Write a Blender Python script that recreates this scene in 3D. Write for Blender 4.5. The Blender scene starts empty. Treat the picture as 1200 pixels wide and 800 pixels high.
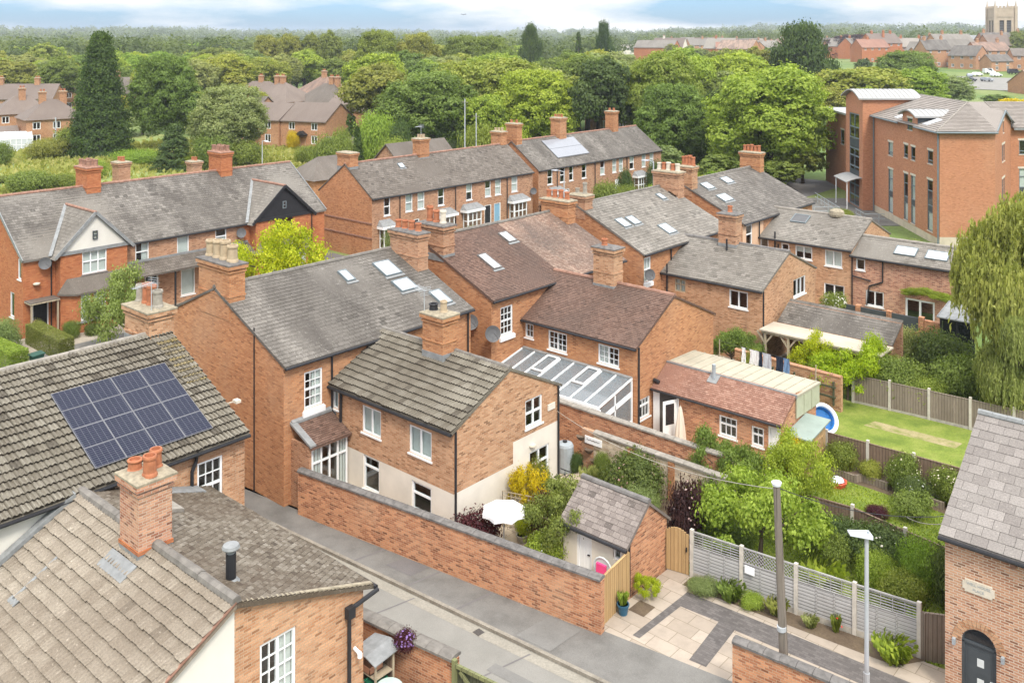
import bpy, math, random
import numpy as np
from mathutils import Vector, Matrix
R = math.radians
scene = bpy.context.scene
COL = scene.collection

# ------------------------------------------------------------------ camera, sky, sun, exposure
cam_d = bpy.data.cameras.new('camera')
cam = bpy.data.objects.new('camera', cam_d); COL.objects.link(cam)
cam.location = (0, 0, 19.0)
cam.rotation_euler = (R(90), 0, R(41.41))          # level camera, verticals stay vertical
cam_d.sensor_width = 36.0
cam_d.lens = 33.0
cam_d.shift_y = -0.2975                             # rising-front style shift towards the ground
cam_d.clip_start = 0.5
cam_d.clip_end = 20000
scene.camera = cam

SUN_EL = 52.0
sx, sy = 0.84, -0.54                                # the sun stands over the right-hand front
world = bpy.data.worlds.new("World"); scene.world = world
world.use_nodes = True
wn, wl = world.node_tree.nodes, world.node_tree.links
wn.clear()
w_out = wn.new('ShaderNodeOutputWorld'); w_bg = wn.new('ShaderNodeBackground')
w_sky = wn.new('ShaderNodeTexSky'); w_sky.sky_type = 'NISHITA'; w_sky.sun_disc = False
w_sky.sun_elevation = R(SUN_EL); w_sky.sun_rotation = math.atan2(sx, sy)
w_sky.air_density = 1.0; w_sky.dust_density = 1.2; w_sky.ozone_density = 1.5
w_tc = wn.new('ShaderNodeTexCoord'); w_map = wn.new('ShaderNodeMapping')
w_map.inputs['Scale'].default_value = (1.0, 1.0, 5.0)
w_map.inputs['Location'].default_value = (0.35, 0.2, 0.4)
w_no = wn.new('ShaderNodeTexNoise'); w_no.inputs['Scale'].default_value = 3.6
w_no.inputs['Detail'].default_value = 7; w_no.inputs['Roughness'].default_value = 0.56
w_ramp = wn.new('ShaderNodeValToRGB')
w_ramp.color_ramp.elements[0].position = 0.44; w_ramp.color_ramp.elements[1].position = 0.60
w_no2 = wn.new('ShaderNodeTexNoise'); w_no2.inputs['Scale'].default_value = 6.0; w_no2.inputs['Detail'].default_value = 5
w_mix = wn.new('ShaderNodeMix'); w_mix.data_type = 'RGBA'
w_cl = wn.new('ShaderNodeMix'); w_cl.data_type = 'RGBA'
w_cl.inputs['A'].default_value = (4.7, 4.75, 4.8, 1); w_cl.inputs['B'].default_value = (5.0, 4.95, 4.85, 1)
w_hs = wn.new('ShaderNodeMix'); w_hs.data_type = 'RGBA'; w_hs.blend_type = 'MULTIPLY'
w_hs.inputs['Factor'].default_value = 1.0; w_hs.inputs['B'].default_value = (0.42, 0.62, 0.96, 1)
wl.new(w_tc.outputs['Generated'], w_map.inputs['Vector'])
wl.new(w_map.outputs['Vector'], w_no.inputs['Vector']); wl.new(w_map.outputs['Vector'], w_no2.inputs['Vector'])
wl.new(w_no.outputs['Fac'], w_ramp.inputs['Fac'])
wl.new(w_no2.outputs['Fac'], w_cl.inputs['Factor'])
wl.new(w_sky.outputs['Color'], w_hs.inputs['A'])
w_cov = wn.new('ShaderNodeMapRange'); w_max = wn.new('ShaderNodeMath'); w_max.operation = 'MAXIMUM'; w_sz = wn.new('ShaderNodeSeparateXYZ')   # the cloud closes up overhead
w_cov.inputs['From Min'].default_value = 0.06; w_cov.inputs['From Max'].default_value = 0.35; w_cov.inputs['To Max'].default_value = 0.85
wl.new(w_tc.outputs['Generated'], w_sz.inputs['Vector']); wl.new(w_sz.outputs['Z'], w_cov.inputs['Value'])
wl.new(w_ramp.outputs['Color'], w_max.inputs[0]); wl.new(w_cov.outputs['Result'], w_max.inputs[1])
wl.new(w_max.outputs[0], w_mix.inputs['Factor'])
wl.new(w_hs.outputs['Result'], w_mix.inputs['A']); wl.new(w_cl.outputs['Result'], w_mix.inputs['B'])
# a cloudy sky is brighter overhead than at the horizon
w_sep = wn.new('ShaderNodeSeparateXYZ'); w_mr = wn.new('ShaderNodeMapRange'); w_mul = wn.new('ShaderNodeMix'); w_mul.data_type = 'RGBA'; w_mul.blend_type = 'MULTIPLY'
w_mr.inputs['From Min'].default_value = 0.06; w_mr.inputs['From Max'].default_value = 0.9; w_mr.inputs['To Min'].default_value = 1.0; w_mr.inputs['To Max'].default_value = 2.7
wl.new(w_tc.outputs['Generated'], w_sep.inputs['Vector']); wl.new(w_sep.outputs['Z'], w_mr.inputs['Value'])
w_mul.inputs['Factor'].default_value = 1.0; wl.new(w_mix.outputs['Result'], w_mul.inputs['A']); wl.new(w_mr.outputs['Result'], w_mul.inputs['B'])
wl.new(w_mul.outputs['Result'], w_bg.inputs['Color'])
w_bg.inputs['Strength'].default_value = 0.115
wl.new(w_bg.outputs['Background'], w_out.inputs['Surface'])

sun_d = bpy.data.lights.new('sun', 'SUN'); sun = bpy.data.objects.new('sun', sun_d); COL.objects.link(sun)
sun_d.energy = 1.9; sun_d.angle = R(14); sun_d.color = (1.0, 0.94, 0.85)
sv = Vector((sx * math.cos(R(SUN_EL)), sy * math.cos(R(SUN_EL)), math.sin(R(SUN_EL))))
sun.rotation_euler = sv.to_track_quat('Z', 'Y').to_euler()
sun.location = (0, 0, 60)

scene.view_settings.view_transform = 'Standard'
scene.view_settings.look = 'None'
scene.view_settings.exposure = 0.98
scene.view_settings.gamma = 1.0
scene.cycles.max_bounces = 5
scene.cycles.diffuse_bounces = 3
scene.cycles.transparent_max_bounces = 8
scene.cycles.volume_bounces = 0
scene.cycles.caustics_reflective = False
scene.cycles.caustics_refractive = False
scene.cycles.use_denoising = True

# ------------------------------------------------------------------ helpers
rng = random.Random(7)
ORG = {}                                            # object name -> origin its mesh coordinates are counted from

def tag(o, label=None, cat=None, group=None, kind=None):
    if label: o['label'] = label
    if cat: o['category'] = cat
    if group: o['group'] = group
    if kind: o['kind'] = kind
    return o

def thing(name, label, cat, org, rot=0.0, group=None, local=False):
    """An Empty at the base of a thing; its parts are meshes parented to it."""
    o = bpy.data.objects.new(name, None); COL.objects.link(o)
    o.empty_display_size = 0.3
    org = Vector(org)
    if local:
        o.location = org; ORG[o.name] = Vector((0, 0, 0))
    else:
        o.location = Matrix.Rotation(rot, 3, 'Z') @ org; ORG[o.name] = org
    o.rotation_euler = (0, 0, rot)
    return tag(o, label, cat, group)

class MB:
    """Collects faces and links them as one mesh object, with metre-true UVs."""
    def __init__(s): s.v = []; s.f = []; s.m = []; s.r = []
    def face(s, pts, m=0, r=0.5):
        i = len(s.v); s.v.extend([tuple(p) for p in pts])
        s.f.append(tuple(range(i, i + len(pts)))); s.m.append(m); s.r.append(r)
    def grid(s, verts, faces, m=0, r=0.5):
        i = len(s.v); s.v.extend([tuple(p) for p in verts])
        for f in faces:
            s.f.append(tuple(i + k for k in f)); s.m.append(m); s.r.append(r)
    def box(s, x0, x1, y0, y1, z0, z1, m=0, r=0.5):
        if x0 > x1: x0, x1 = x1, x0
        if y0 > y1: y0, y1 = y1, y0
        if z0 > z1: z0, z1 = z1, z0
        s.obox((x0, y0, z0), (x1 - x0, 0, 0), (0, y1 - y0, 0), (0, 0, z1 - z0), m, r)
    def obox(s, p, a, b, c, m=0, r=0.5):
        p, a, b, c = Vector(p), Vector(a), Vector(b), Vector(c)
        if a.cross(b).dot(c) < 0: a, b = b, a
        v = [p, p + a, p + a + b, p + b, p + c, p + a + c, p + a + b + c, p + b + c]
        s.grid(v, [(0, 3, 2, 1), (4, 5, 6, 7), (0, 1, 5, 4), (1, 2, 6, 5), (2, 3, 7, 6), (3, 0, 4, 7)], m, r)
    def bar(s, p0, p1, w, h, m=0, up=(0, 0, 1)):
        p0, p1 = Vector(p0), Vector(p1); d = (p1 - p0)
        n = d.normalized(); u = Vector(up)
        if abs(n.dot(u)) > 0.98: u = Vector((1, 0, 0))
        sd = n.cross(u).normalized(); u = sd.cross(n).normalized()
        s.obox(p0 - sd * w / 2 - u * h / 2, d, sd * w, u * h, m)
    def tube(s, p0, p1, r0, r1=None, n=8, m=0, caps=True):
        r1 = r0 if r1 is None else r1
        p0, p1 = Vector(p0), Vector(p1); d = (p1 - p0).normalized()
        u = d.orthogonal().normalized(); w = d.cross(u)
        vs = []
        for p, r in ((p0, r0), (p1, r1)):
            for k in range(n):
                a = 2 * math.pi * k / n; vs.append(p + (u * math.cos(a) + w * math.sin(a)) * r)
        fs = [(k, (k + 1) % n, n + (k + 1) % n, n + k) for k in range(n)]
        if caps: fs += [tuple(reversed(range(n))), tuple(range(n, 2 * n))]
        s.grid(vs, fs, m)
    def path(s, pts, r, n=6, m=0):
        for a, b in zip(pts[:-1], pts[1:]): s.tube(a, b, r, r, n, m)
    def lathe(s, cx, cy, prof, n=12, m=0):
        vs = []
        for (r, z) in prof:
            for k in range(n):
                a = 2 * math.pi * k / n; vs.append((cx + r * math.cos(a), cy + r * math.sin(a), z))
        fs = []
        for i in range(len(prof) - 1):
            for k in range(n):
                fs.append((i * n + k, i * n + (k + 1) % n, (i + 1) * n + (k + 1) % n, (i + 1) * n + k))
        fs.append(tuple(reversed(range(n)))); fs.append(tuple((len(prof) - 1) * n + k for k in range(n)))
        s.grid(vs, fs, m)
    def build(s, name, mats, par=None, smooth=False, org=None):
        if not isinstance(mats, (list, tuple)): mats = [mats]
        if par is not None: org = ORG[par.name]
        org = Vector(org) if org is not None else Vector((0, 0, 0))
        me = bpy.data.meshes.new(name)
        co = np.array(s.v, dtype=np.float64).reshape(-1, 3) - np.array(org)
        me.from_pydata(co.tolist(), [], s.f)
        for m in mats: me.materials.append(MAT[m])
        n = len(s.f)
        if len(mats) > 1: me.polygons.foreach_set('material_index', np.array(s.m, dtype=np.int32))
        at = me.attributes.new('rnd', 'FLOAT', 'FACE'); at.data.foreach_set('value', np.array(s.r, dtype=np.float32))
        # box-mapped UVs in metres: u runs level along the face, v up the face
        nl = len(me.loops)
        nor = np.empty(n * 3); me.polygons.foreach_get('normal', nor); nor = nor.reshape(-1, 3)
        tot = np.empty(n, dtype=np.int32); me.polygons.foreach_get('loop_total', tot)
        vi = np.empty(nl, dtype=np.int32); me.loops.foreach_get('vertex_index', vi)
        ln = np.repeat(nor, tot, axis=0)
        wco = co[vi] + np.array(org)
        tx, ty = -ln[:, 1], ln[:, 0]; l = np.hypot(tx, ty); flat = l < 0.05
        tx = np.where(flat, 1.0, tx / np.maximum(l, 1e-9)); ty = np.where(flat, 0.0, ty / np.maximum(l, 1e-9))
        t = np.stack([tx, ty, np.zeros_like(tx)], 1)
        b = np.cross(ln, t)
        uv = np.stack([(wco * t).sum(1), (wco * b).sum(1)], 1)
        ul = me.uv_layers.new(name='UVMap'); ul.data.foreach_set('uv', uv.astype(np.float32).ravel())
        if smooth: me.polygons.foreach_set('use_smooth', np.ones(n, dtype=bool))
        me.update()
        o = bpy.data.objects.new(name, me); COL.objects.link(o)
        if par is not None: o.parent = par
        else: o.location = org
        ORG[o.name] = org
        return o

# ------------------------------------------------------------------ materials (all procedural)
MAT = {}
class NT:
    def __init__(s, name):
        s.mat = bpy.data.materials.new(name); s.mat.use_nodes = True
        s.n, s.l = s.mat.node_tree.nodes, s.mat.node_tree.links
        s.bsdf = s.n['Principled BSDF']; s.out = s.n['Material Output']
        s.bsdf.inputs['Specular IOR Level'].default_value = 0.3
        MAT[name] = s.mat
    def new(s, t, **kw):
        x = s.n.new(t)
        for k, v in kw.items():
            if hasattr(x, k): setattr(x, k, v)
        return x
    def link(s, a, b): s.l.new(a, b)
    def uv(s, sc=(1, 1, 1), loc=(0, 0, 0)):
        c = s.new('ShaderNodeUVMap'); m = s.new('ShaderNodeMapping')
        m.inputs['Scale'].default_value = sc; m.inputs['Location'].default_value = loc
        s.link(c.outputs['UV'], m.inputs['Vector']); return m.outputs['Vector']
    def pos(s, sc=(1, 1, 1)):
        c = s.new('ShaderNodeNewGeometry'); m = s.new('ShaderNodeMapping')
        m.inputs['Scale'].default_value = sc
        s.link(c.outputs['Position'], m.inputs['Vector']); return m.outputs['Vector']
    def noise(s, vec, scale, detail=4, rough=0.6):
        x = s.new('ShaderNodeTexNoise'); x.inputs['Scale'].default_value = scale
        x.inputs['Detail'].default_value = detail; x.inputs['Roughness'].default_value = rough
        s.link(vec, x.inputs['Vector']); return x.outputs['Fac']
    def ramp(s, fac, stops, interp='LINEAR'):
        x = s.new('ShaderNodeValToRGB'); cr = x.color_ramp; cr.interpolation = interp
        while len(cr.elements) < len(stops): cr.elements.new(0.5)
        for e, (p, c) in zip(cr.elements, stops):
            e.position = p; e.color = (c[0], c[1], c[2], 1) if isinstance(c, (tuple, list)) else (c, c, c, 1)
        s.link(fac, x.inputs['Fac']); return x.outputs['Color']
    def mix(s, fac, a, b, mode='MIX'):
        x = s.new('ShaderNodeMix'); x.data_type = 'RGBA'; x.blend_type = mode
        for sock, v in (('Factor', fac), ('A', a), ('B', b)):
            if isinstance(v, (int, float)): x.inputs[sock].default_value = v if sock == 'Factor' else (v, v, v, 1)
            elif isinstance(v, tuple): x.inputs[sock].default_value = (v[0], v[1], v[2], 1)
            else: s.link(v, x.inputs[sock])
        return x.outputs['Result']
    def attr(s, name='rnd'):
        x = s.new('ShaderNodeAttribute'); x.attribute_name = name; return x.outputs['Fac']
    def color(s, c):
        if isinstance(c, tuple): s.bsdf.inputs['Base Color'].default_value = (c[0], c[1], c[2], 1)
        else: s.link(c, s.bsdf.inputs['Base Color'])
    def rough(s, v): s.bsdf.inputs['Roughness'].default_value = v
    def bump(s, h, strength=0.5, dist=0.02):
        x = s.new('ShaderNodeBump'); x.inputs['Strength'].default_value = strength
        x.inputs['Distance'].default_value = dist
        s.link(h, x.inputs['Height']); s.link(x.outputs['Normal'], s.bsdf.inputs['Normal'])

def m_plain(name, c, rough=0.6, var=0.12, metal=0.0, scale=3.0, spec=0.3):
    t = NT(name); n = t.noise(t.pos(), scale, 5)
    lo = tuple(x * (1 - var) for x in c); hi = tuple(min(1, x * (1 + var)) for x in c)
    t.color(t.ramp(n, [(0.3, lo), (0.7, hi)])); t.rough(rough); t.bsdf.inputs['Metallic'].default_value = metal
    t.bsdf.inputs['Specular IOR Level'].default_value = spec
    return t

def m_brick(name, c1, c2, mortar, dark=(0.10, 0.06, 0.045), stain=0.45, pale=0.25, bw=0.225, bh=0.075, ms=0.008, palec=(0.52, 0.36, 0.23), hd=1.0):
    t = NT(name); uv = t.uv()
    wob = t.new('ShaderNodeTexNoise'); wob.inputs['Scale'].default_value = 1.3; t.link(uv, wob.inputs['Vector'])
    b = t.new('ShaderNodeTexBrick'); b.inputs['Scale'].default_value = 1.0
    b.inputs['Brick Width'].default_value = bw; b.inputs['Row Height'].default_value = bh
    b.inputs['Mortar Size'].default_value = ms; b.inputs['Mortar Smooth'].default_value = 0.3
    b.inputs['Color1'].default_value = (0, 0, 0, 1); b.inputs['Color2'].default_value = (1, 1, 1, 1)
    b.inputs['Mortar'].default_value = (0.5, 0.5, 0.5, 1)
    t.link(uv, b.inputs['Vector'])
    # a second lookup, one value per brick
    br = t.ramp(b.outputs['Color'], [(0.0, c1), (0.55, c2), (0.80, tuple(x * 1.12 for x in c2)), (0.9, tuple(x * (1 - 0.16 * hd) for x in c1)), (1.0, tuple(x * (1 - 0.45 * hd) for x in c1))])
    big = t.noise(uv, 0.45, 6, 0.65)
    fine = t.noise(t.uv((1.0, 2.6, 1)), 4.5, 5, 0.7)
    col = t.mix(t.ramp(big, [(0.42, 0.0), (0.72, stain)]), br, t.mix(0.38, br, dark, 'MIX'))
    col = t.mix(t.ramp(fine, [(0.52, 0.0), (0.70, pale)]), col, palec)
    col = t.mix(t.ramp(fine, [(0.28, 0.22), (0.42, 0.0)]), col, dark)
    wide = t.noise(t.pos((1, 1, 0.7)), 0.33, 5, 0.65); run = t.noise(t.uv((2.2, 0.22, 1)), 1.6, 5, 0.7)
    col = t.mix(t.ramp(wide, [(0.35, 0.30 * hd), (0.50, 0.0)]), col, tuple(0.62 * x for x in c1))
    col = t.mix(t.ramp(wide, [(0.54, 0.0), (0.70, 0.35 * hd)]), col, palec)
    col = t.mix(t.ramp(run, [(0.56, 0.0), (0.74, 0.30 * hd)]), col, dark)
    col = t.mix(0.30, col, t.ramp(t.noise(uv, 26, 3, 0.7), [(0.3, 0.2), (0.7, 0.8)]), 'OVERLAY')
    col = t.mix(b.outputs['Fac'], col, t.mix(t.noise(uv, 1.1, 4), tuple(x * 0.75 for x in mortar), tuple(x * 1.1 for x in mortar)))
    t.color(col); t.rough(0.9)
    inv = t.new('ShaderNodeMath', operation='SUBTRACT'); inv.inputs[0].default_value = 1.0
    t.link(b.outputs['Fac'], inv.inputs[1]); t.bump(inv.outputs[0], 0.5, 0.012)
    return t

def m_roof(name, stops, stain, lich, mott=0.5, rough=0.75, lich_amt=0.5, sc=1.0):
    t = NT(name); uv = t.uv()
    base = t.ramp(t.attr(), stops)
    big = t.noise(t.uv((0.9, 0.30, 1)), 0.8 * sc, 6, 0.65)
    mid = t.noise(uv, 3.2 * sc, 6, 0.7)
    fine = t.noise(uv, 22, 3, 0.6)
    col = t.mix(t.ramp(big, [(0.42, 0.0), (0.68, mott)]), base, stain)
    col = t.mix(t.ramp(mid, [(0.58, 0.0), (0.74, lich_amt)]), col, lich)
    spk = t.noise(uv, 7.5, 4, 0.75); wide = t.noise(t.pos(), 0.22, 4, 0.6)
    col = t.mix(t.ramp(spk, [(0.60, 0.0), (0.68, 0.75)]), col, tuple(min(.6, x * 1.25) for x in lich))
    col = t.mix(t.ramp(spk, [(0.30, 0.6), (0.40, 0.0)]), col, tuple(x * 0.6 for x in stain))
    col = t.mix(t.ramp(wide, [(0.38, 0.45), (0.55, 0.0)]), col, stain)
    col = t.mix(0.42, col, t.ramp(fine, [(0.3, 0.22), (0.7, 0.78)]), 'OVERLAY')
    t.color(col); t.rough(rough)
    t.bump(spk, 0.3, 0.015)
    return t

def m_glass(name, dark=(0.02, 0.025, 0.03)):
    t = NT(name); t.n.remove(t.bsdf)
    lw = t.new('ShaderNodeLayerWeight'); lw.inputs['Blend'].default_value = 0.5
    pw = t.new('ShaderNodeMath', operation='POWER'); pw.inputs[1].default_value = 3.5; t.link(lw.outputs['Facing'], pw.inputs[0])
    fr = t.new('ShaderNodeMath', operation='MULTIPLY_ADD'); fr.inputs[1].default_value = 0.8; fr.inputs[2].default_value = 0.085; t.link(pw.outputs[0], fr.inputs[0])
    gl = t.new('ShaderNodeBsdfGlossy'); gl.inputs['Roughness'].default_value = 0.03; gl.inputs['Color'].default_value = (0.95, 0.97, 1, 1)
    tr = t.new('ShaderNodeBsdfTransparent'); tr.inputs['Color'].default_value = (0.80, 0.86, 0.85, 1)
    mx = t.new('ShaderNodeMixShader')
    nb = t.new('ShaderNodeBump'); nb.inputs['Strength'].default_value = 0.05
    t.link(t.noise(t.pos(), 1.5, 2), nb.inputs['Height']); t.link(nb.outputs['Normal'], gl.inputs['Normal'])
    t.link(fr.outputs[0], mx.inputs['Fac']); t.link(tr.outputs['BSDF'], mx.inputs[1]); t.link(gl.outputs['BSDF'], mx.inputs[2])
    t.link(mx.outputs['Shader'], t.out.inputs['Surface'])
    return t

def m_leaf(name, cols, rough=0.6, trans=0.38):
    t = NT(name)
    oi = t.new('ShaderNodeObjectInfo')
    n = t.noise(t.pos(), 0.45, 4)
    ad = t.new('ShaderNodeMath', operation='MULTIPLY_ADD'); ad.inputs[1].default_value = 0.55
    t.link(t.attr(), ad.inputs[0])
    a2 = t.new('ShaderNodeMath', operation='MULTIPLY'); a2.inputs[1].default_value = 0.45; t.link(n, a2.inputs[0])
    t.link(a2.outputs[0], ad.inputs[2])
    k = len(cols) - 1
    col = t.ramp(ad.outputs[0], [(0.12 + 0.76 * i / k, c) for i, c in enumerate(cols)])
    tint = t.ramp(oi.outputs['Random'], [(0.0, (0.80, 0.92, 0.85)), (0.5, (1.0, 1.0, 1.0)), (1.0, (1.18, 1.08, 0.86))])
    col = t.mix(1.0, col, tint, 'MULTIPLY')
    t.color(col); t.rough(rough); t.bsdf.inputs['Specular IOR Level'].default_value = 0.25
    tl = t.new('ShaderNodeBsdfTranslucent'); t.link(t.mix(1.0, col, (1.3, 1.35, 0.7), 'MULTIPLY'), tl.inputs['Color'])
    mx = t.new('ShaderNodeMixShader'); mx.inputs['Fac'].default_value = trans
    t.link(t.bsdf.outputs['BSDF'], mx.inputs[1]); t.link(tl.outputs['BSDF'], mx.inputs[2])
    t.link(mx.outputs['Shader'], t.out.inputs['Surface'])
    return t

def m_ground(name, stops, scale=0.6, detail=8, rough=0.95, fine=14.0, fine_amt=0.3, bump=0.25):
    t = NT(name); p = t.pos()
    n = t.noise(p, scale, detail, 0.62)
    f = t.noise(p, fine, 4, 0.7)
    col = t.ramp(n, stops)
    col = t.mix(fine_amt, col, t.ramp(f, [(0.3, 0.2), (0.7, 0.8)]), 'OVERLAY')
    t.color(col); t.rough(rough); t.bump(f, bump, 0.03)
    return t

m_brick('brick_orange', (0.389, 0.152, 0.060), (0.484, 0.222, 0.096), (0.37, 0.25, 0.155), pale=0.14, hd=.7)
m_brick('brick_pale', (0.389, 0.179, 0.084), (0.516, 0.286, 0.157), (0.43, 0.33, 0.22), stain=0.35, pale=0.34)
m_brick('brick_brown', (0.337, 0.149, 0.074), (0.452, 0.235, 0.129), (0.40, 0.31, 0.22), stain=0.45, pale=0.22)
m_brick('brick_red', (0.395, 0.116, 0.041), (0.451, 0.165, 0.062), (0.34, 0.16, 0.09), stain=0.25, pale=0.06, hd=.5)
m_brick('brick_wall', (0.325, 0.119, 0.057), (0.526, 0.242, 0.120), (0.44, 0.32, 0.21), stain=0.28, pale=0.20, dark=(0.12, 0.07, 0.05))
m_brick('brick_modern', (0.413, 0.175, 0.091), (0.451, 0.200, 0.108), (0.43, 0.21, 0.11), stain=0.1, pale=0.16, hd=.45)
m_brick('brick_new', (0.33, 0.145, 0.080), (0.48, 0.255, 0.150), (0.56, 0.45, 0.34), stain=0.05, pale=0.12, ms=0.014)
m_brick('brick_mixed', (0.30, 0.10, 0.055), (0.50, 0.25, 0.15), (0.52, 0.42, 0.33), stain=0.25, pale=0.35, dark=(0.09, 0.05, 0.045))
m_brick('brick_far', (0.37, 0.165, 0.080), (0.45, 0.225, 0.115), (0.42, 0.29, 0.18), stain=0.2, pale=0.15)
m_brick('rubble_stone', (0.40, 0.30, 0.21), (0.55, 0.45, 0.33), (0.50, 0.42, 0.32), stain=0.3, pale=0.3, bw=0.34, bh=0.16, ms=0.02)

m_roof('slate', [(0, (0.047, 0.041, 0.033)), (0.07, (0.120, 0.107, 0.090)), (0.5, (0.156, 0.140, 0.120)), (1, (0.208, 0.188, 0.160))], (0.062, 0.053, 0.044), (0.31, 0.29, 0.255), 0.85, lich_amt=0.8)
m_roof('slate_pale', [(0, (0.059, 0.052, 0.043)), (0.07, (0.148, 0.135, 0.114)), (0.5, (0.198, 0.180, 0.152)), (1, (0.252, 0.228, 0.195))], (0.119, 0.103, 0.084), (0.336, 0.298, 0.244), 0.45, lich_amt=0.5)
m_roof('slate_purple', [(0, (0.057, 0.047, 0.040)), (0.07, (0.151, 0.125, 0.110)), (0.5, (0.192, 0.161, 0.141)), (1, (0.244, 0.208, 0.183))], (0.120, 0.098, 0.081), (0.312, 0.270, 0.225), 0.4)
m_roof('slate_new', [(0, (0.064, 0.057, 0.049)), (0.07, (0.171, 0.151, 0.135)), (0.5, (0.209, 0.188, 0.168)), (1, (0.252, 0.226, 0.203))], (0.162, 0.140, 0.124), (0.281, 0.253, 0.218), 0.25, lich_amt=0.25)
m_roof('slate_brown', [(0, (0.042, 0.035, 0.029)), (0.07, (0.102, 0.086, 0.070)), (0.5, (0.135, 0.115, 0.095)), (1, (0.179, 0.155, 0.129))], (0.081, 0.065, 0.051), (0.250, 0.216, 0.171), 0.55)
m_roof('tile_brown', [(0, (0.045, 0.026, 0.019)), (0.07, (0.108, 0.060, 0.042)), (0.5, (0.145, 0.084, 0.060)), (1, (0.19, 0.116, 0.086))], (0.075, 0.053, 0.042), (0.24, 0.175, 0.13), 0.5, lich_amt=0.3)
m_roof('tile_old', [(0, (0.20, 0.12, 0.085)), (0.5, (0.28, 0.185, 0.135)), (1, (0.36, 0.26, 0.195))], (0.085, 0.065, 0.055), (0.42, 0.34, 0.25), 0.85, lich_amt=0.6)
m_roof('tile_red', [(0, (0.20, 0.095, 0.062)), (0.5, (0.26, 0.135, 0.092)), (1, (0.33, 0.19, 0.135))], (0.17, 0.09, 0.065), (0.42, 0.29, 0.21), 0.5, lich_amt=0.35)
m_roof('tile_conc', [(0, (0.028, 0.022, 0.016)), (0.07, (0.147, 0.129, 0.097)), (0.5, (0.184, 0.164, 0.125)), (1, (0.225, 0.204, 0.161))], (0.078, 0.063, 0.044), (0.285, 0.258, 0.202), 0.6, lich_amt=0.75, sc=1.6)
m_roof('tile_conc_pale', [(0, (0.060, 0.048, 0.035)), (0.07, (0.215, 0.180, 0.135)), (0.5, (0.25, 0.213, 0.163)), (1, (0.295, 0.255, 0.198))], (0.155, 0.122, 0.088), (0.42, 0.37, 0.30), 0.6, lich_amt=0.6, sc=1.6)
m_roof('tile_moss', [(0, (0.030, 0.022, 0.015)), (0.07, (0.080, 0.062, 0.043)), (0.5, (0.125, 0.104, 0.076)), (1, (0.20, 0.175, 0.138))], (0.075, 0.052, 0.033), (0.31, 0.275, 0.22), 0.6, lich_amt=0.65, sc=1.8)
m_roof('tile_grey_mod', [(0, (0.20, 0.175, 0.15)), (0.5, (0.245, 0.215, 0.185)), (1, (0.29, 0.255, 0.22))], (0.19, 0.165, 0.14), (0.32, 0.29, 0.25), 0.3, lich_amt=0.2)
m_roof('tile_far', [(0, (0.135, 0.105, 0.085)), (1, (0.19, 0.15, 0.122))], (0.12, 0.092, 0.075), (0.24, 0.205, 0.17), 0.4, lich_amt=0.2)
m_roof('lichen_tile', [(0, (0.03, 0.024, 0.017)), (0.07, (0.16, 0.13, 0.07)), (0.5, (0.24, 0.185, 0.07)), (1, (0.22, 0.19, 0.13))], (0.12, 0.10, 0.07), (0.38, 0.28, 0.07), 0.6, lich_amt=0.6)

m_plain('white_paint', (0.78, 0.78, 0.76), 0.45, 0.05)
m_plain('black_paint', (0.022, 0.022, 0.024), 0.5, 0.2)
m_plain('grey_paint', (0.06, 0.07, 0.075), 0.5, 0.12)
m_plain('frame_grey', (0.16, 0.19, 0.20), 0.45, 0.1)
m_plain('blue_paint', (0.20, 0.36, 0.47), 0.5, 0.05)
m_plain('cream_render', (0.66, 0.60, 0.505), 0.9, 0.09, scale=0.9)
m_plain('white_render', (0.62, 0.59, 0.52), 0.9, 0.06, scale=0.9)
m_plain('salmon_render', (0.60, 0.40, 0.26), 0.9, 0.08, scale=0.8)
m_plain('stone', (0.56, 0.50, 0.40), 0.85, 0.12, scale=4)
m_plain('plinth_stone', (0.50, 0.43, 0.32), 0.9, 0.15, scale=1.2)
m_plain('concrete', (0.36, 0.33, 0.275), 0.9, 0.22, scale=5)
m_plain('concrete_post', (0.50, 0.46, 0.39), 0.9, 0.14, scale=5)
m_plain('mortar_cap', (0.28, 0.24, 0.17), 0.95, 0.35, scale=6)
m_plain('coping_stone', (0.135, 0.125, 0.115), 0.9, 0.35, scale=5)
m_plain('coping_pale', (0.25, 0.225, 0.19), 0.9, 0.25, scale=4)
m_plain('lead', (0.22, 0.225, 0.22), 0.6, 0.22, scale=4)
m_plain('zinc', (0.34, 0.335, 0.32), 0.62, 0.08, 0.1)
m_plain('terracotta', (0.36, 0.135, 0.065), 0.8, 0.25, scale=5)
m_plain('buff_clay', (0.40, 0.31, 0.20), 0.8, 0.18, scale=5)
m_plain('grey_clay', (0.30, 0.27, 0.22), 0.85, 0.25, scale=6)
m_plain('ridge_clay', (0.27, 0.15, 0.105), 0.85, 0.3, scale=4)
m_plain('ridge_grey', (0.165, 0.15, 0.13), 0.85, 0.3, scale=4)
m_plain('ridge_dark', (0.15, 0.14, 0.13), 0.85, 0.25, scale=4)
m_plain('curtain', (0.72, 0.71, 0.67), 0.9, 0.08, scale=2)
m_plain('blind_grey', (0.56, 0.59, 0.57), 0.9, 0.1, scale=2)
m_plain('velux_blind', (0.55, 0.57, 0.58), 0.25, 0.05, spec=0.6)
m_plain('interior', (0.09, 0.08, 0.07), 0.9, 0.3, scale=1)
m_plain('wire', (0.03, 0.03, 0.03), 0.6, 0.1)
m_plain('galvanised', (0.44, 0.46, 0.47), 0.5, 0.06, 0.2)
m_plain('lamp_head', (0.62, 0.64, 0.68), 0.35, 0.05)
m_plain('dish_grey', (0.10, 0.10, 0.10), 0.5, 0.08)
m_plain('white_cloth', (0.80, 0.80, 0.79), 0.9, 0.03)
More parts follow.
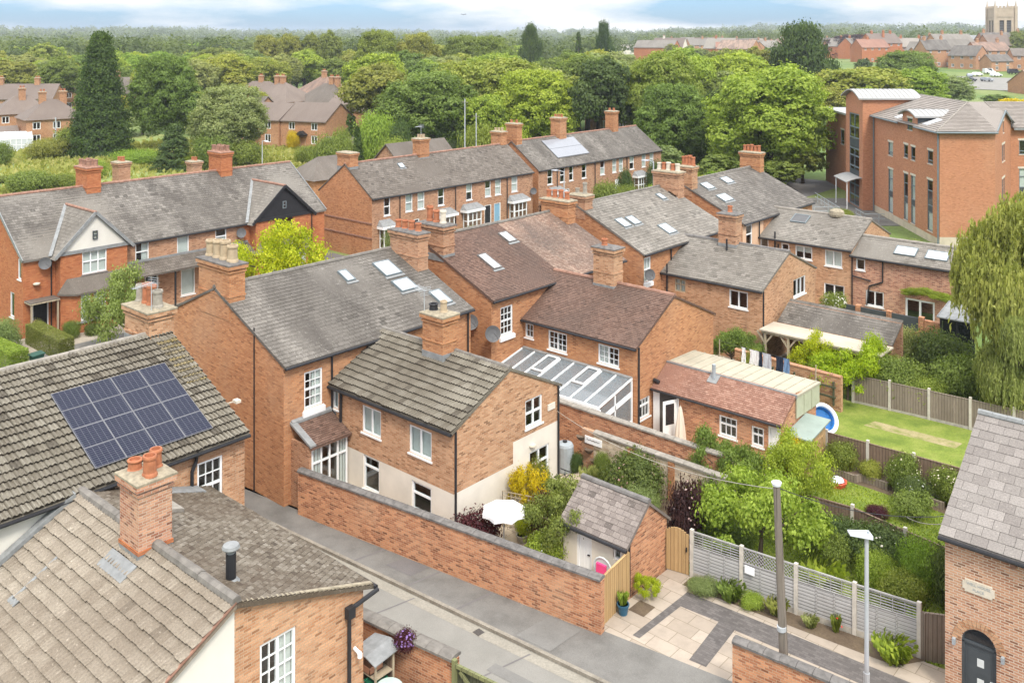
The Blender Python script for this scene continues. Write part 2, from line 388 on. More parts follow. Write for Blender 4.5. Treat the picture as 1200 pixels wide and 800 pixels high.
m_plain('beige_cloth', (0.62, 0.53, 0.43), 0.9, 0.06)
m_plain('dark_cloth', (0.02, 0.03, 0.055), 0.9, 0.2)
m_plain('blue_cloth', (0.16, 0.26, 0.42), 0.9, 0.1)
m_plain('pale_cloth', (0.50, 0.52, 0.56), 0.9, 0.1)
m_plain('pool_blue', (0.05, 0.25, 0.62), 0.3, 0.1, spec=0.5)
m_plain('pool_white', (0.72, 0.76, 0.82), 0.3, 0.05, spec=0.5)
m_plain('pink', (0.75, 0.06, 0.20), 0.5, 0.05)
m_plain('red_plastic', (0.60, 0.09, 0.05), 0.4, 0.1)
m_plain('butt_green', (0.48, 0.58, 0.52), 0.5, 0.07)
m_plain('tank_grey', (0.30, 0.33, 0.34), 0.5, 0.15)
m_plain('bin_green', (0.02, 0.07, 0.05), 0.5, 0.1)
m_plain('crate_blue', (0.04, 0.20, 0.42), 0.5, 0.1)
m_plain('crate_green', (0.03, 0.22, 0.12), 0.5, 0.1)
m_plain('orange_plastic', (0.70, 0.25, 0.03), 0.5, 0.1)
m_plain('cardboard', (0.40, 0.20, 0.12), 0.8, 0.15)
m_plain('pot_blue', (0.03, 0.10, 0.16), 0.3, 0.15)
m_plain('pot_stone', (0.38, 0.35, 0.29), 0.85, 0.15)
m_plain('felt_green', (0.25, 0.30, 0.26), 0.9, 0.1, scale=2)
m_plain('corrugated', (0.36, 0.33, 0.25), 0.8, 0.12, scale=1.5)
m_plain('panel_green', (0.40, 0.41, 0.29), 0.8, 0.08)
m_plain('cream_roof', (0.42, 0.37, 0.29), 0.9, 0.13, scale=1.0)
m_plain('car_white', (0.70, 0.71, 0.72), 0.25, 0.02, spec=0.6)
m_plain('car_silver', (0.36, 0.38, 0.40), 0.25, 0.05, 0.4)
m_plain('car_dark', (0.03, 0.032, 0.04), 0.25, 0.05, spec=0.6)
m_plain('tyre', (0.02, 0.02, 0.02), 0.8, 0.1)
m_plain('glass_dark', (0.015, 0.018, 0.022), 0.06, 0.1, spec=0.7)
m_plain('church_stone', (0.42, 0.34, 0.25), 0.9, 0.12, scale=0.5)
m_plain('bark', (0.10, 0.075, 0.052), 0.95, 0.35, scale=6)
m_plain('soil', (0.12, 0.085, 0.058), 0.95, 0.3, scale=3)
m_plain('white_flower', (0.75, 0.74, 0.70), 0.8, 0.05)
m_plain('purple_flower', (0.22, 0.13, 0.33), 0.8, 0.2)
m_plain('red_flower', (0.62, 0.04, 0.03), 0.8, 0.1)
m_plain('shed_green', (0.035, 0.085, 0.06), 0.7, 0.1)
m_glass('glass')
def m_glass_roof():
    t = NT('roof_glass'); t.color((0.24, 0.29, 0.31)); t.rough(0.08); t.bsdf.inputs['Specular IOR Level'].default_value = 0.9
    tr = t.new('ShaderNodeBsdfTransparent'); mx = t.new('ShaderNodeMixShader'); mx.inputs['Fac'].default_value = 0.42
    t.link(t.bsdf.outputs['BSDF'], mx.inputs[1]); t.link(tr.outputs['BSDF'], mx.inputs[2]); t.link(mx.outputs['Shader'], t.out.inputs['Surface'])
m_glass_roof()

def m_wood(name, c, dark, plank=0.15, vertical=True):
    t = NT(name); uv = t.uv()
    b = t.new('ShaderNodeTexBrick'); b.offset = 0.0; b.inputs['Scale'].default_value = 1.0
    if vertical: b.inputs['Brick Width'].default_value = plank; b.inputs['Row Height'].default_value = 50.0
    else: b.inputs['Brick Width'].default_value = 50.0; b.inputs['Row Height'].default_value = plank
    b.inputs['Mortar Size'].default_value = 0.007; b.inputs['Color1'].default_value = (0, 0, 0, 1); b.inputs['Color2'].default_value = (1, 1, 1, 1)
    b.inputs['Mortar'].default_value = (0.5, 0.5, 0.5, 1)
    mp = t.uv((1, 1, 1), (0, 25, 0)) if vertical else t.uv((1, 1, 1), (25, 0, 0))
    t.link(mp, b.inputs['Vector'])
    g = t.noise(t.uv((14, 1.2, 1) if vertical else (1.2, 14, 1)), 2.0, 5, 0.7)
    st = t.noise(t.uv((1.2, 0.5, 1)), 1.3, 4)
    col = t.mix(b.outputs['Color'], c, tuple(x * 0.78 for x in c))
    col = t.mix(t.ramp(g, [(0.35, 0.0), (0.75, 0.65)]), col, dark)
    col = t.mix(t.ramp(st, [(0.45, 0.0), (0.75, 0.5)]), col, dark)
    col = t.mix(b.outputs['Fac'], col, tuple(x * 0.35 for x in dark))
    t.color(col); t.rough(0.85)
    return t
m_wood('fence_weathered', (0.30, 0.245, 0.19), (0.13, 0.10, 0.075), 0.13)
m_wood('fence_brown', (0.24, 0.165, 0.115), (0.095, 0.062, 0.045), 0.13)
m_wood('fence_new', (0.50, 0.33, 0.155), (0.34, 0.21, 0.09), 0.14)
m_wood('fence_grey', (0.44, 0.43, 0.41), (0.27, 0.255, 0.235), 0.11, False)
m_wood('timber_green', (0.22, 0.23, 0.10), (0.10, 0.10, 0.05), 0.2)
m_wood('timber_dark_green', (0.10, 0.105, 0.06), (0.05, 0.05, 0.03), 0.12)
m_wood('timber_pale', (0.48, 0.40, 0.28), (0.30, 0.24, 0.16), 0.3)
m_wood('timber_shed', (0.52, 0.36, 0.18), (0.36, 0.22, 0.10), 0.12)
m_wood('pole_wood', (0.24, 0.205, 0.165), (0.12, 0.10, 0.08), 0.3)

def m_solar():
    t = NT('solar_cell'); uv = t.attr('UVMap')
    c = t.new('ShaderNodeUVMap'); m = t.new('ShaderNodeMapping'); t.link(c.outputs['UV'], m.inputs['Vector'])
    b = t.new('ShaderNodeTexBrick'); b.offset = 0.0; b.inputs['Scale'].default_value = 1.0
    b.inputs['Brick Width'].default_value = 0.19; b.inputs['Row Height'].default_value = 0.085
    b.inputs['Mortar Size'].default_value = 0.0045; b.inputs['Mortar Smooth'].default_value = 0.2
    b.inputs['Color1'].default_value = (0.010, 0.013, 0.028, 1); b.inputs['Color2'].default_value = (0.014, 0.016, 0.033, 1)
    b.inputs['Mortar'].default_value = (0.13, 0.135, 0.155, 1)
    t.link(m.outputs['Vector'], b.inputs['Vector']); t.color(b.outputs['Color']); t.rough(0.22)
    t.bsdf.inputs['Specular IOR Level'].default_value = 0.12
m_solar()
m_plain('panel_frame', (0.22, 0.22, 0.23), 0.4, 0.05, 0.3)
m_plain('solar_pale', (0.24, 0.25, 0.27), 0.18, 0.05, spec=0.6)

m_ground('ground', [(0.30, (0.055, 0.095, 0.022)), (0.45, (0.10, 0.155, 0.035)), (0.6, (0.165, 0.20, 0.06)), (0.75, (0.215, 0.21, 0.095))], 0.035, 9, fine=2.5, fine_amt=0.5)
m_ground('lawn', [(0.2, (0.075, 0.105, 0.016)), (0.36, (0.105, 0.150, 0.020)), (0.5, (0.155, 0.200, 0.030)), (0.7, (0.225, 0.245, 0.055))], 0.7, 7, fine=18, fine_amt=0.45)
m_ground('meadow', [(0.28, (0.10, 0.135, 0.035)), (0.45, (0.165, 0.215, 0.055)), (0.6, (0.235, 0.26, 0.085)), (0.8, (0.30, 0.29, 0.13))], 0.09, 9, fine=1.8, fine_amt=0.45)
m_ground('dry_soil', [(0.36, (0.16, 0.185, 0.04)), (0.5, (0.27, 0.235, 0.11)), (0.7, (0.34, 0.285, 0.155))], 1.6, 7)
m_ground('asphalt', [(0.3, (0.186, 0.178, 0.156)), (0.5, (0.214, 0.205, 0.181)), (0.7, (0.24, 0.229, 0.203))], 0.5, 7, 0.9, 40, 0.25, 0.1)
m_ground('asphalt_dark', [(0.3, (0.12, 0.112, 0.108)), (0.7, (0.17, 0.158, 0.15))], 0.5, 7, 0.9, 30, 0.25, 0.1)
m_ground('pavement_tar', [(0.3, (0.112, 0.106, 0.095)), (0.5, (0.155, 0.148, 0.134)), (0.7, (0.19, 0.182, 0.164))], 0.9, 8, 0.9, 30, 0.3, 0.1)
m_ground('kerb_stone', [(0.3, (0.17, 0.15, 0.12)), (0.7, (0.30, 0.27, 0.22))], 2.5, 6)
m_ground('gutter_line', [(0.3, (0.235, 0.215, 0.175)), (0.7, (0.285, 0.262, 0.215))], 1.2, 6)
m_ground('lane_patch', [(0.3, (0.15, 0.145, 0.132)), (0.7, (0.19, 0.183, 0.168))], 1.5, 7, 0.9, 40, 0.3, 0.1)
m_plain('cover_iron', (0.07, 0.062, 0.055), 0.7, 0.3, scale=20)
m_ground('yard', [(0.3, (0.26, 0.22, 0.17)), (0.7, (0.40, 0.35, 0.28))], 0.8, 7)
m_ground('soil_bed', [(0.3, (0.075, 0.052, 0.035)), (0.6, (0.13, 0.095, 0.06)), (0.75, (0.11, 0.13, 0.045))], 1.4, 7)

def m_slabs(name, c1, c2, mortar, w, h, ms=0.012, off=0.5, dark=None):
    t = NT(name); uv = t.pos()
    b = t.new('ShaderNodeTexBrick'); b.offset = off; b.inputs['Scale'].default_value = 1.0
    b.inputs['Brick Width'].default_value = w; b.inputs['Row Height'].default_value = h
    b.inputs['Mortar Size'].default_value = ms
    b.inputs['Color1'].default_value = (*c1, 1); b.inputs['Color2'].default_value = (*c2, 1); b.inputs['Mortar'].default_value = (*mortar, 1)
    t.link(uv, b.inputs['Vector'])
    n = t.noise(uv, 1.7, 6, 0.7)
    t.color(t.mix(t.ramp(n, [(0.45, 0.0), (0.75, 0.5)]), b.outputs['Color'], tuple(x * 0.62 for x in c1))); t.rough(0.9)
m_slabs('slab_paving', (0.315, 0.262, 0.205), (0.39, 0.33, 0.265), (0.20, 0.16, 0.11), 0.9, 0.6)
m_slabs('block_paving', (0.095, 0.085, 0.078), (0.145, 0.13, 0.12), (0.09, 0.08, 0.075), 0.2, 0.1, 0.006)
m_slabs('patio_paving', (0.44, 0.36, 0.26), (0.52, 0.44, 0.33), (0.28, 0.23, 0.17), 0.6, 0.6)

LEAF = dict(
 leaf_mid=[(0.040, 0.060, 0.013), (0.078, 0.110, 0.023), (0.125, 0.168, 0.038), (0.180, 0.220, 0.062)],
 leaf_bright=[(0.062, 0.098, 0.012), (0.118, 0.172, 0.022), (0.185, 0.248, 0.038), (0.255, 0.315, 0.070)],
 leaf_dark=[(0.018, 0.032, 0.010), (0.036, 0.058, 0.017), (0.062, 0.090, 0.027), (0.095, 0.125, 0.042)],
 leaf_grey=[(0.072, 0.095, 0.034), (0.118, 0.148, 0.055), (0.175, 0.205, 0.082), (0.23, 0.258, 0.115)],
 leaf_yellow=[(0.085, 0.13, 0.016), (0.16, 0.20, 0.030), (0.25, 0.28, 0.060), (0.33, 0.34, 0.10)],
 leaf_lime=[(0.16, 0.24, 0.010), (0.27, 0.36, 0.014), (0.40, 0.47, 0.025), (0.50, 0.55, 0.06)],
 leaf_gold=[(0.30, 0.26, 0.008), (0.45, 0.38, 0.010), (0.58, 0.48, 0.016), (0.66, 0.56, 0.05)],
 leaf_purple=[(0.025, 0.006, 0.012), (0.055, 0.014, 0.024), (0.095, 0.028, 0.040), (0.13, 0.05, 0.06)],
 leaf_beech=[(0.022, 0.010, 0.012), (0.042, 0.020, 0.022), (0.065, 0.032, 0.032), (0.085, 0.05, 0.045)],
 leaf_willow=[(0.080, 0.105, 0.026), (0.135, 0.168, 0.047), (0.20, 0.235, 0.078), (0.275, 0.30, 0.12)],
 leaf_conifer=[(0.012, 0.028, 0.008), (0.026, 0.052, 0.012), (0.048, 0.085, 0.018), (0.075, 0.118, 0.028)],
 leaf_olive=[(0.058, 0.072, 0.015), (0.102, 0.122, 0.027), (0.155, 0.175, 0.045), (0.215, 0.225, 0.078)],
 grass_tall=[(0.17, 0.20, 0.05), (0.25, 0.29, 0.08), (0.33, 0.35, 0.12), (0.40, 0.39, 0.18)],
)
LB = dict(leaf_mid=1.62, leaf_bright=1.62, leaf_grey=1.6, leaf_olive=1.6, leaf_dark=1.75, leaf_willow=1.5, leaf_yellow=1.25, leaf_conifer=1.5)
for k, v in LEAF.items(): m_leaf(k, [tuple(min(.7, x * LB.get(k, 1.0) * (1.06 if i == 0 else (1.0 if i == 1 else .92))) for i, x in enumerate(c)) for c in v])
m_leaf('flower_white', [(0.5, 0.48, 0.42), (0.75, 0.74, 0.70)])
m_leaf('flower_pink', [(0.45, 0.24, 0.24), (0.62, 0.42, 0.40)])
# ------------------------------------------------------------------ building kit
class Side:
    """One wall plane. axis: the coordinate that runs along the wall; d counts outwards."""
    def __init__(s, code, plane):
        s.code = code; s.sign = -1 if code[0] == '-' else 1
        s.axis = 'y' if code[1] == 'x' else 'x'; s.plane = plane
        s.flip = code in ('+y', '-x')
    def p(s, c, z, d=0.0):
        q = s.plane + s.sign * d
        return (c, q, z) if s.axis == 'x' else (q, c, z)
    def box(s, mb, c0, c1, z0, z1, d0, d1, m=0):
        a, b = s.p(c0, z0, d0), s.p(c1, z1, d1)
        mb.box(a[0], b[0], a[1], b[1], z0, z1, m)
    def quad(s, mb, c0, c1, z0, z1, d, m=0):
        pts = [s.p(c0, z0, d), s.p(c1, z0, d), s.p(c1, z1, d), s.p(c0, z1, d)]
        if s.flip: pts.reverse()
        mb.face(pts, m)

def clip_poly(rect, poly):
    out = list(rect); n = len(poly)
    for i in range(n):
        a, b = poly[i], poly[(i + 1) % n]
        inp, out = out, []
        for j in range(len(inp)):
            p, q = inp[j], inp[(j + 1) % len(inp)]
            sp = (b[0]-a[0])*(p[1]-a[1]) - (b[1]-a[1])*(p[0]-a[0])
            sq = (b[0]-a[0])*(q[1]-a[1]) - (b[1]-a[1])*(q[0]-a[0])
            if sp >= -1e-9: out.append(p)
            if (sp > 1e-9 and sq < -1e-9) or (sp < -1e-9 and sq > 1e-9):
                t = sp / (sp - sq); out.append((p[0] + t*(q[0]-p[0]), p[1] + t*(q[1]-p[1])))
        if len(out) < 3: return []
    return out

def wall_faces(mb, S, poly, openings, zones=(), m=0, rev=0.13):
    cs = sorted(set([p[0] for p in poly] + [o[i] for o in openings for i in (0, 1)] + [z[i] for z in zones for i in (0, 1)]))
    zs = sorted(set([p[1] for p in poly] + [o[i] for o in openings for i in (2, 3)] + [z[i] for z in zones for i in (2, 3)]))
    for c0, c1 in zip(cs[:-1], cs[1:]):
        for z0, z1 in zip(zs[:-1], zs[1:]):
            cm, zm = (c0 + c1) / 2, (z0 + z1) / 2
            if any(o[0] < cm < o[1] and o[2] < zm < o[3] for o in openings): continue
            pg = clip_poly([(c0, z0), (c1, z0), (c1, z1), (c0, z1)], poly)
            if len(pg) < 3: continue
            mm = m
            for z in zones:
                if z[0] < cm < z[1] and z[2] < zm < z[3]: mm = z[4]
            pts = [S.p(c, z) for c, z in pg]
            if S.flip: pts.reverse()
            mb.face(pts, mm)
    for (c0, c1, z0, z1) in openings:
        mm = m
        for z in zones:
            if z[0] < (c0+c1)/2 < z[1] and z[2] < (z0+z1)/2 < z[3]: mm = z[4]
        e = S.p
        for a, b in (((c0, z0), (c0, z1)), ((c1, z1), (c1, z0)), ((c0, z1), (c1, z1)), ((c1, z0), (c0, z0))):
            pts = [e(a[0], a[1], 0), e(b[0], b[1], 0), e(b[0], b[1], -rev), e(a[0], a[1], -rev)]
            if S.flip: pts.reverse()
            mb.face(pts, mm)

def window(par, S, c0, c1, z0, z1, nx=2, tr=(), bx=0, by=0, fm='white_paint', sill='white_paint', curtain=None,
           lintel=None, fw=0.075, ms=None, name='window', depth=0.07, open_light=False):
    """Frame (the part), with pane, sill, curtain and lintel as its sub-parts."""
    mb = MB(); d0, d1 = -depth - 0.05, -depth + 0.03
    S.box(mb, c0, c0 + fw, z0, z1, d0, d1); S.box(mb, c1 - fw, c1, z0, z1, d0, d1)
    S.box(mb, c0 + fw, c1 - fw, z0, z0 + fw, d0, d1); S.box(mb, c0 + fw, c1 - fw, z1 - fw, z1, d0, d1)
    ci, cj, zi, zj = c0 + fw, c1 - fw, z0 + fw, z1 - fw
    ms = ms or fw * 1.05
    xs = [ci + (cj - ci) * i / nx for i in range(nx + 1)]
    trz = [zi + (zj - zi) * f for f in tr]
    for x in xs[1:-1]: S.box(mb, x - ms / 2, x + ms / 2, zi, zj, d0 + 0.004, d1 - 0.004)
    for z in trz: S.box(mb, ci, cj, z - ms / 2, z + ms / 2, d0 + 0.008, d1 - 0.008)
    lv = [zi] + trz + [zj]
    for i in range(nx):
        for k in range(1, bx + 1):
            x = xs[i] + (xs[i + 1] - xs[i]) * k / (bx + 1); S.box(mb, x - 0.014, x + 0.014, zi, zj, d0 + 0.014, d1 - 0.014)
    for a, b in zip(lv[:-1], lv[1:]):
        for k in range(1, by + 1):
            z = a + (b - a) * k / (by + 1); S.box(mb, ci, cj, z - 0.013, z + 0.013, d0 + 0.018, d1 - 0.018)
    f = mb.build(name, fm, par)
    g = MB(); S.quad(g, ci - 0.01, cj + 0.01, zi - 0.01, zj + 0.01, -depth - 0.012); g.build('pane', 'glass', f)
    if sill:
        g = MB(); S.box(g, c0 - 0.05, c1 + 0.05, z0 - 0.07, z0 - 0.002, -0.05, 0.05); g.build('sill', sill, f)
    if lintel:
        g = MB(); S.box(g, c0 - 0.12, c1 + 0.12, z1 + 0.002, z1 + 0.20, -0.04, 0.025); g.build('lintel', lintel, f)
    if curtain:
        g = MB(); w = cj - ci; h = zj - zi; d = -depth - 0.07
        if curtain == 'net': S.quad(g, ci, cj, zi, zj, d)
        elif curtain == 'sides':
            for a, b in ((ci, ci + w * 0.24), (cj - w * 0.24, cj)):
                n = 5
                for k in range(n): S.quad(g, a + (b-a)*k/n, a + (b-a)*(k+1)/n, zi, zj, d - 0.03 * (k % 2))
        elif curtain == 'right': S.quad(g, ci + w * 0.5, cj, zi, zj, d)
        elif curtain == 'left': S.quad(g, ci, ci + w * 0.5, zi, zj, d)
        elif curtain == 'blind': S.quad(g, ci, cj, zi + h * 0.5, zj, d)
        elif curtain == 'low': S.quad(g, ci, cj, zi, zi + h * 0.45, d)
        elif curtain == 'grey': S.quad(g, ci, cj, zi, zj, d)
        g.build('curtain', 'blind_grey' if curtain == 'grey' else 'curtain', f)
    return f

def door(par, S, c0, c1, z0, z1, mat, frame='white_paint', panels=2, light=False, name='door'):
    mb = MB(); fw = 0.07
    S.box(mb, c0, c0 + fw, z0, z1, -0.12, -0.02); S.box(mb, c1 - fw, c1, z0, z1, -0.12, -0.02); S.box(mb, c0 + fw, c1 - fw, z1 - fw, z1, -0.12, -0.02)
    S.box(mb, c0 + fw, c1 - fw, z0, z1 - fw, -0.12, -0.075, 1)
    w = c1 - c0 - 2 * fw; h = z1 - z0 - fw
    for i in range(2):
        for j in range(panels):
            a = c0 + fw + w * (0.1 + 0.45 * i); b = a + w * 0.35
            zz = z0 + h * (0.06 + (0.94 / panels) * j); S.box(mb, a, b, zz, zz + h * (0.94 / panels) - 0.10, -0.075, -0.062, 1)
    o = mb.build(name, [frame, mat], par)
    g = MB(); S.box(g, c1 - fw - 0.14, c1 - fw - 0.05, z0 + h * 0.46, z0 + h * 0.46 + 0.03, -0.075, -0.02); g.build('handle', 'black_paint', o)
    return o

def walls(par, x0, x1, y0, y1, e, rz, axis, mats, wins=(), zones={}, r0=None, e2=None, z0=0.0, name='wall', skip=(), doors=()):
    """Four walls round a rectangle; gables where the ridge ends. wins: dicts with side, c, z ranges and window options."""
    if not isinstance(mats, (list, tuple)): mats = [mats]
    e2 = e if e2 is None else e2
    if axis == 'x':
        r0 = (y0 + y1) / 2 if r0 is None else r0
        prof = [(y0, z0), (y1, z0), (y1, e2), (r0, rz), (y0, e)]
        tops = {'-y': e, '+y': e2}
    else:
        r0 = (x0 + x1) / 2 if r0 is None else r0
        prof = [(x0, z0), (x1, z0), (x1, e), (r0, rz), (x0, e2)]
        tops = {'+x': e, '-x': e2}
    S = {'-y': Side('-y', y0), '+y': Side('+y', y1), '+x': Side('+x', x1), '-x': Side('-x', x0)}
    mb = MB()
    for code, sd in S.items():
        if code in skip: continue
        if code in tops:
            a, b = (x0, x1) if code[1] == 'y' else (y0, y1)
            poly = [(a, z0), (b, z0), (b, tops[code]), (a, tops[code])]
        else: poly = prof
        ops = [w['r'] for w in wins if w['s'] == code] + [d['r'] for d in doors if d['s'] == code]
        wall_faces(mb, sd, poly, ops, zones.get(code, ()))
    w_o = mb.build(name, mats, par)
    for w in wins:
        k = {a: b for a, b in w.items() if a not in ('s', 'r')}
        window(par, S[w['s']], *w['r'], **k)
    for d in doors:
        k = {a: b for a, b in d.items() if a not in ('s', 'r')}
        door(par, S[d['s']], *d['r'], **k)
    return w_o, S

def W(side, c0, c1, z0, z1, **k):
    d = dict(s=side, r=(c0, c1, z0, z1)); d.update(k); return d

TK = {  # tile width, course, thickness, gap, jitter
    'slate': (0.30, 0.23, 0.009, 0.008, 0.006), 'clay': (0.17, 0.11, 0.012, 0.005, 0.004),
    'conc': (0.30, 0.33, 0.046, 0.020, 0.016), 'moss': (0.19, 0.15, 0.020, 0.010, 0.012),
    'big': (0.42, 0.33, 0.009, 0.008, 0.004), 'mod': (0.40, 0.36, 0.032, 0.006, 0.003), 'slate_small': (0.28, 0.20, 0.008, 0.008, 0.006)}

def tiles(mb, P0, U, V, Wd, L, kind, seed, m=0, urange=None, rfun=None):
    rg = random.Random(seed); tw, g, th, gap, jit = TK[kind]
    P0, U, V = Vector(P0), Vector(U).normalized(), Vector(V).normalized(); N = U.cross(V)
    rows = max(1, round(L / g)); g = L / rows
    for j in range(rows):
        a, b = (0, Wd) if urange is None else urange(j * g, (j + 1) * g)
        if b - a < 0.05: continue
        v0 = j * g; v1 = min(v0 + g * 1.12, L)
        cols = max(1, round(Wd / tw)); w = Wd / cols
        off = (w / 2 if (j % 2 and kind not in ('conc', 'mod')) else 0.0)
        u = -off
        rowsag = rg.uniform(-jit, jit) * 0.5
        while u < Wd - 0.02:
            u0, u1 = max(a, u + gap / 2), min(b, u + w - gap / 2)
            u += w
            if u1 - u0 < 0.03: continue
            r = .08 + .92 * rg.random() if rg.random() > .035 else .035
            if rfun: r = rfun((u0 + u1) / 2, v0, r)
            sg = .016 * math.sin(u * .8 + seed) * math.sin((v0 + .3) * 1.1 + seed * 2) + .012 * math.sin(u * .31 + seed * 3)
            hl = th * 2.0 + rg.uniform(0, jit) + sg; hu = th * 0.5 + sg
            dv0, dv1 = rg.uniform(-jit, jit) + rowsag, rg.uniform(-jit, jit) + rowsag
            if kind == 'conc':
                prof = [(0, 0.0), (0.10, 0.042), (0.22, 0.050), (0.34, 0.014), (0.50, 0.0), (0.60, 0.042), (0.72, 0.050), (0.84, 0.014), (1.0, 0.0)]
                k = len(prof); vs = []
                for (f, h) in prof: vs.append(P0 + U * (u0 + (u1 - u0) * f) + V * (v0 + dv0) + N * (hl + h))
                for (f, h) in prof: vs.append(P0 + U * (u0 + (u1 - u0) * f) + V * v1 + N * (hu + h))
                for (f, h) in prof: vs.append(P0 + U * (u0 + (u1 - u0) * f) + V * (v0 + dv0) + N * (hl - th * 1.4))
                fs = [(i, i + 1, k + i + 1, k + i) for i in range(k - 1)] + [(2 * k + i, 2 * k + i + 1, i + 1, i) for i in range(k - 1)]
                mb.grid(vs, fs[:k - 1], m, r); i0 = len(mb.v) - 3 * k
                for f in fs[k - 1:]: mb.f.append(tuple(i0 + q for q in f)); mb.m.append(m); mb.r.append(0.0)  # lip faces take the darkest colour: painted course shadow plus edge moss
            else:
                A0 = P0 + U * u0 + V * (v0 + dv0); A1 = P0 + U * u1 + V * (v0 + dv1)
                B1 = P0 + U * u1 + V * v1; B0 = P0 + U * u0 + V * v1
                lo = N * (hl - th * 1.6)
                vs = [A0 + N * hl, A1 + N * hl, B1 + N * hu, B0 + N * hu, A0 + lo, A1 + lo, B1, B0]
                mb.grid(vs, [(0, 1, 2, 3)], m, r); i0 = len(mb.v) - 8
                for f in ((4, 5, 1, 0), (5, 6, 2, 1), (7, 4, 0, 3)): mb.f.append(tuple(i0 + q for q in f)); mb.m.append(m); mb.r.append(0.0)  # lips and side edges darkest: gap shade and moss put into the colour

def ridge_tiles(roof, a, b, mat, r=0.11, step=0.42):
    a, b = Vector(a), Vector(b); d = b - a; n = max(1, int(d.length / step)); mb = MB(); rg = random.Random(int(a.x * 31 + a.y * 17))
    for k in range(n):
        p, q = a + d * (k / n), a + d * ((k + 0.985) / n); h = Vector((0, 0, rg.uniform(-0.008, 0.008)))
        mb.tube(p + h, q + h, r * rg.uniform(0.95, 1.05), None, 8)
    return mb.build('ridge_tiles', mat, roof)

FR = {}
def gable_roof(par, x0, x1, y0, y1, e, rz, axis, mat, kind, r0=None, e2=None, ov=0.18, gov=0.06, ridge='ridge_grey', name='roof',
               seed=1, show=('a',), uclip=None, rfun=None, gutter=True, gut_range=None, mat2=None):
    """Two tiled slopes over a rectangle. Slope a faces -y (axis x) or +x (axis y)."""
    e2 = e if e2 is None else e2
    mb = MB()
    if axis == 'x':
        r0 = (y0 + y1) / 2 if r0 is None else r0
        ta, tb = (rz - e) / (r0 - y0), (rz - e2) / (y1 - r0)
        ea, eb = Vector((x0 - gov, y0 - ov, e - ta * ov)), Vector((x1 + gov, y1 + ov, e2 - tb * ov))
        ra, rb = Vector((x0 - gov, r0, rz)), Vector((x1 + gov, r0, rz))
        fa = (ea, Vector((1, 0, 0)), (ra - ea)); fb = (eb, Vector((-1, 0, 0)), (rb - eb)); Wd = x1 - x0 + 2 * gov
    else:
        r0 = (x0 + x1) / 2 if r0 is None else r0
        ta, tb = (rz - e) / (x1 - r0), (rz - e2) / (r0 - x0)
        ea, eb = Vector((x1 + ov, y0 - gov, e - ta * ov)), Vector((x0 - ov, y1 + gov, e2 - tb * ov))
        ra, rb = Vector((r0, y0 - gov, rz)), Vector((r0, y1 + gov, rz))
        fa = (ea, Vector((0, 1, 0)), (ra - ea)); fb = (eb, Vector((0, -1, 0)), (rb - eb)); Wd = y1 - y0 + 2 * gov
    for key, (P, U, Vv) in (('a', fa), ('b', fb)):
        L = Vv.length; V = Vv.normalized(); N = U.cross(V)
        dn = Vector((0, 0, -0.11))
        mb.obox(P + N * 0.0, U * Wd, Vv, dn, 1, 0.3)
        if key in show:
            tiles(mb, P, U, V, Wd, L, kind, seed + (key == 'b') * 50, 0, uclip.get(key) if uclip else None, rfun)
    o = mb.build(name, [mat, mat2 or mat], par)
    FR[o.name] = dict(a=fa, b=fb)
    if ridge: ridge_tiles(o, ra + Vector((0, 0, 0.0)), rb + Vector((0, 0, 0.0)), ridge)
    if gutter:
        for key, (P, U, Vv) in (('a', fa), ('b', fb)):
            if key not in show: continue
            g = MB(); u0, u1 = gut_range or (0, Wd)
            p = P + Vector((0, 0, -0.06)) - Vv.normalized() * 0.04
            g.tube(p + U * u0, p + U * u1, 0.06, None, 8); g.build('gutter', 'black_paint', par)
    return o

def on_slope(roof, c, z, key='a', h=0.0):
    P, U, Vv = FR[roof.name][key]; V = Vv.normalized(); N = U.cross(V)
    v = (z - P.z) / V.z
    u = (c - P.x) / U.x if abs(U.x) > 0.5 else (c - P.y) / U.y
    return P + U * u + V * v + N * h, U, V, N

def skylight(roof, c0, c1, z0, z1, key='a', pane='velux_blind', frame='frame_grey', apron=True):
    p, U, V, N = on_slope(roof, min(c0, c1) if True else c0, z0, key, 0.0)
    q, *_ = on_slope(roof, c0, z1, key); L = abs((z1 - z0) / V.z); w = abs(c1 - c0)
    if abs(U.x + U.y + 1) < 1e-6: p = p - U * 0 ; p, *_ = on_slope(roof, max(c0, c1), z0, key, 0.0)
    mb = MB(); f = 0.06
    for a, b, s1, s2 in ((0, 0, w, f), (0, L - f, w, f), (0, f, f, L - 2 * f), (w - f, f, f, L - 2 * f)):
        mb.obox(p + U * a + V * b, U * s1, V * s2, N * 0.11)
    if apron: mb.obox(p + U * -0.08 - V * 0.16, U * (w + 0.16), V * 0.15, N * 0.045, 1)
    o = mb.build('skylight', [frame, 'lead'], roof)
    g = MB(); g.face([p + U * f + V * f + N * 0.09, p + U * (w - f) + V * f + N * 0.09, p + U * (w - f) + V * (L - f) + N * 0.09, p + U * f + V * (L - f) + N * 0.09])
    g.build('pane', pane, o)
    return o

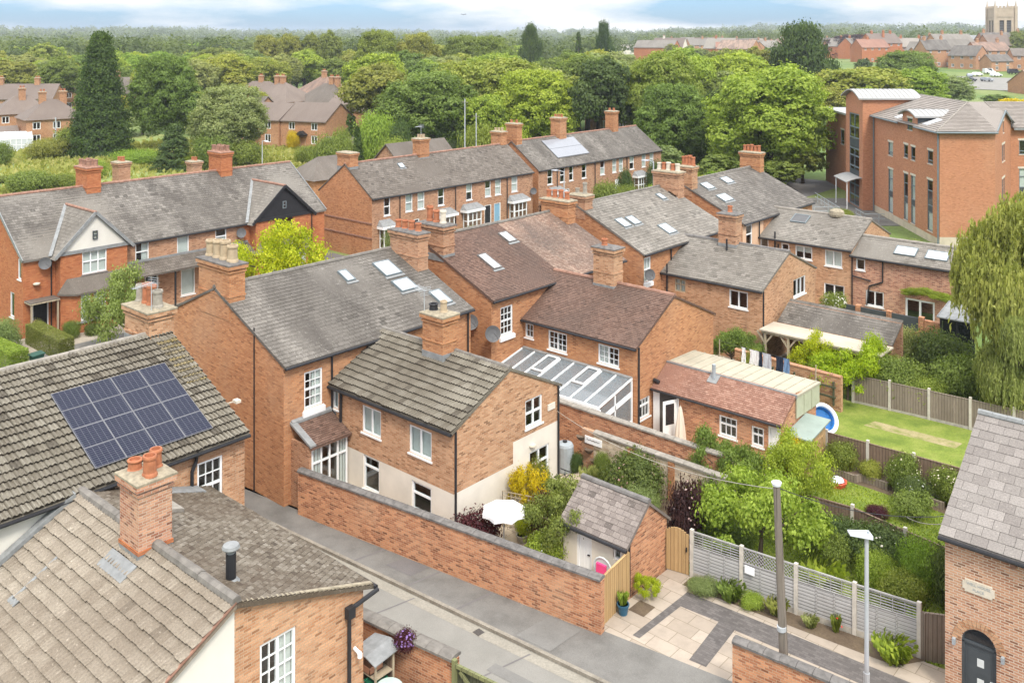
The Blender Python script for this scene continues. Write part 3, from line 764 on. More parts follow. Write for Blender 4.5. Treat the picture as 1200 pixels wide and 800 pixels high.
def chimney(par, x0, x1, y0, y1, z0, z1, mat, pots=(), cap='mortar_cap', corbel=0.05, flash=None, band=True, name='chimney'):
    """Brick stack with oversailing courses; pots and flashing are sub-parts. pots: (x, y, height, radius, material)"""
    mb = MB(); mb.box(x0, x1, y0, y1, z0, z1)
    for k, (a, h) in enumerate(((z1 - 0.30, 0.075), (z1 - 0.15, 0.15))):
        c = corbel * (k + 1); mb.box(x0 - c, x1 + c, y0 - c, y1 + c, a, a + h)
    if band: mb.box(x0 - 0.03, x1 + 0.03, y0 - 0.03, y1 + 0.03, z0 + (z1 - z0) * 0.42, z0 + (z1 - z0) * 0.42 + 0.07)
    c = corbel * 2 + 0.01
    mb.box(x0 - c, x1 + c, y0 - c, y1 + c, z1 + 0.003, z1 + 0.06, 1)
    xm, ym = (x0 + x1) / 2, (y0 + y1) / 2
    q = 0.25
    mb.grid([(x0 - c, y0 - c, z1 + .06), (x1 + c, y0 - c, z1 + .06), (x1 + c, y1 + c, z1 + .06), (x0 - c, y1 + c, z1 + .06),
             (x0 + q * (xm - x0), y0 + q * (ym - y0), z1 + .14), (x1 - q * (x1 - xm), y0 + q * (ym - y0), z1 + .14), (x1 - q * (x1 - xm), y1 - q * (y1 - ym), z1 + .14), (x0 + q * (xm - x0), y1 - q * (y1 - ym), z1 + .14)],
            [(0, 1, 5, 4), (1, 2, 6, 5), (2, 3, 7, 6), (3, 0, 4, 7), (4, 5, 6, 7)], 1)
    o = mb.build(name, [mat, cap], par)
    for (px, py, h, r, pm) in pots:
        g = MB(); b = z1 + 0.10; h *= .84
        g.lathe(px, py, [(r * 1.12, b), (r * 1.05, b + h * .12), (r * .92, b + h * .2), (r * .86, b + h * .8), (r * 1.02, b + h * .84), (r * 1.04, b + h * .92), (r * .95, b + h), (r * .75, b + h), (r * .70, b + h * .75)], 12)
        g.build('chimney_pot', pm, o, smooth=False)
    if flash:
        g = MB(); zf0, zf1 = flash
        g.box(x0 - 0.02, x1 + 0.02, y0 - 0.02, y1 + 0.02, zf0, zf1); g.build('flashing', 'lead', o)
    return o

def pots_row(x0, x1, y, n, h, r, mat):
    ms = mat if isinstance(mat, (list, tuple)) else [mat] * n
    return [(x0 + (x1 - x0) * (k + 0.5) / n, y, h * (0.92 + 0.16 * ((k * 7) % 3) / 2), r, ms[k % len(ms)]) for k in range(n)]

def downpipe(par, pts, r=0.045, mat='black_paint'):
    mb = MB(); mb.path(pts, r, 8); return mb.build('downpipe', mat, par)

def dish(par, p, n, r=0.3):
    """Satellite dish on a bracket, facing n."""
    p, n = Vector(p), Vector(n).normalized(); u = n.orthogonal().normalized(); w = n.cross(u)
    vs = [p]; k = 18
    for ring, (rr, dz) in enumerate(((0.55, 0.02), (1.0, 0.075))):
        for i in range(k):
            a = 2 * math.pi * i / k; vs.append(p + (u * math.cos(a) + w * math.sin(a)) * r * rr + n * dz * r / 0.3)
    back = [v - n * 0.025 for v in vs]
    m = len(vs); fs = [(0, 1 + i, 1 + (i + 1) % k) for i in range(k)] + [(1 + i, 1 + k + i, 1 + k + (i + 1) % k, 1 + (i + 1) % k) for i in range(k)]
    fs2 = [tuple(m + q for q in reversed(f)) for f in fs] + [(1 + k + i, m + 1 + k + i, m + 1 + k + (i + 1) % k, 1 + k + (i + 1) % k) for i in range(k)]
    mb = MB(); mb.grid(vs + back, fs + fs2); o = mb.build('satellite_dish', 'dish_grey', par)
    g = MB(); g.tube(p - n * 0.02, p - n * 0.28, 0.025); g.tube(p - w * r * 0.9 + n * 0.05, p + n * r * 1.1, 0.012); g.tube(p + n * r * 1.0, p + n * r * 1.25, 0.035); g.build('bracket', 'dish_grey', o)
    return o

def aerial(par, p, h=1.4, d=(0, -1, 0)):
    p, d = Vector(p), Vector(d).normalized(); mb = MB(); top = p + Vector((0, 0, h)); mb.tube(p, top, 0.018)
    s = Vector((-d.y, d.x, 0)); mb.tube(top - d * 0.15, top + d * 1.0, 0.012)
    for k in range(9):
        c = top + d * (-0.1 + 0.125 * k); l = 0.30 - 0.016 * k; mb.tube(c - s * l, c + s * l, 0.007, None, 5)
    for q in (-2, -1, 1, 2): mb.bar(top - d * 0.12 + Vector((0, 0, 0.08 * q)) - s * 0.25, top - d * 0.12 + Vector((0, 0, 0.08 * q)) + s * 0.25, 0.01, 0.012)
    return mb.build('aerial', 'galvanised', par)

# ------------------------------------------------------------------ ground, street and paving
def sheet(name, poly, z, mat, kind='structure'):
    mb = MB(); mb.face([(x, y, z) for x, y in poly])
    o = mb.build(name, mat); o['kind'] = kind; return o

def make_ground():
    # one sheet to the horizon; it stays flat round the houses and rises into low hills far away
    rs = [0, 60, 120, 200, 300, 450, 650, 900, 1200, 1500, 1800, 2100, 2450, 2800, 3200, 3700, 4300, 5200, 6500, 8500]
    n = 144; vs = [(0, 0, 0)]
    for r in rs[1:]:
        for k in range(n):
            a = 2 * math.pi * k / n; x, y = r * math.cos(a), r * math.sin(a)
            vs.append((x, y, hill(x, y)))
    fs = [(0, 1 + k, 1 + (k + 1) % n) for k in range(n)]
    for i in range(len(rs) - 2):
        for k in range(n):
            b = 1 + i * n; fs.append((b + k, b + n + k, b + n + (k + 1) % n, b + (k + 1) % n))
    mb = MB(); mb.grid(vs, fs); o = mb.build('ground', 'ground'); o['kind'] = 'structure'
def hill(x, y):
    r = math.hypot(x, y)
    f = max(0.0, min(1.0, (r - 1000) / 1900)); f = f * f * (3 - 2 * f)
    a = math.degrees(math.atan2(x, y)) + 41.41       # 0 = straight ahead of the camera, positive to the right
    h = 9 + 13 * math.exp(-((a - 20) / 6.0) ** 2) + 8 * math.exp(-((a + 24) / 9.0) ** 2) + 3 * math.sin(a * 0.55) + 2 * math.sin(a * 1.3 + 1)
    return f * h * (1.0 if r < 5000 else max(0.2, 1 - (r - 5000) / 6000)) + tz(x, y)
def tz(x, y):                                        # the town at the right stands on slightly higher ground
    r = math.hypot(x, y); a = math.degrees(math.atan2(x, y)) + 41.41; s = max(0.0, min(1.0, (a - 3) / 7)); return 6.0 * s * max(0.0, min(1.0, (r - 300) / 150))
make_ground()

def wl(x):  return 22.30 + (x + 30.43) * 0.1367            # street wall face
def kb(x):  return 21.29 + (x + 29.14) * 0.0825            # kerb line
def rl(x):  return 18.02 + (x + 22.0) * 0.118              # opposite edge of the lane
XS = [-60, -50, -40, -33, -28, -24, -20, -16, -12, -8, -4, 4]
sheet('lane', [(x, rl(x) - 0.05) for x in XS] + [(x, kb(x)) for x in reversed(XS)], 0.020, 'asphalt')
sheet('lane_edge_line', [(x, kb(x) - 0.42) for x in XS] + [(x, kb(x) - 0.02) for x in reversed(XS)], 0.024, 'gutter_line')
mb = MB()
for a, b in zip(XS[:-1], XS[1:]):
    for (lo, hi, z, m) in ((kb, lambda x: kb(x) + 0.13, 0.13, 1),):
        mb.grid([(a, lo(a), -.1), (b, lo(b), -.1), (b, hi(b), -.1), (a, hi(a), -.1), (a, lo(a), z), (b, lo(b), z), (b, hi(b), z), (a, hi(a), z)],
                [(4, 5, 6, 7), (0, 1, 5, 4), (2, 3, 7, 6)], 0)
o = mb.build('kerb', 'kerb_stone'); o['kind'] = 'structure'
sheet('pavement', [(x, kb(x) + 0.13) for x in XS] + [(x, wl(x) + 0.25) for x in reversed(XS)], 0.126, 'pavement_tar')
mb = MB()
for (xa, w) in ((-26.7, 0.10), (-24.1, 0.08), (-21.9, 0.10), (-19.3, 0.09)):
    mb.face([(xa, kb(xa) + .14, .131), (xa + w, kb(xa) + .14, .131), (xa + w + .25, wl(xa), .131), (xa + .25, wl(xa), .131)])
o = mb.build('pavement_joint', 'asphalt_dark'); o['kind'] = 'structure'
mb = MB()
for xa in (-24.4, -19.6, -15.2):
    mb.face([(xa, rl(xa), .026), (xa + .06, rl(xa), .026), (xa + .95, kb(xa) - .05, .026), (xa + .89, kb(xa) - .05, .026)])
o = mb.build('lane_joint', 'asphalt_dark'); o['kind'] = 'structure'
# wear on the lane: a trench patch, covers and a drain
sheet('lane_patch', [(-25.6, rl(-25.6) + .5), (-23.3, rl(-23.3) + .6), (-23.2, rl(-23.2) + 1.5), (-25.5, rl(-25.5) + 1.35)], 0.028, 'asphalt_dark')
sheet('lane_patch', [(-19.2, kb(-19.2) - 1.5), (-14.0, kb(-14.0) - 1.6), (-14.0, kb(-14.0) - 1.15), (-19.2, kb(-19.2) - 1.1)], 0.028, 'lane_patch')
for i, (x, q, r) in enumerate(((-22.2, 1.9, .30), (-16.6, 2.1, .3), (-20.6, .25, .2))):
    n = 14 if r > .25 else 4; sheet('road_cover', [(x + r * math.cos(6.283 * k / n + .7), kb(x) - q + r * math.sin(6.283 * k / n + .7)) for k in range(n)], 0.030, 'cover_iron')
sheet('pavement_patch', [(-19.5, kb(-19.5) + .2), (-18.2, kb(-18.2) + .2), (-18.1, wl(-18.1) - .1), (-19.3, wl(-19.3) - .1)], 0.1345, 'lane_patch')
sheet('pavement_patch', [(-25.6, kb(-25.6) + .6), (-24.4, kb(-24.4) + .6), (-24.3, wl(-24.3) - .05), (-25.4, wl(-25.4) - .05)], 0.1345, 'asphalt_dark')
# the street between the terraces, and its pavements
sheet('back_street', [(-56.2, -10), (-47.4, -10), (-47.4, 120), (-56.2, 120)], 0.018, 'asphalt_dark')
sheet('back_pavement', [(-58.3, 20), (-56.3, 20), (-56.3, 105), (-58.3, 105)], 0.10, 'pavement_tar')
sheet('back_pavement', [(-47.3, 20), (-45.4, 20), (-45.4, 105), (-47.3, 105)], 0.10, 'pavement_tar')
sheet('side_road', [(-100, 48.4), (-56.2, 48.4), (-56.2, 51.4), (-100, 51.4)], 0.022, 'asphalt_dark')
sheet('yard', [(-62, 20.8), (-58.4, 20.8), (-58.4, 48), (-62, 48)], 0.05, 'yard')
sheet('yard', [(-45.3, 22.8), (-16, 24.3), (-16, 26), (-24.4, 41), (-24.4, 70), (-45.3, 74)], 0.014, 'yard')
sheet('patio', [(-27.5, 23.1), (-20.4, 23.9), (-20.4, 27.6), (-22.5, 32.9), (-31.7, 32.9), (-31.7, 31), (-24.5, 31), (-24.5, 24.5), (-31.6, 24.5), (-31.6, 22.7)], 0.05, 'patio_paving')
sheet('patio', [(-31.6, 33.7), (-17.5, 33.7), (-17.5, 38.1), (-31.6, 38.1)], 0.045, 'patio_paving')
# gardens
sheet('lawn', [(-19.6, 40.9), (-4, 40.9), (-4, 48.9), (-19.6, 48.4)], 0.030, 'lawn')
sheet('lawn_strip', [(-17.45, 45.75), (-13.3, 45.95), (-13.2, 46.75), (-17.2, 46.6)], 0.034, 'dry_soil')
sheet('lawn', [(-17.6, 35.0), (-4, 34.6), (-4, 40.3), (-17.6, 40.3)], 0.028, 'lawn')
sheet('lawn', [(-17.8, 29.4), (-4, 29.7), (-4, 34.4), (-17.8, 34.9)], 0.026, 'lawn')
sheet('soil_bed', [(-21.5, 30.0), (-17.6, 29.4), (-17.6, 33.0), (-25.0, 33.0)], 0.060, 'soil_bed')
sheet('soil_bed', [(-16.9, 39.6), (-9, 39.3), (-9, 40.4), (-16.9, 40.4)], 0.034, 'soil_bed')
sheet('lawn', [(-24, 49), (-2, 49.4), (-2, 62), (-17.6, 62), (-17.6, 56), (-24, 56)], 0.022, 'lawn')
# driveway of pale slabs with a dark block band
sheet('driveway', [(-17.5, 24.05), (-13.1, 24.6), (-13.1, 24.9), (-4, 25.4), (-4, 30), (-17.9, 28.8), (-17.9, 25)], 0.120, 'slab_paving')
sheet('driveway_band', [(-16.75, 24.75), (-16.65, 27.9), (-4, 28.6), (-4, 27.6), (-14.45, 27.1), (-14.25, 24.95), (-14.8, 24.9), (-15.05, 27.15), (-16.4, 27.05), (-16.5, 24.75)], 0.124, 'block_paving')
sheet('drain_cover', [(-17.6, 25.75), (-17.0, 25.75), (-17.0, 26.45), (-17.6, 26.45)], 0.126, 'soil_bed')
sheet('soil_bed', [(-17.0, 28.15), (-10.0, 28.75), (-9.4, 29.6), (-17.0, 28.75)], 0.126, 'soil_bed')
# left-hand side: meadow and allotment ground behind the red house
sheet('meadow', [(-190, 40), (-80, 10), (-76, 60), (-82, 98), (-128, 102), (-180, 90)], 0.02, 'meadow')
sheet('meadow_path', [(-158, 60), (-90, 44), (-90, 45.2), (-158, 61.6)], 0.04, 'lawn')
mb = MB(); mb.face([(x, y, tz(x, y) + .15) for x, y in ((-110, 330), (-94, 330), (-94, 355), (-110, 355))]); mb.face([(x, y, tz(x, y) + .15) for x, y in ((-94, 330), (-78, 330), (-78, 355), (-94, 355))]); mb.face([(x, y, tz(x, y) + .15) for x, y in ((-110, 355), (-94, 355), (-94, 380), (-110, 380))]); mb.face([(x, y, tz(x, y) + .15) for x, y in ((-94, 355), (-78, 355), (-78, 380), (-94, 380))])
o = mb.build('car_park', 'asphalt'); o['kind'] = 'structure'
# yard by the lane on the near side
sheet('yard', [(-28, 4), (2, 4), (2, 18.5), (-20, 18), (-28, 17.4)], 0.01, 'yard')
# ------------------------------------------------------------------ the row of four back-to-street houses
RX0, RX1, RR = -42.0, -31.8, -36.9
# House A
A_ = thing('brick_house', 'brick house with grey slate roof and white rooflights at the lane wall end', 'house', (-36.9, 27.5, 0), group='houses of the middle row')
wA = [W('+x', 23.20, 24.12, 3.72, 5.24, nx=1, tr=(0.52,), bx=2, by=1, curtain='right'), W('+x', 31.35, 31.80, 3.9, 5.3, nx=1, tr=(0.5,))]
walls(A_, RX0, RX1, 22.2, 33.0, 5.85, 8.05, 'y', 'brick_orange', wA, r0=RR)
mb = MB(); mb.box(-31.84, -31.72, 23.10, 24.22, 3.35, 3.66); mb.build('window_apron', 'white_paint', A_)
def lichA(u, v, r): return min(1.0, r * 0.6 + 0.45 * math.exp(-((u - 0.8) / 1.0) ** 2) + 0.15 * (v > 4.4))
rA = gable_roof(A_, RX0, RX1, 22.2, 33.0, 5.85, 8.05, 'y', 'slate', 'slate', r0=RR, seed=3, rfun=lichA)
for q in ((30.35, 31.4, 7.22, 7.69), (30.3, 31.35, 6.70, 7.06)): skylight(rA, *q)
skylight(rA, 28.2, 28.7, 7.35, 7.69); skylight(rA, 31.6, 32.3, 6.08, 6.51)
chimney(A_, -38.2, -35.72, 22.18, 22.95, 6.8, 9.12, 'brick_orange', pots_row(-38.1, -35.8, 22.56, 4, 0.95, 0.24, 'buff_clay'), cap='coping_stone')
chimney(A_, -36.9, -34.8, 32.3, 33.0, 7.0, 9.0, 'brick_brown', pots_row(-36.9, -34.9, 32.65, 4, 0.55, 0.17, 'terracotta'), cap='coping_stone')
downpipe(A_, [(-31.72, 24.55, 5.7), (-31.72, 24.55, 3.4), (-31.5, 24.6, 3.2)]); downpipe(A_, [(-31.72, 32.75, 5.7), (-31.72, 32.75, 0.2)])
mb = MB(); mb.box(-33.9, -33.84, 22.17, 22.2, 0.1, 6.9); mb.build('cable', 'black_paint', A_)
# rear wing of A
AWx0, AWx1 = -31.8, -24.55
wins = [W('-y', -31.75, -31.36, 3.42, 4.2, nx=1, curtain='grey'), W('-y', -29.82, -28.66, 2.96, 4.06, nx=2, curtain='grey'), W('-y', -27.0, -25.75, 2.95, 4.03, nx=2, curtain='grey'),
        W('-y', -29.75, -28.76, 0.70, 2.06, nx=1, tr=(0.72,)), W('-y', -26.86, -25.76, 0.80, 1.92, nx=1, tr=(0.62,)),
        W('+x', 28.65, 29.72, 3.22, 4.36, nx=2, tr=(0.5,)), W('+x', 28.9, 30.16, 1.05, 2.2, nx=2, tr=(0.5,))]
walls(A_, AWx0, AWx1, 24.6, 30.8, 4.5, 5.95, 'x', ['brick_pale', 'cream_render'], wins, skip=('-x',),
      zones={'-y': [(-31.8, -24.55, 0, 2.08, 1)], '+x': [(24.6, 27.9, 0, 2.1, 1), (27.9, 30.8, 0, 2.95, 1)]})
rAW = gable_roof(A_, -32.3, AWx1, 24.6, 30.8, 4.5, 5.95, 'x', 'tile_conc', 'conc', seed=11, gov=0.05, ridge='tile_ridge' if 'tile_ridge' in MAT else 'ridge_grey')
chimney(A_, -28.75, -27.55, 26.95, 27.75, 5.6, 7.45, 'brick_orange', [(-28.45, 27.3, 0.35, 0.2, 'black_paint'), (-27.9, 27.35, 0.6, 0.16, 'buff_clay')], flash=(5.6, 5.95))
aerial(A_, (-28.7, 27.0, 7.5), 0.9, (-0.9, 0.3, 0))
downpipe(A_, [(-31.1, 24.52, 4.5), (-31.1, 24.50, 0.2)], 0.06); downpipe(A_, [(-24.50, 24.64, 4.4), (-24.50, 24.64, 0.3)]); downpipe(A_, [(-24.50, 30.72, 4.4), (-24.50, 30.72, 0.1)])
mb = MB(); mb.box(-24.55, -24.5, 30.05, 30.5, 3.55, 3.8); mb.build('vent_box', 'cream_render', A_)
mb = MB(); mb.lathe(-24.53, 29.05, [(0.16, 2.42), (0.17, 2.45), (0.16, 2.5)], 12); mb.build('wall_lamp', 'stone', A_)
# glazed lean-to in the corner
mb = MB(); S = Side('+x', -30.55)
mb.box(-31.8, -30.6, 22.55, 22.67, 0, 2.75); mb.build('side_wall', 'brick_brown', A_)
window(A_, Side('+x', -30.6), 22.7, 24.5, 0.6, 2.7, nx=4, tr=(0.68,), name='garden_window', curtain='sides')
mb = MB(); mb.box(-30.7, -30.6, 22.67, 24.5, 0, 0.6); mb.build('side_wall', 'cream_render', A_)
mb = MB(); P = Vector((-30.42, 22.55, 2.74)); Q = Vector((-31.8, 22.55, 3.32)); L = (Q - P)
mb.obox(P, (0, 2.0, 0), L, (0, 0, -0.08)); tiles(mb, P, (0, 1, 0), L, 2.0, L.length, 'clay', 5); o = mb.build('lean_to_roof', ['tile_brown', 'tile_brown'], A_)
mb = MB(); mb.obox(Q + Vector((0.12, 0, 0.0)), (0, 2.0, 0), (-.16, 0, .10), (0, 0, 0.1)); mb.obox(P + Vector((0, -.06, .02)), (0, .28, 0), L, (0, 0, .09)); mb.build('flashing', 'lead', o)

# House B
B_ = thing('brick_house', 'brick house with brown tiled roof and a glass lean-to', 'house', (-36.9, 40.3, 0), group='houses of the middle row')
walls(B_, RX0, RX1, 34.5, 46.0, 5.9, 8.15, 'y', 'brick_orange', [W('+x', 35.18, 36.12, 3.85, 5.3, nx=1, tr=(0.5,), bx=2, by=1), W('+x', 44.55, 44.8, 4.6, 5.2, nx=1)], r0=RR)
mb = MB(); mb.box(-31.84, -31.70, 35.08, 36.22, 3.6, 3.80); mb.build('window_apron', 'white_paint', B_)
rB = gable_roof(B_, RX0, RX1, 34.5, 40.4, 5.9, 8.15, 'y', 'tile_brown', 'clay', r0=RR, seed=5, ridge='ridge_grey')
rB2 = gable_roof(B_, RX0, RX1, 40.53, 46.0, 5.9, 8.13, 'y', 'tile_old', 'clay', r0=RR, seed=6, ridge='ridge_grey')
skylight(rB, 36.55, 37.2, 6.66, 7.21, frame='ridge_dark'); skylight(rB, 39.55, 40.25, 7.36, 7.75, frame='ridge_dark')
chimney(B_, -37.15, -35.2, 34.48, 35.3, 7.2, 9.0, 'brick_brown', [(-36.6, 34.85, 1.0, 0.19, 'terracotta'), (-36.1, 34.85, 0.8, 0.19, 'terracotta'), (-35.6, 34.85, 0.85, 0.18, 'stone')], cap='coping_stone', flash=(7.2, 7.55))
chimney(B_, -37.5, -35.4, 45.3, 46.05, 7.2, 8.85, 'brick_orange', pots_row(-37.4, -35.5, 45.65, 4, 0.62, 0.17, 'terracotta'))
dish(B_, (-33.0, 34.25, 4.55), (0.75, -0.55, 0.3), 0.38)
o = dish(B_, (-31.45, 34.2, 4.3), (0.8, -0.5, 0.3), 0.40)
downpipe(B_, [(-31.72, 44.05, 5.7), (-31.72, 44.05, 4.6)])
wins = [W('-y', -31.68, -31.12, 3.45, 4.2, nx=1, bx=1, by=1), W('-y', -30.14, -28.94, 3.18, 4.14, nx=2, bx=1, by=2), W('-y', -27.02, -25.78, 3.2, 4.12, nx=2, bx=1, by=2, curtain='left'),
        W('+x', 37.15, 38.05, 0.92, 1.88, nx=1, tr=(0.66,), bx=2, by=0)]
walls(B_, -31.8, -24.75, 36.95, 44.1, 4.5, 6.2, 'x', 'brick_orange', wins, skip=('-x',), r0=40.2)
rBW = gable_roof(B_, -32.3, -24.75, 36.95, 44.1, 4.5, 6.2, 'x', 'tile_brown', 'clay', r0=40.2, seed=8, ridge='ridge_clay')
chimney(B_, -29.4, -28.1, 39.8, 40.6, 5.8, 7.95, 'brick_pale', [(-28.9, 40.1, 0.45, 0.17, 'terracotta')], cap='coping_stone', flash=(5.8, 6.1))
downpipe(B_, [(-24.68, 37.0, 4.4), (-24.68, 37.0, 0.1)])
mb = MB(); mb.tube((-24.7, 38.3, 2.55), (-24.4, 38.3, 2.5), 0.09); mb.build('wall_lamp', 'black_paint', B_)
# conservatory: lean-to glass roof on white rafters
mb = MB(); T0, T1, B0, B1 = Vector((-31.75, 36.9, 2.86)), Vector((-25.0, 36.9, 2.86)), Vector((-31.75, 34.25, 2.26)), Vector((-25.0, 34.25, 2.26))
for k in range(9):
    f = k / 8; mb.bar(B0.lerp(B1, f) + Vector((0, 0, .04)), T0.lerp(T1, f) + Vector((0, 0, .04)), 0.055, 0.08)
mb.bar(B0, B1, 0.12, 0.12); mb.bar(T0, T1, 0.08, 0.10)
for k in (2, 5):
    f0, f1 = (k + 0.08) / 8, (k + 0.92) / 8
    a, b = B0.lerp(B1, f0), B0.lerp(B1, f1); c, d = T0.lerp(T1, f0), T0.lerp(T1, f1)
    for (p, q) in ((a.lerp(c, .45), b.lerp(d, .45)), (a.lerp(c, .95), b.lerp(d, .95)), (a.lerp(c, .45), a.lerp(c, .95)), (b.lerp(d, .45), b.lerp(d, .95))): mb.bar(p + Vector((0, 0, .09)), q + Vector((0, 0, .09)), 0.08, 0.07)
x = -25.0
mb.bar((x, 36.85, 0), (x, 36.85, 2.8), .08, .08); mb.bar((x, 34.3, 0), (x, 34.3, 2.2), .08, .08); mb.bar((x, 35.5, 0), (x, 35.5, 2.5), .06, .06)
mb.bar((x, 34.3, 1.7), (x, 36.85, 2.2), .06, .22); mb.bar((x, 34.3, 0.9), (x, 36.85, 0.9), .06, .1)
cons = mb.build('conservatory', 'white_paint', B_)
mb = MB(); mb.face([B0 + Vector((0, 0, .02)), B1 + Vector((0, 0, .02)), T1 + Vector((0, 0, .02)), T0 + Vector((0, 0, .02))]); mb.face([(x, 34.3, 0.1), (x, 36.85, 0.1), (x, 36.85, 2.8), (x, 34.3, 2.2)]); mb.build('pane', 'roof_glass', cons)
mb = MB(); mb.box(-31.7, -25.05, 34.3, 36.9, 0.06, 0.1); mb.box(-30.8, -29.4, 35.0, 36.2, 0.1, 0.85); mb.box(-28.4, -26.6, 35.1, 35.9, 0.1, 0.8); mb.build('floor', 'blind_grey', cons)
mb = MB(); mb.obox(T0 + Vector((0, .03, -.02)), T1 - T0, (0, .0, .14), (0, -.14, -.03)); mb.build('flashing', 'lead', cons)

# House C
C_ = thing('brick_house', 'brick house with pale slate roof behind the brown roofed house', 'house', (-36.9, 53.3, 0), group='houses of the middle row')
walls(C_, RX0, RX1, 48.1, 58.7, 5.85, 8.2, 'y', 'brick_orange', [W('+x', 48.1 + .12, 48.98, 4.0, 5.5, nx=1, tr=(0.5,), bx=1, curtain='net'), W('+x', 58.05, 58.5, 4.3, 4.9, nx=1)], r0=RR)
mb = MB(); mb.box(-31.84, -31.68, 48.15, 49.12, 3.7, 3.95); mb.build('window_apron', 'white_paint', C_)
rC = gable_roof(C_, RX0, RX1, 48.1, 58.7, 5.85, 8.2, 'y', 'slate_pale', 'slate', r0=RR, seed=21)
for q in ((49.35, 50.15, 6.86, 7.25), (50.45, 51.25, 6.86, 7.23), (52.25, 53.25, 6.19, 6.62), (56.2, 56.75, 7.56, 7.86)): skylight(rC, *q)
skylight(rC, 57.9, 58.35, 7.54, 7.86, pane='dish_grey')
chimney(C_, -37.5, -36.2, 48.08, 48.9, 7.3, 8.75, 'brick_brown', [(-37.1, 48.5, 0.4, 0.15, 'grey_clay'), (-36.5, 48.5, 0.9, 0.15, 'grey_clay')])
chimney(C_, -37.4, -35.3, 57.9, 58.72, 7.3, 9.25, 'brick_brown', pots_row(-37.3, -35.4, 58.3, 5, 0.65, 0.18, ['stone', 'terracotta', 'stone', 'terracotta', 'stone']))
dish(C_, (-31.4, 45.6 + 2.6, 4.55), (0.85, -0.45, 0.25), 0.36); dish(C_, (-33.4, 47.85, 5.2), (0.8, -0.5, 0.25), 0.32)
downpipe(C_, [(-31.72, 51.2, 5.7), (-31.72, 51.2, 4.6)])
wins = [W('-y', -30.85, -30.08, 3.28, 4.1, nx=2, tr=(0.6,), fm='timber_pale', sill=None, curtain='grey'), W('-y', -27.13, -25.92, 3.05, 4.06, nx=2), W('+x', 54.3, 56.06, 3.05, 4.15, nx=3, bx=0)]
walls(C_, -31.8, -25.0, 50.2, 57.5, 4.4, 6.0, 'x', 'brick_pale', wins, skip=('-x',), r0=53.7)
rCW = gable_roof(C_, -32.3, -25.0, 50.2, 57.5, 4.4, 6.0, 'x', 'slate_pale', 'slate_small', r0=53.7, seed=23, ridge='ridge_dark', ov=0.15)
chimney(C_, -29.5, -28.3, 53.2, 54.0, 5.6, 7.8, 'brick_brown', [(-28.9, 53.6, 0.5, 0.16, 'terracotta')], cap='coping_stone', flash=(5.6, 5.98))
mb = MB(); mb.tube((-28.75, 52.9, 5.6), (-28.75, 52.9, 6.35), 0.06); mb.tube((-31.35, 50.1, 3.0), (-31.35, 50.1, 4.9), 0.055); mb.build('vent_pipe', 'black_paint', C_)
downpipe(C_, [(-24.95, 50.25, 4.3), (-24.95, 50.25, 0.2)])

# House D
D_ = thing('brick_house', 'brick house with cream rear wall and long stepped rear wing near the chestnut', 'house', (-36.9, 66.6, 0), group='houses of the middle row')
walls(D_, RX0, RX1, 60.8, 72.5, 5.8, 8.15, 'y', ['brick_orange', 'salmon_render'], [W('+x', 61.35, 62.3, 4.0, 5.5, nx=1, tr=(0.55,)), W('+x', 71.3, 71.8, 4.3, 5.0, nx=1)], r0=RR, zones={'+x': [(60.8, 64.0, 0, 5.8, 1)]})
rD = gable_roof(D_, RX0, RX1, 60.8, 72.5, 5.8, 8.15, 'y', 'slate', 'slate', r0=RR, seed=31)
for q in ((62.45, 63.5, 7.5, 7.85), (65.65, 66.75, 7.56, 7.9), (62.2, 63.55, 6.79, 7.16)): skylight(rD, *q)
chimney(D_, -37.0, -35.9, 60.78, 61.6, 7.2, 9.3, 'brick_pale', pots_row(-36.95, -35.9, 61.2, 4, 0.85, 0.17, 'terracotta'))
chimney(D_, -37.8, -36.0, 71.8, 72.55, 7.4, 9.3, 'brick_orange', pots_row(-37.7, -36.1, 72.2, 5, 0.65, 0.15, 'terracotta'))
downpipe(D_, [(-31.7, 63.2, 5.6), (-31.7, 63.2, 4.4)])
wins = [W('-y', -31.75, -31.1, 3.5, 4.32, nx=1), W('-y', -30.12, -29.5, 3.62, 4.2, nx=1, fw=.09), W('-y', -29.05, -27.8, 3.28, 4.2, nx=2, curtain='blind'), W('-y', -26.88, -25.66, 3.1, 4.2, nx=2, curtain='net'), W('-y', -26.95, -25.5, 0.78, 1.88, nx=2)]
walls(D_, -31.8, -25.0, 63.4, 70.6, 4.5, 6.0, 'x', 'brick_pale', wins, skip=('-x',))
rDW = gable_roof(D_, -32.3, -25.0, 63.4, 70.6, 4.5, 6.0, 'x', 'slate_pale', 'slate_small', seed=33, ridge='coping_pale')
skylight(rDW, -30.4, -29.2, 5.35, 5.75, pane='dish_grey', apron=False)
mb = MB(); mb.lathe(-27.5, 67.0, [(0.5, 5.9), (0.55, 6.05), (0.5, 6.3), (0.3, 6.42)], 10); mb.build('ridge_vent', 'mortar_cap', D_)
mb = MB(); mb.tube((-30.55, 63.3, 3.4), (-30.55, 63.3, 4.95), 0.06); mb.tube((-30.3, 63.3, 3.4), (-30.3, 63.3, 4.1), 0.05); mb.build('vent_pipe', 'black_paint', D_)
wins = [W('-y', -24.72, -24.1, 3.15, 3.92, nx=1), W('-y', -24.05, -22.85, 0.87, 1.9, nx=2), W('-y', -21.45, -19.6, 0.5, 1.85, nx=2, fw=.12), W('+x', 65.3, 66.2, 2.5, 4.4, nx=2)]
walls(D_, -25.0, -18.5, 63.45, 67.3, 4.2, 5.15, 'x', 'brick_mixed', wins, skip=('-x',))
rD2 = gable_roof(D_, -25.05, -18.5, 63.45, 67.3, 4.2, 5.15, 'x', 'slate_pale', 'slate_small', seed=35, ridge='coping_pale')
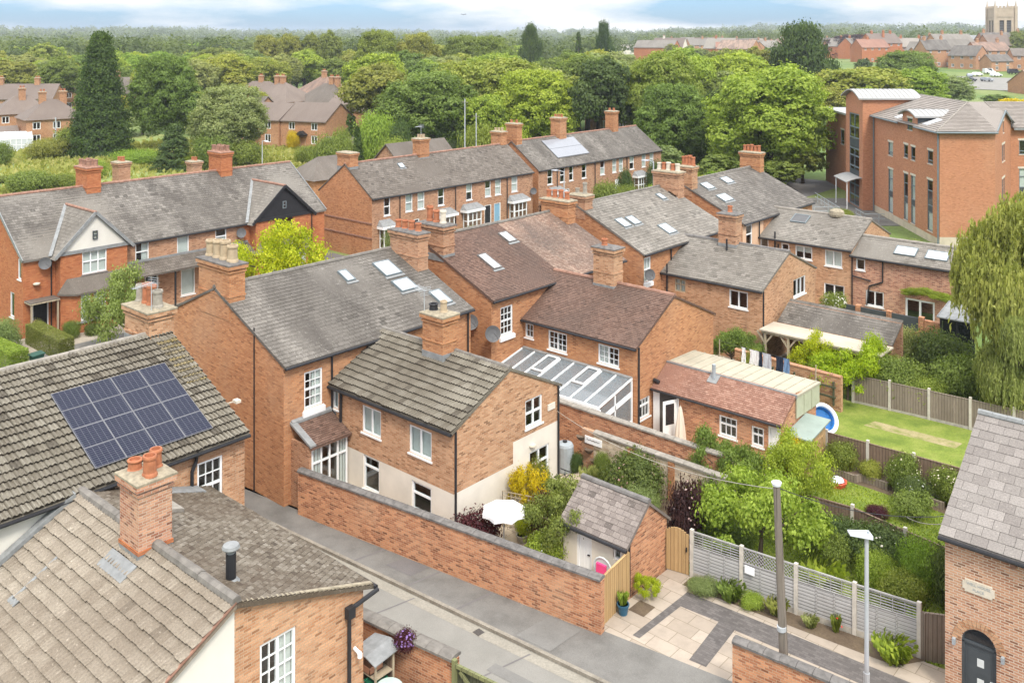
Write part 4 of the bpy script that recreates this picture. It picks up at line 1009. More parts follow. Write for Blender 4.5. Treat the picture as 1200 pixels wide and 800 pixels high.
skylight(rD2, -22.4, -21.0, 4.45, 4.85, apron=False); skylight(rD2, -20.4, -19.0, 4.45, 4.85, apron=False)
downpipe(D_, [(-24.95, 63.35, 4.1), (-24.95, 63.35, 0.1)]); downpipe(D_, [(-22.9, 63.38, 4.1), (-22.9, 63.38, 2.6), (-23.8, 63.38, 2.2), (-23.95, 63.38, 0.9)]); downpipe(D_, [(-24.9, 63.36, 2.7), (-23.7, 63.36, 2.55)], 0.05)

# ------------------------------------------------------------------ red house pair at the left
H_ = thing('red_brick_house', 'red brick house pair with long slate roof, one white gable and one black gable', 'house', (-66.8, 35.5, 0))
HX0, HX1, HR = -71.6, -62.0, -66.8
wins = [W('+x', 31.22, 32.2, 3.33, 5.0, nx=1, tr=(0.5,), curtain='right'), W('+x', 34.3, 35.22, 3.38, 5.0, nx=1, curtain='net'), W('+x', 37.34, 38.26, 3.5, 5.0, nx=1, tr=(.5,), sill='black_paint', curtain='low'),
        W('+x', 34.6, 35.7, 0.5, 2.4, nx=1, curtain='net'), W('+x', 31.9, 32.9, 0.8, 2.4, nx=2), W('-y', -62.85, -62.3, 3.65, 5.0 - .05, nx=1), W('-y', -64.1, -63.4, 1.05, 2.65, nx=1)]
drs = [dict(s='+x', r=(24.45, 25.45, 0.1, 2.2), mat='black_paint', frame='white_paint'), dict(s='+x', r=(36.4, 37.4, 0.1, 2.2), mat='white_paint')]
walls(H_, HX0, HX1, 23.9, 47.2, 5.05, 8.4, 'y', ['brick_red', 'brick_brown'], wins, r0=HR, doors=drs, zones={'+x': [(30.45, 39.7, 0, 5.05, 1)]})
rH = gable_roof(H_, HX0, HX1, 23.9, 47.2, 5.05, 8.4, 'y', 'slate', 'slate', r0=HR, seed=41, ridge='ridge_clay', mat2='slate_pale', gut_range=(6.8, 16.0))
mb = MB()
for y in (23.78, 47.24):                                  # pale verge boards
    for a, b in (((HX1 + .2, 4.92), (HR, 8.36)), ((HX0 - .2, 4.92), (HR, 8.36))): mb.bar((a[0], y, a[1]), (b[0], y, b[1]), 0.06, 0.2)
mb.build('verge_board', 'lead', H_)
for nm, y0, y1, zr, mat, brd in (('W', 25.7, 30.4, 7.5, 'white_render', 'lead'), ('B', 40.1, 45.4, 7.5, 'black_paint', 'black_paint')):
    r0 = (y0 + y1) / 2; X = -61.2
    ws = [W('+x', r0 - .82, r0 + .80, 3.55, 5.02, nx=3, tr=(0.55,), bx=0, fm='white_paint' if nm == 'W' else 'black_paint', sill='lead', curtain='net' if nm == 'W' else None)]
    walls(H_, HX1, X, y0 + .15, y1 - .15, 5.05, 5.06, 'x', 'brick_red', ws, skip=('-x',))
    mb = MB(); mb.face([(X + .02, y0 + .1, 5.08), (X + .02, y1 - .1, 5.08), (X + .02, r0, zr - .12)]); mb.face([(X - .02, y0 + .1, 5.07), (X - .02, r0, zr - .12), (X - .02, y1 - .1, 5.07)])
    g = mb.build('gable_panel', mat, H_)
    window(H_, Side('+x', X + .10), r0 - .16, r0 + .16, 5.75, 6.3, nx=1, tr=(.5,), fm='grey_paint' if nm == 'W' else 'frame_grey', sill=None, fw=.05, depth=0.02)
    mb = MB(); mb.box(X - .02, X + .10, y0, y1, 5.0, 5.22); mb.bar((X + .2, y0 - .25, 4.9), (X + .2, r0, zr), .06, .2); mb.bar((X + .2, y1 + .25, 4.9), (X + .2, r0, zr), .06, .2)
    mb.build('barge_board', brd, H_)
    # gable roof running back into the main slope
    mb = MB(); xb = HR + (8.4 - zr) / (8.4 - 5.05) * 4.8; tan = (zr - 5.05) / (r0 - y0)
    for sgn in (-1, 1):
        ye = r0 + sgn * (r0 - y0 + .25); ze = zr - tan * (r0 - y0 + .25)
        xe = HR + (8.4 - ze) / (8.4 - 5.05) * 4.8
        if sgn < 0: P, U = Vector((xb - .1, ye, ze)), Vector((1, 0, 0)); Vv = Vector((0, r0 - ye, zr - ze)); Wd = X + .22 - P.x
        else: P, U = Vector((X + .22, ye, ze)), Vector((-1, 0, 0)); Vv = Vector((0, r0 - ye, zr - ze)); Wd = X + .22 - (xb - .1)
        L = Vv.length; sl = (xe - xb) / L
        if sgn < 0: uc = lambda va, vb, s=sl, q=xe - xb: (max(0, .1 + q - s * vb - .15), 99)
        else: uc = lambda va, vb, s=sl, q=xe - xb, w=Wd: (0, w - max(0, .1 + q - s * vb - .15))
        uc2 = (lambda f: (lambda a, b: (f(a, b)[0], min(f(a, b)[1], Wd))))(uc)
        tiles(mb, P, U, Vv, Wd, L, 'slate', 60, 0, uc2)
        q = [P, P + U * Wd, P + U * Wd + Vv, P + Vv]
        q = [Vector((xe, ye, ze)), Vector((X + .22, ye, ze)), Vector((X + .22, r0, zr)), Vector((xb, r0, zr))]
        mb.face(q if sgn < 0 else list(reversed(q)), 0, 0.3)
    o = mb.build('gable_roof', 'slate_pale', H_)
    ridge_tiles(o, (xb, r0, zr + .02), (X + .2, r0, zr + .02), 'ridge_clay', 0.1)
    mb = MB(); mb.bar((HR + (8.4 - 4.9) / 3.35 * 4.8, y0 - .25, 4.98), (xb, r0, zr + .05), .22, .05)
    mb.bar((HR + (8.4 - 4.9) / 3.35 * 4.8, y1 + .25, 4.98), (xb, r0, zr + .05), .22, .05); mb.build('valley_flashing', 'lead', o)
    # bay window under each gable
    bx0, bx1 = X, X + 0.75
    mb = MB(); mb.grid([(bx0, y0 + .2, 0), (bx1, y0 + .9, 0), (bx1, y1 - .9, 0), (bx0, y1 - .2, 0), (bx0, y0 + .2, .75), (bx1, y0 + .9, .75), (bx1, y1 - .9, .75), (bx0, y1 - .2, .75),
             (bx0, y0 + .2, 2.55), (bx1, y0 + .9, 2.55), (bx1, y1 - .9, 2.55), (bx0, y1 - .2, 2.55)], [(0, 1, 5, 4), (1, 2, 6, 5), (2, 3, 7, 6), (4, 5, 9, 8), (6, 7, 11, 10)])
    for c in (y0 + .9, r0 - .62, r0 + .40, y1 - 1.12): mb.box(bx1 - .2, bx1, c, c + .22, .75, 2.55)
    bay = mb.build('bay_wall', 'brick_red', H_)
    mb = MB(); mb.grid([(bx0, y0 - .05, 2.5), (bx1 + .2, y0 + .75, 2.5), (bx1 + .2, y1 - .75, 2.5), (bx0, y1 + .05, 2.5), (bx0, y0 + .55, 3.45), (bx0, y1 - .55, 3.45),
             (bx0, y0 - .05, 2.62), (bx1 + .2, y0 + .75, 2.62), (bx1 + .2, y1 - .75, 2.62), (bx0, y1 + .05, 2.62)],
             [(6, 7, 4), (7, 8, 5, 4), (8, 9, 5), (0, 1, 7, 6), (1, 2, 8, 7), (2, 3, 9, 8), (3, 2, 1, 0)]); mb.build('bay_roof', 'slate_brown', H_)
    window(H_, Side('+x', bx1 - .02), r0 - .40, r0 + .40, .78, 2.5, nx=2, tr=(.6,), sill=None, curtain='net'); window(H_, Side('+x', bx1 - .02), y0 + 1.12, r0 - .62, .78, 2.5, nx=1, sill=None, curtain='net'); window(H_, Side('+x', bx1 - .02), r0 + .62, y1 - 1.12, .78, 2.5, nx=1, sill=None, curtain='net')
    mb = MB(); mb.box(bx1 - .05, bx1 + .1, y0 + .85, y1 - .85, .66, .76); mb.build('bay_sill', 'lead', H_)
# canopy along the middle, porch hood, chimneys
mb = MB(); P = Vector((-60.8, 30.45, 2.75)); Vv = Vector((-1.2, 0, .75)); mb.obox(P, (0, 9.6, 0), Vv, (0, 0, -.1), 0, .3); tiles(mb, P, (0, 1, 0), Vv, 9.6, Vv.length, 'slate', 71); o = mb.build('canopy', 'slate_brown', H_)
mb = MB(); mb.box(-62.02, -61.9, 30.45, 40.0, 3.48, 3.62); mb.build('flashing', 'lead', o)
for y in (30.7, 33.6, 36.2, 39.8): mb = MB(); mb.bar((-60.95, y, 0), (-60.95, y, 2.7), .1, .1); mb.build('canopy_post', 'black_paint', H_)
mb = MB(); mb.box(-62, -61.0, 23.95, 25.75, 2.28, 2.36); mb.obox((-62, 23.95, 2.36), (1.0, 0, 0), (0, 1.8, 0), (0, 0, .05), 1); mb.bar((-61.1, 24.05, 0), (-61.1, 24.05, 2.28), .09, .09); mb.bar((-61.1, 25.65, 0), (-61.1, 25.65, 2.28), .09, .09); mb.build('porch_hood', ['timber_pale', 'slate_brown'], H_)
chimney(H_, -67.9, -66.1, 29.75, 30.75, 7.3, 9.7, 'brick_red', [(x, y, .55, .17, 'ridge_clay') for x in (-67.6, -67.0, -66.4) for y in (30.0, 30.5)], cap='ridge_clay', flash=(7.2, 7.7))
chimney(H_, -67.9, -66.1, 40.3, 41.3, 7.3, 9.8, 'brick_red', [(x, y, .55, .17, 'ridge_clay') for x in (-67.6, -67.0, -66.4) for y in (40.55, 41.05)], cap='ridge_clay', flash=(7.2, 7.7))
chimney(H_, -75.4, -74.3, 36.0, 37.0, 3.5, 8.7, 'brick_brown', pots_row(-75.4, -74.4, 36.5, 3, .45, .15, 'terracotta'))
chimney(H_, -75.4, -74.4, 42.6, 43.5, 3.5, 8.1, 'brick_brown', pots_row(-75.4, -74.4, 43.05, 2, .4, .14, 'terracotta'))
mb = MB(); mb.box(-76.2, -71.6, 33.0, 45.0, 0, 4.6); mb.build('rear_wing', 'brick_brown', H_)
mb = MB(); mb.obox((-76.3, 32.9, 4.6), (4.8, 0, 0), (0, 12.2, 0), (0, 0, .2)); mb.build('rear_roof', 'slate', H_)
dish(H_, (-61.7, 25.1, 4.6), (0.9, -0.35, 0.25), 0.38); dish(H_, (-61.7, 39.3, 4.3), (0.9, -0.35, 0.25), 0.36)
downpipe(H_, [(-61.95, 25.6, 4.9), (-61.95, 25.6, .2)]); downpipe(H_, [(-61.9, 30.55, 4.9), (-61.9, 30.55, 3.6)]); downpipe(H_, [(-61.1, 45.3, 4.9), (-61.1, 45.3, .2)])
mb = MB(); mb.lathe(-61.85, 24.65, [(.02, 3.3), (.2, 3.32), (.22, 3.4), (.05, 3.45)], 12); mb.build('alarm_box', 'stone', H_)
aerial(H_, (-62.2, 39.3, 3.0), 1.6, (0.2, -1, 0))

# ------------------------------------------------------------------ two terraces across the street
def terrace(label, y0, y1, e, rz, x0, x1, rr, ucs, doors, bays, stacks, rmat, seed, solar=None, gcut=None):
    t = thing('terrace_houses', label, 'terrace', ((x0 + x1) / 2, (y0 + y1) / 2, 0), group='terraces across the street')
    wins = [W('+x', c - w, c + w, 3.55, 5.1, nx=1, tr=(.5,), curtain=cu, fw=.07) for c, w, cu in ucs]
    walls(t, x0, x1, y0, y1, e, rz, 'y', ['brick_brown', 'brick_orange'], wins, r0=rr, zones={'-y': [(x0, x1, 0, rz, 1)]},
          doors=[dict(s='+x', r=(c - .48, c + .48, .15, 2.75), mat=m) for c, m in doors])
    r = gable_roof(t, x0, x1, y0, y1, e, rz, 'y', rmat, 'slate', r0=rr, seed=seed, ridge='ridge_clay', ov=.15)
    for c, w in bays:
        b = thing_part_bay(t, x1, c, w)
    for (a, b_, ya, yb, zt, n, pm) in stacks: chimney(t, a, b_, ya, yb, 6.8, zt, 'brick_orange', pots_row(a, b_, (ya + yb) / 2, n, .4, .15, pm) if n else (), flash=(7.0, 7.6))
    return t, r
def thing_part_bay(par, x1, c, w):
    mb = MB(); X = x1 + .7
    mb.grid([(x1, c - w, 0), (X, c - w * .75, 0), (X, c + w * .75, 0), (x1, c + w, 0), (x1, c - w, .85), (X, c - w * .75, .85), (X, c + w * .75, .85), (x1, c + w, .85)], [(0, 1, 5, 4), (1, 2, 6, 5), (2, 3, 7, 6), (4, 5, 6, 7)])
    mb.build('bay_wall', 'brick_brown', par)
    mb = MB(); mb.box(x1, X + .12, c - w - .1, c + w + .1, 2.55, 2.78); mb.grid([(x1, c - w - .1, 2.78), (X + .12, c - w - .1, 2.78), (X + .12, c + w + .1, 2.78), (x1, c + w + .1, 2.78), (x1, c - w * .8, 3.25), (x1, c + w * .8, 3.25)], [(0, 1, 4), (1, 2, 5, 4), (2, 3, 5)], 1)
    mb.build('bay_roof', ['white_paint', 'lead'], par)
    window(par, Side('+x', X), c - w * .75, c + w * .75, .88, 2.55, nx=3, tr=(.5,), fw=.09, sill='stone')
    S2 = Side('-y', c - w * .86); window(par, S2, x1 + .05, X - .03, .88, 2.55, nx=1, tr=(.5,), fw=.08, sill=None)
T1, rT1 = terrace('brick terrace with dark slate roof, blue front door and plain end gable', 52.0, 73.2, 5.3, 7.85, -69.0, -61.75, -65.4,
    [(53.7, .36, None), (56.25, .42, 'grey'), (57.7, .42, 'net'), (60.2, .40, None), (63.9, .41, 'blind'), (66.5, .41, 'low'), (67.95, .42, 'net'), (70.4, .45, 'net')],
    [(66.5, 'black_paint'), (67.85, 'blue_paint'), (57.0, 'black_paint')], [(53.4, .75), (60.4, 1.2), (64.0, 1.2), (70.6, 1.25)],
    [(-66.5, -64.75, 52.05, 52.95, 8.75, 0, None), (-65.9, -64.9, 60.5, 61.7, 9.3, 3, 'buff_clay'), (-66.6, -65.2, 72.2, 73.1, 9.05, 3, 'buff_clay')], 'slate_brown', 51)
downpipe(T1, [(-61.65, 55.1, 5.1), (-61.65, 55.1, .2)]); downpipe(T1, [(-61.65, 62.0, 5.1), (-61.65, 62.0, .2)]); downpipe(T1, [(-61.65, 69.2, 5.1), (-61.65, 69.2, .2)])
skylight(rT1, 57.4, 58.0, 7.0, 7.35)
mb = MB(); mb.box(-69, -61.7, 51.94, 52.0, 3.0, 3.12); mb.box(-69, -61.7, 51.94, 52.0, 1.75, 1.87); mb.build('string_course', 'ridge_clay', T1)
aerial(T1, (-65.4, 61.1, 9.5), 1.0, (.3, -1, 0))
T2, rT2 = terrace('brick terrace with grey slate roof and a pale solar panel near the big trees', 74.3, 97.6, 5.3, 7.95, -69.2, -61.9, -65.6,
    [(76.2, .42, None), (78.3, .42, None), (79.8, .38, None), (82.1, .42, None), (85.5, .42, 'low'), (87.8, .40, 'net'), (89.1, .42, 'net'), (91.3, .45, 'blind'), (93.8, .42, 'net'), (95.5, .42, 'net')],
    [(79.0, 'black_paint'), (88.4, 'white_paint')], [(77.0, 1.1), (92.6, 1.1)],
    [(-66.4, -64.9, 74.35, 75.2, 9.75, 2, 'terracotta'), (-66.2, -64.9, 81.6, 82.8, 9.9, 3, 'terracotta'), (-66.2, -65.0, 92.0, 93.0, 10.0, 2, 'terracotta')], 'slate', 52)
for y in (77.3, 84.0, 90.2): downpipe(T2, [(-61.8, y, 5.1), (-61.8, y, .2)])
P, U, V, N = on_slope(rT2, 78.6, 5.95); mb = MB(); L = (7.6 - 5.95) / V.z
for k in range(2): mb.obox(P + U * 0 + V * (L * k / 2 + .02) + N * .08, U * 5.6, V * (L / 2 - .04), N * .05)
o = mb.build('solar_panel', 'solar_pale', T2); mb = MB(); mb.obox(P + N * .05 - V * .03, U * 5.6, V * (L + .05), N * .028); mb.build('rail', 'panel_frame', o)
dish(T1, (-61.5, 73.0, 3.3), (.8, -.5, .2), .35)
# ------------------------------------------------------------------ modern apartment block (own frame, turned to face the lane)
class OSide:
    def __init__(s, p0, p1):
        s.a = Vector((p0[0], p0[1], 0)); d = Vector((p1[0] - p0[0], p1[1] - p0[1], 0)); s.L = d.length; s.d = d.normalized()
        s.n = Vector((s.d.y, -s.d.x, 0)); s.flip = False
    def p(s, c, z, d=0.0): return tuple(s.a + s.d * c + s.n * d + Vector((0, 0, z)))
    def box(s, mb, c0, c1, z0, z1, d0, d1, m=0):
        mb.obox(s.p(c0, z0, d0), s.d * (c1 - c0), s.n * (d1 - d0), (0, 0, z1 - z0), m)
    def quad(s, mb, c0, c1, z0, z1, d, m=0): mb.face([s.p(c0, z0, d), s.p(c1, z0, d), s.p(c1, z1, d), s.p(c0, z1, d)], m)

M_ = thing('apartment_block', 'modern orange brick apartment block with curved zinc roofs and tall narrow windows', 'apartment block', (40, 98, 0), rot=R(38.53))
mb = MB(); FX = 34.3
def mwin(S, c0, c1, z0, z1, tall=False, nx=1, cur=None):
    window(M_, S, c0, c1, z0, z1, nx=nx, tr=(.36, .5, .8) if tall else (.22,), fm='frame_grey', sill='stone', lintel='stone', curtain=cur, fw=.08)
    if tall:
        g = MB(); S.box(g, c0 + .08, c1 - .08, z0 + (z1 - z0) * .38, z0 + (z1 - z0) * .49, -.10, -.045); g.build('spandrel', 'grey_paint', M_)
SF = Side('-x', FX); ops = []
up = [(98.45, 99.8, 6.68, 8.05), (94.3, 95.35, 7.0, 8.3), (92.4, 93.45, 7.0, 8.3), (88.1, 89.3, 7.22, 8.45)]
tl = [(98.45, 99.8, .75, 5.25), (94.3, 95.4, .85, 5.45), (92.4, 93.5, .85, 5.5), (88.15, 89.4, 1.0, 5.72)]
dm = [(93.1, 94.45, 9.85, 11.0)]
wall_faces(mb, SF, [(86.6, 0), (104.3, 0), (104.3, 10.5), (86.6, 10.5)], up + tl + [(93.1, 94.45, 9.85, 10.5)], [(86.6, 104.3, 0, .7, 1)])
wall_faces(mb, SF, [(91.8, 10.5), (95.75, 10.5), (95.75, 11.35), (94.9, 11.7), (92.7, 11.7), (91.8, 11.35)], [(93.1, 94.45, 10.5, 11.0)])
SY = Side('-y', 86.6); wall_faces(mb, SY, [(FX, 0), (39.2, 0), (39.2, 10.5), (FX, 10.5)], [], [(FX, 39.2, 0, .9, 1)])
CH = OSide((39.2, 86.6), (44.8, 95.6)); cl = CH.L; cm = cl / 2
chw = [(cm - .95, cm - .15, 7.2, 8.8), (cm + .15, cm + .95, 7.2, 8.8), (cm - .95, cm - .15, 1.6, 5.6), (cm + .15, cm + .95, 1.6, 5.6), (cm - .35, cm + .35, 9.9, 11.0)]
wall_faces(mb, CH, [(0, 0), (cl, 0), (cl, 10.5), (cm, 11.9), (0, 10.5)], chw, [(0, cl, 0, .9, 1)])
SR = Side('-y', 95.6); rw = [(45.6, 47.4, 7.3, 8.7), (45.6, 47.4, 2.2, 5.9), (50.5, 52.3, 7.3, 8.7), (50.5, 52.3, 2.2, 5.9)]
wall_faces(mb, SR, [(44.8, 0), (64, 0), (64, 9.9), (44.8, 9.9)], rw, [(44.8, 64, 0, .9, 1)])
for q in ([(46, 113, 0), (34.3, 113, 0), (34.3, 113, 10.5), (46, 113, 10.5)], [(64, 95.6, 0), (64, 108, 0), (64, 108, 9.9), (64, 95.6, 9.9)], [(64, 108, 0), (46, 108, 0), (46, 108, 9.9), (64, 108, 9.9)]): mb.face(q)
mb.build('wall', ['brick_modern', 'plinth_stone'], M_)
for w, c in zip(up, ('net', None, None, None)): mwin(SF, *w, cur=c)
for w, c in zip(tl, ('net', 'low', 'net', 'low')): mwin(SF, *w, tall=True, cur=c)
mwin(SF, *dm[0])
for w in chw[:2]: mwin(CH, *w)
for w in chw[2:4]: mwin(CH, *w, tall=True)
mwin(CH, *chw[4])
for w in rw: mwin(SR, *w, tall=(w[3] - w[2] > 2), nx=2, cur='blind' if w[2] < 3 else None)
# tower
mb = MB(); TX, TY0, TY1, TZ = 33.1, 104.3, 110.3, 12.15; ST = Side('-x', TX)
arch = [(TY1 - (TY1 - TY0) * k / 8, TZ + .75 * math.sin(math.pi * k / 8)) for k in range(1, 8)]
wall_faces(mb, ST, [(TY0, 0), (TY1, 0), (TY1, TZ)] + arch + [(TY0, TZ)], [(105.5, 109.0, .1, 10.4)])
S2 = Side('-y', TY0); wall_faces(mb, S2, [(TX, 0), (39.2, 0), (39.2, TZ), (TX, TZ)], [])
mb.face([(TX, TY1, 0), (TX, TY1, TZ), (39.2, TY1, TZ), (39.2, TY1, 0)]); mb.face([(39.2, TY0, 9), (39.2, TY1, 9), (39.2, TY1, TZ), (39.2, TY0, TZ)])
mb.build('tower_wall', 'brick_modern', M_)
window(M_, ST, 105.5, 109.0, .1, 10.4, nx=2, tr=(.10, .22, .30, .42, .54, .62, .74, .86), fm='frame_grey', sill=None, curtain=None, fw=.14)
for z in (3.2, 6.6): g = MB(); ST.box(g, 105.6, 108.9, z, z + .9, -.1, -.03); g.build('spandrel', 'grey_paint', M_)
def barrel(name, x0, x1, y0, y1, z, rise, mat='zinc', seam=.5):
    mb = MB(); n = 14; pr = [(y0 + (y1 - y0) * k / n, z + rise * math.sin(math.pi * k / n)) for k in range(n + 1)]
    for (ya, za), (yb, zb) in zip(pr[:-1], pr[1:]):
        mb.face([(x0, ya, za), (x1, ya, za), (x1, yb, zb), (x0, yb, zb)]); mb.face([(x0, yb, zb - .14), (x1, yb, zb - .14), (x1, ya, za - .14), (x0, ya, za - .14)])
        mb.face([(x0, ya, za - .14), (x0, ya, za), (x0, yb, zb), (x0, yb, zb - .14)]); mb.face([(x1, ya, za), (x1, ya, za - .14), (x1, yb, zb - .14), (x1, yb, zb)])
        for i in range(1, int((x1 - x0) / seam)):
            x = x0 + i * seam; mb.obox((x, ya, za), (.03, 0, 0), (0, yb - ya, zb - za), (0, 0, .04))
    for y in (y0, y1): mb.box(x0, x1, y - .03, y + .03, z - .15, z + .01)
    return mb.build(name, mat, M_)
barrel('tower_roof', TX - .5, 39.4, TY0 - .3, TY1 + .3, TZ + .12, .85)
barrel('dormer_roof', FX - .35, 38.8, 91.5, 96.05, 11.38, .5)
mb = MB(); mb.box(FX + .02, 38.0, 91.8, 91.95, 10.4, 11.4); mb.box(FX + .02, 38, 95.6, 95.75, 10.4, 11.4); mb.build('dormer_cheek', 'grey_paint', M_)
# hipped roof
mb = MB(); C1, C2, C3 = Vector((33.9, 86.25, 10.42)), Vector((39.3, 86.25, 10.42)), Vector((45.2, 95.5, 10.42)); AP = Vector((39.9, 94.0, 12.55)); RE = Vector((39.9, 113, 12.55)); PK = Vector((42.05, 91.05, 11.95))
for f in ([C1, C2, AP], [C2, PK, AP], [PK, C3, AP], [C3, Vector((46.2, 113, 10.42)), RE, AP], [Vector((33.9, 113, 10.42)), C1, AP, RE]): mb.face(f, 0, .3)
Lv = Vector((6.0, 0, 2.13)); hl = Lv.length
tiles(mb, (33.9, 113, 10.42), (0, -1, 0), Lv, 26.75, hl, 'mod', 81, 0, lambda a, b: (0, 26.75 - 7.75 * (a + b) / 2 / hl))
fv = Vector((0, 7.75, 2.13)); fl = fv.length
tiles(mb, C1, (1, 0, 0), fv, 6.0, fl, 'mod', 82, 0, lambda a, b: (6.0 * (a + b) / 2 / fl, 5.4 + .6 * (a + b) / 2 / fl))
d = (PK - C2); n2 = d.normalized()
o = mb.build('roof', 'tile_grey_mod', M_)
ridge_tiles(o, C1 + Vector((0, 0, .04)), AP + Vector((0, 0, .04)), 'coping_pale', .07, .45); ridge_tiles(o, AP, RE, 'coping_pale', .1)
mb = MB(); mb.bar(CH.p(-.1, 10.42, .2), CH.p(cm, 11.95, .2), .1, .22); mb.bar(CH.p(cl + .1, 10.42, .2), CH.p(cm, 11.95, .2), .1, .22); mb.build('barge_board', 'frame_grey', M_)
mb = MB(); mb.tube((33.85, 86.3, 10.35), (33.85, 91.6, 10.35), .08); mb.tube((33.85, 95.9, 10.35), (33.85, 104.2, 10.35), .08); mb.tube((33.85, 86.2, 10.35), (39.3, 86.2, 10.35), .08); mb.build('gutter', 'frame_grey', M_)
for y in (86.7, 104.1): downpipe(M_, [(34.2, y, 10.3), (34.2, y, .1)], .07, 'frame_grey')
mb = MB(); rr = [Vector((44.9, 95.3, 9.95)), Vector((64.4, 95.3, 9.95)), Vector((64.4, 101.8, 12.1)), Vector((42.5, 101.8, 12.1)), Vector((64.4, 108.3, 9.95)), Vector((46, 108.3, 9.95))]
mb.face([rr[0], rr[1], rr[2], rr[3]], 0, .4); mb.face([rr[4], rr[5], rr[3], rr[2]], 0, .4); sv_ = rr[2] - rr[1]; tiles(mb, rr[0], (1, 0, 0), sv_, 19.5, sv_.length, 'mod', 84, 0, lambda a, b: (0, 19.5)); mb.build('side_roof', 'tile_grey_mod', M_)
mb = MB(); mb.box(44.9, 64, 95.1, 95.3, 9.75, 9.95); mb.build('gutter', 'lead', M_)
P = Vector((33.9, 113, 10.42)); V = Lv.normalized(); N = Vector((0, -1, 0)).cross(V)
for (y0, y1, a, b) in ((90.0, 91.2, .10, .34), (97.6, 98.6, .1, .3)):
    mb = MB(); mb.obox(P + Vector((0, y1 - 113, 0)) + Lv * a, Vector((0, y0 - y1, 0)), Lv * (b - a), N * .09); o = mb.build('rooflight', 'velux_blind', M_)
# entrance canopy, low wing behind the tower, ramp railings
mb = MB(); n = 8
for k in range(n):
    za, zb = 3.0 + .45 * math.sin(math.pi / 2 * (k / n)), 3.0 + .45 * math.sin(math.pi / 2 * ((k + 1) / n)); xa, xb = 31.4 + 1.7 * k / n, 31.4 + 1.7 * (k + 1) / n
    mb.obox((xa, 104.6, za), (xb - xa, 0, zb - za), (0, 4.6, 0), (0, 0, .08))
mb.build('entrance_canopy', 'zinc', M_)
mb = MB(); mb.tube((31.6, 104.9, 0), (31.6, 104.9, 3.0), .06); mb.tube((31.6, 109.0, 0), (31.6, 109.0, 3.0), .06); mb.build('canopy_post', 'white_paint', M_)
mb = MB(); S3 = Side('-x', 35.2); w3 = [(111.8, 113.2, 5.6, 7.4), (114.2, 115.6, 5.6, 7.4), (111.8, 113.2, .8, 4.6), (114.2, 115.6, .8, 4.6), (118, 119.4, 5.6, 7.4)]
wall_faces(mb, S3, [(110.3, 0), (126, 0), (126, 9.4), (110.3, 9.4)], w3); mb.face([(35.2, 126, 0), (35.2, 126, 9.4), (46, 126, 9.4), (46, 126, 0)]); mb.face([(46, 126, 0), (46, 126, 9.4), (46, 110.3, 9.4), (46, 110.3, 0)]); mb.build('low_wing', 'brick_modern', M_)
for w in w3: mwin(S3, *w)
mb = MB(); mb.box(34.8, 46.3, 110.3, 126.3, 9.4, 9.65); mb.build('low_roof', 'zinc', M_)
mb = MB()
for a, b in (((29.5, 100.5), (29.5, 110)), ((27.0, 101), (29.5, 100.5)), ((31.0, 97), (33.0, 97)), ((31, 97), (31, 100))):
    p, q = Vector((a[0], a[1], 0)), Vector((b[0], b[1], 0)); L = (q - p).length
    for z in (.55, 1.0): mb.tube(p + Vector((0, 0, z)), q + Vector((0, 0, z)), .03, None, 6)
    for k in range(int(L / 1.4) + 1): c = p.lerp(q, min(1, k * 1.4 / L)); mb.tube(c, c + Vector((0, 0, 1.0)), .03, None, 6)
mb.build('ramp_railing', 'tank_grey', M_)
mb = MB(); mb.box(24, 34.2, 96, 112, .0, .05); mb.build('forecourt', 'pavement_tar', M_)

# ------------------------------------------------------------------ house with the solar panels (left edge, by the lane)
S_ = thing('brick_house', 'brick house with brown ridged tile roof carrying a blue solar array', 'house', (-33.9, 12, 0))
walls(S_, -39.2, -28.6, 2.0, 18.35, 5.35, 7.72, 'y', ['brick_pale', 'white_render'], [W('+x', 16.55, 17.5, 3.0, 4.75, nx=1, tr=(.5,), bx=2, by=1, fw=.08)], r0=-33.9, zones={'+x': [(2.0, 12.4, 0, 5.35, 1)]})
def lichS(u, v, r): return r
rS = gable_roof(S_, -39.2, -28.6, 2.0, 18.35, 5.35, 7.72, 'y', 'tile_conc', 'conc', r0=-33.9, seed=91, ov=.22, ridge='coping_pale')
mb = MB(); P, U, V, N = on_slope(rS, 17.55, 6.45); L = (7.5 - 6.45) / V.z
tiles(mb, P + N * .012, U, V, .82, L, 'conc', 92); mb.build('lichen_tiles', 'lichen_tile', rS)
mb = MB()
for (y, z, l, m) in ((17.0, 7.66, 1.2, 0), (15.2, 7.62, 1.0, 0)): pass
P, U, V, N = on_slope(rS, 13.25, 5.50); Lp = (6.97 - 5.50) / V.z; Wp = 4.05
pn = MB(); fr = MB()
for r in range(4):
    for c in range(4):
        o = P + U * (Wp * c / 4 + .007) + V * (Lp * r / 4 + .007) + N * .13; w, l = Wp / 4 - .014, Lp / 4 - .014
        fr.obox(o, U * w, V * l, N * .04); pn.obox(o + U * .016 + V * .016 + N * .041, U * (w - .032), V * (l - .032), N * .004)
f = fr.build('solar_array', 'panel_frame', S_); pn.build('solar_cells', 'solar_cell', f)
g = MB(); g.obox(P + N * .06 + V * .3, U * Wp, V * .05, N * .06); g.obox(P + N * .06 + V * (Lp - .4), U * Wp, V * .05, N * .06); g.build('rail', 'panel_frame', f)
chimney(S_, -35.5, -33.6, 17.45, 18.45, 6.9, 8.55, 'brick_pale', [(-35.2, 17.95, .8, .2, 'grey_clay'), (-34.72, 17.95, .95, .19, 'terracotta'), (-34.35, 17.95, .95, .19, 'terracotta'), (-33.9, 17.95, .8, .2, 'grey_clay')], cap='mortar_cap', flash=(6.9, 7.5))
aerial(S_, (-33.7, 17.6, 7.6), 2.1, (.4, -1, 0))
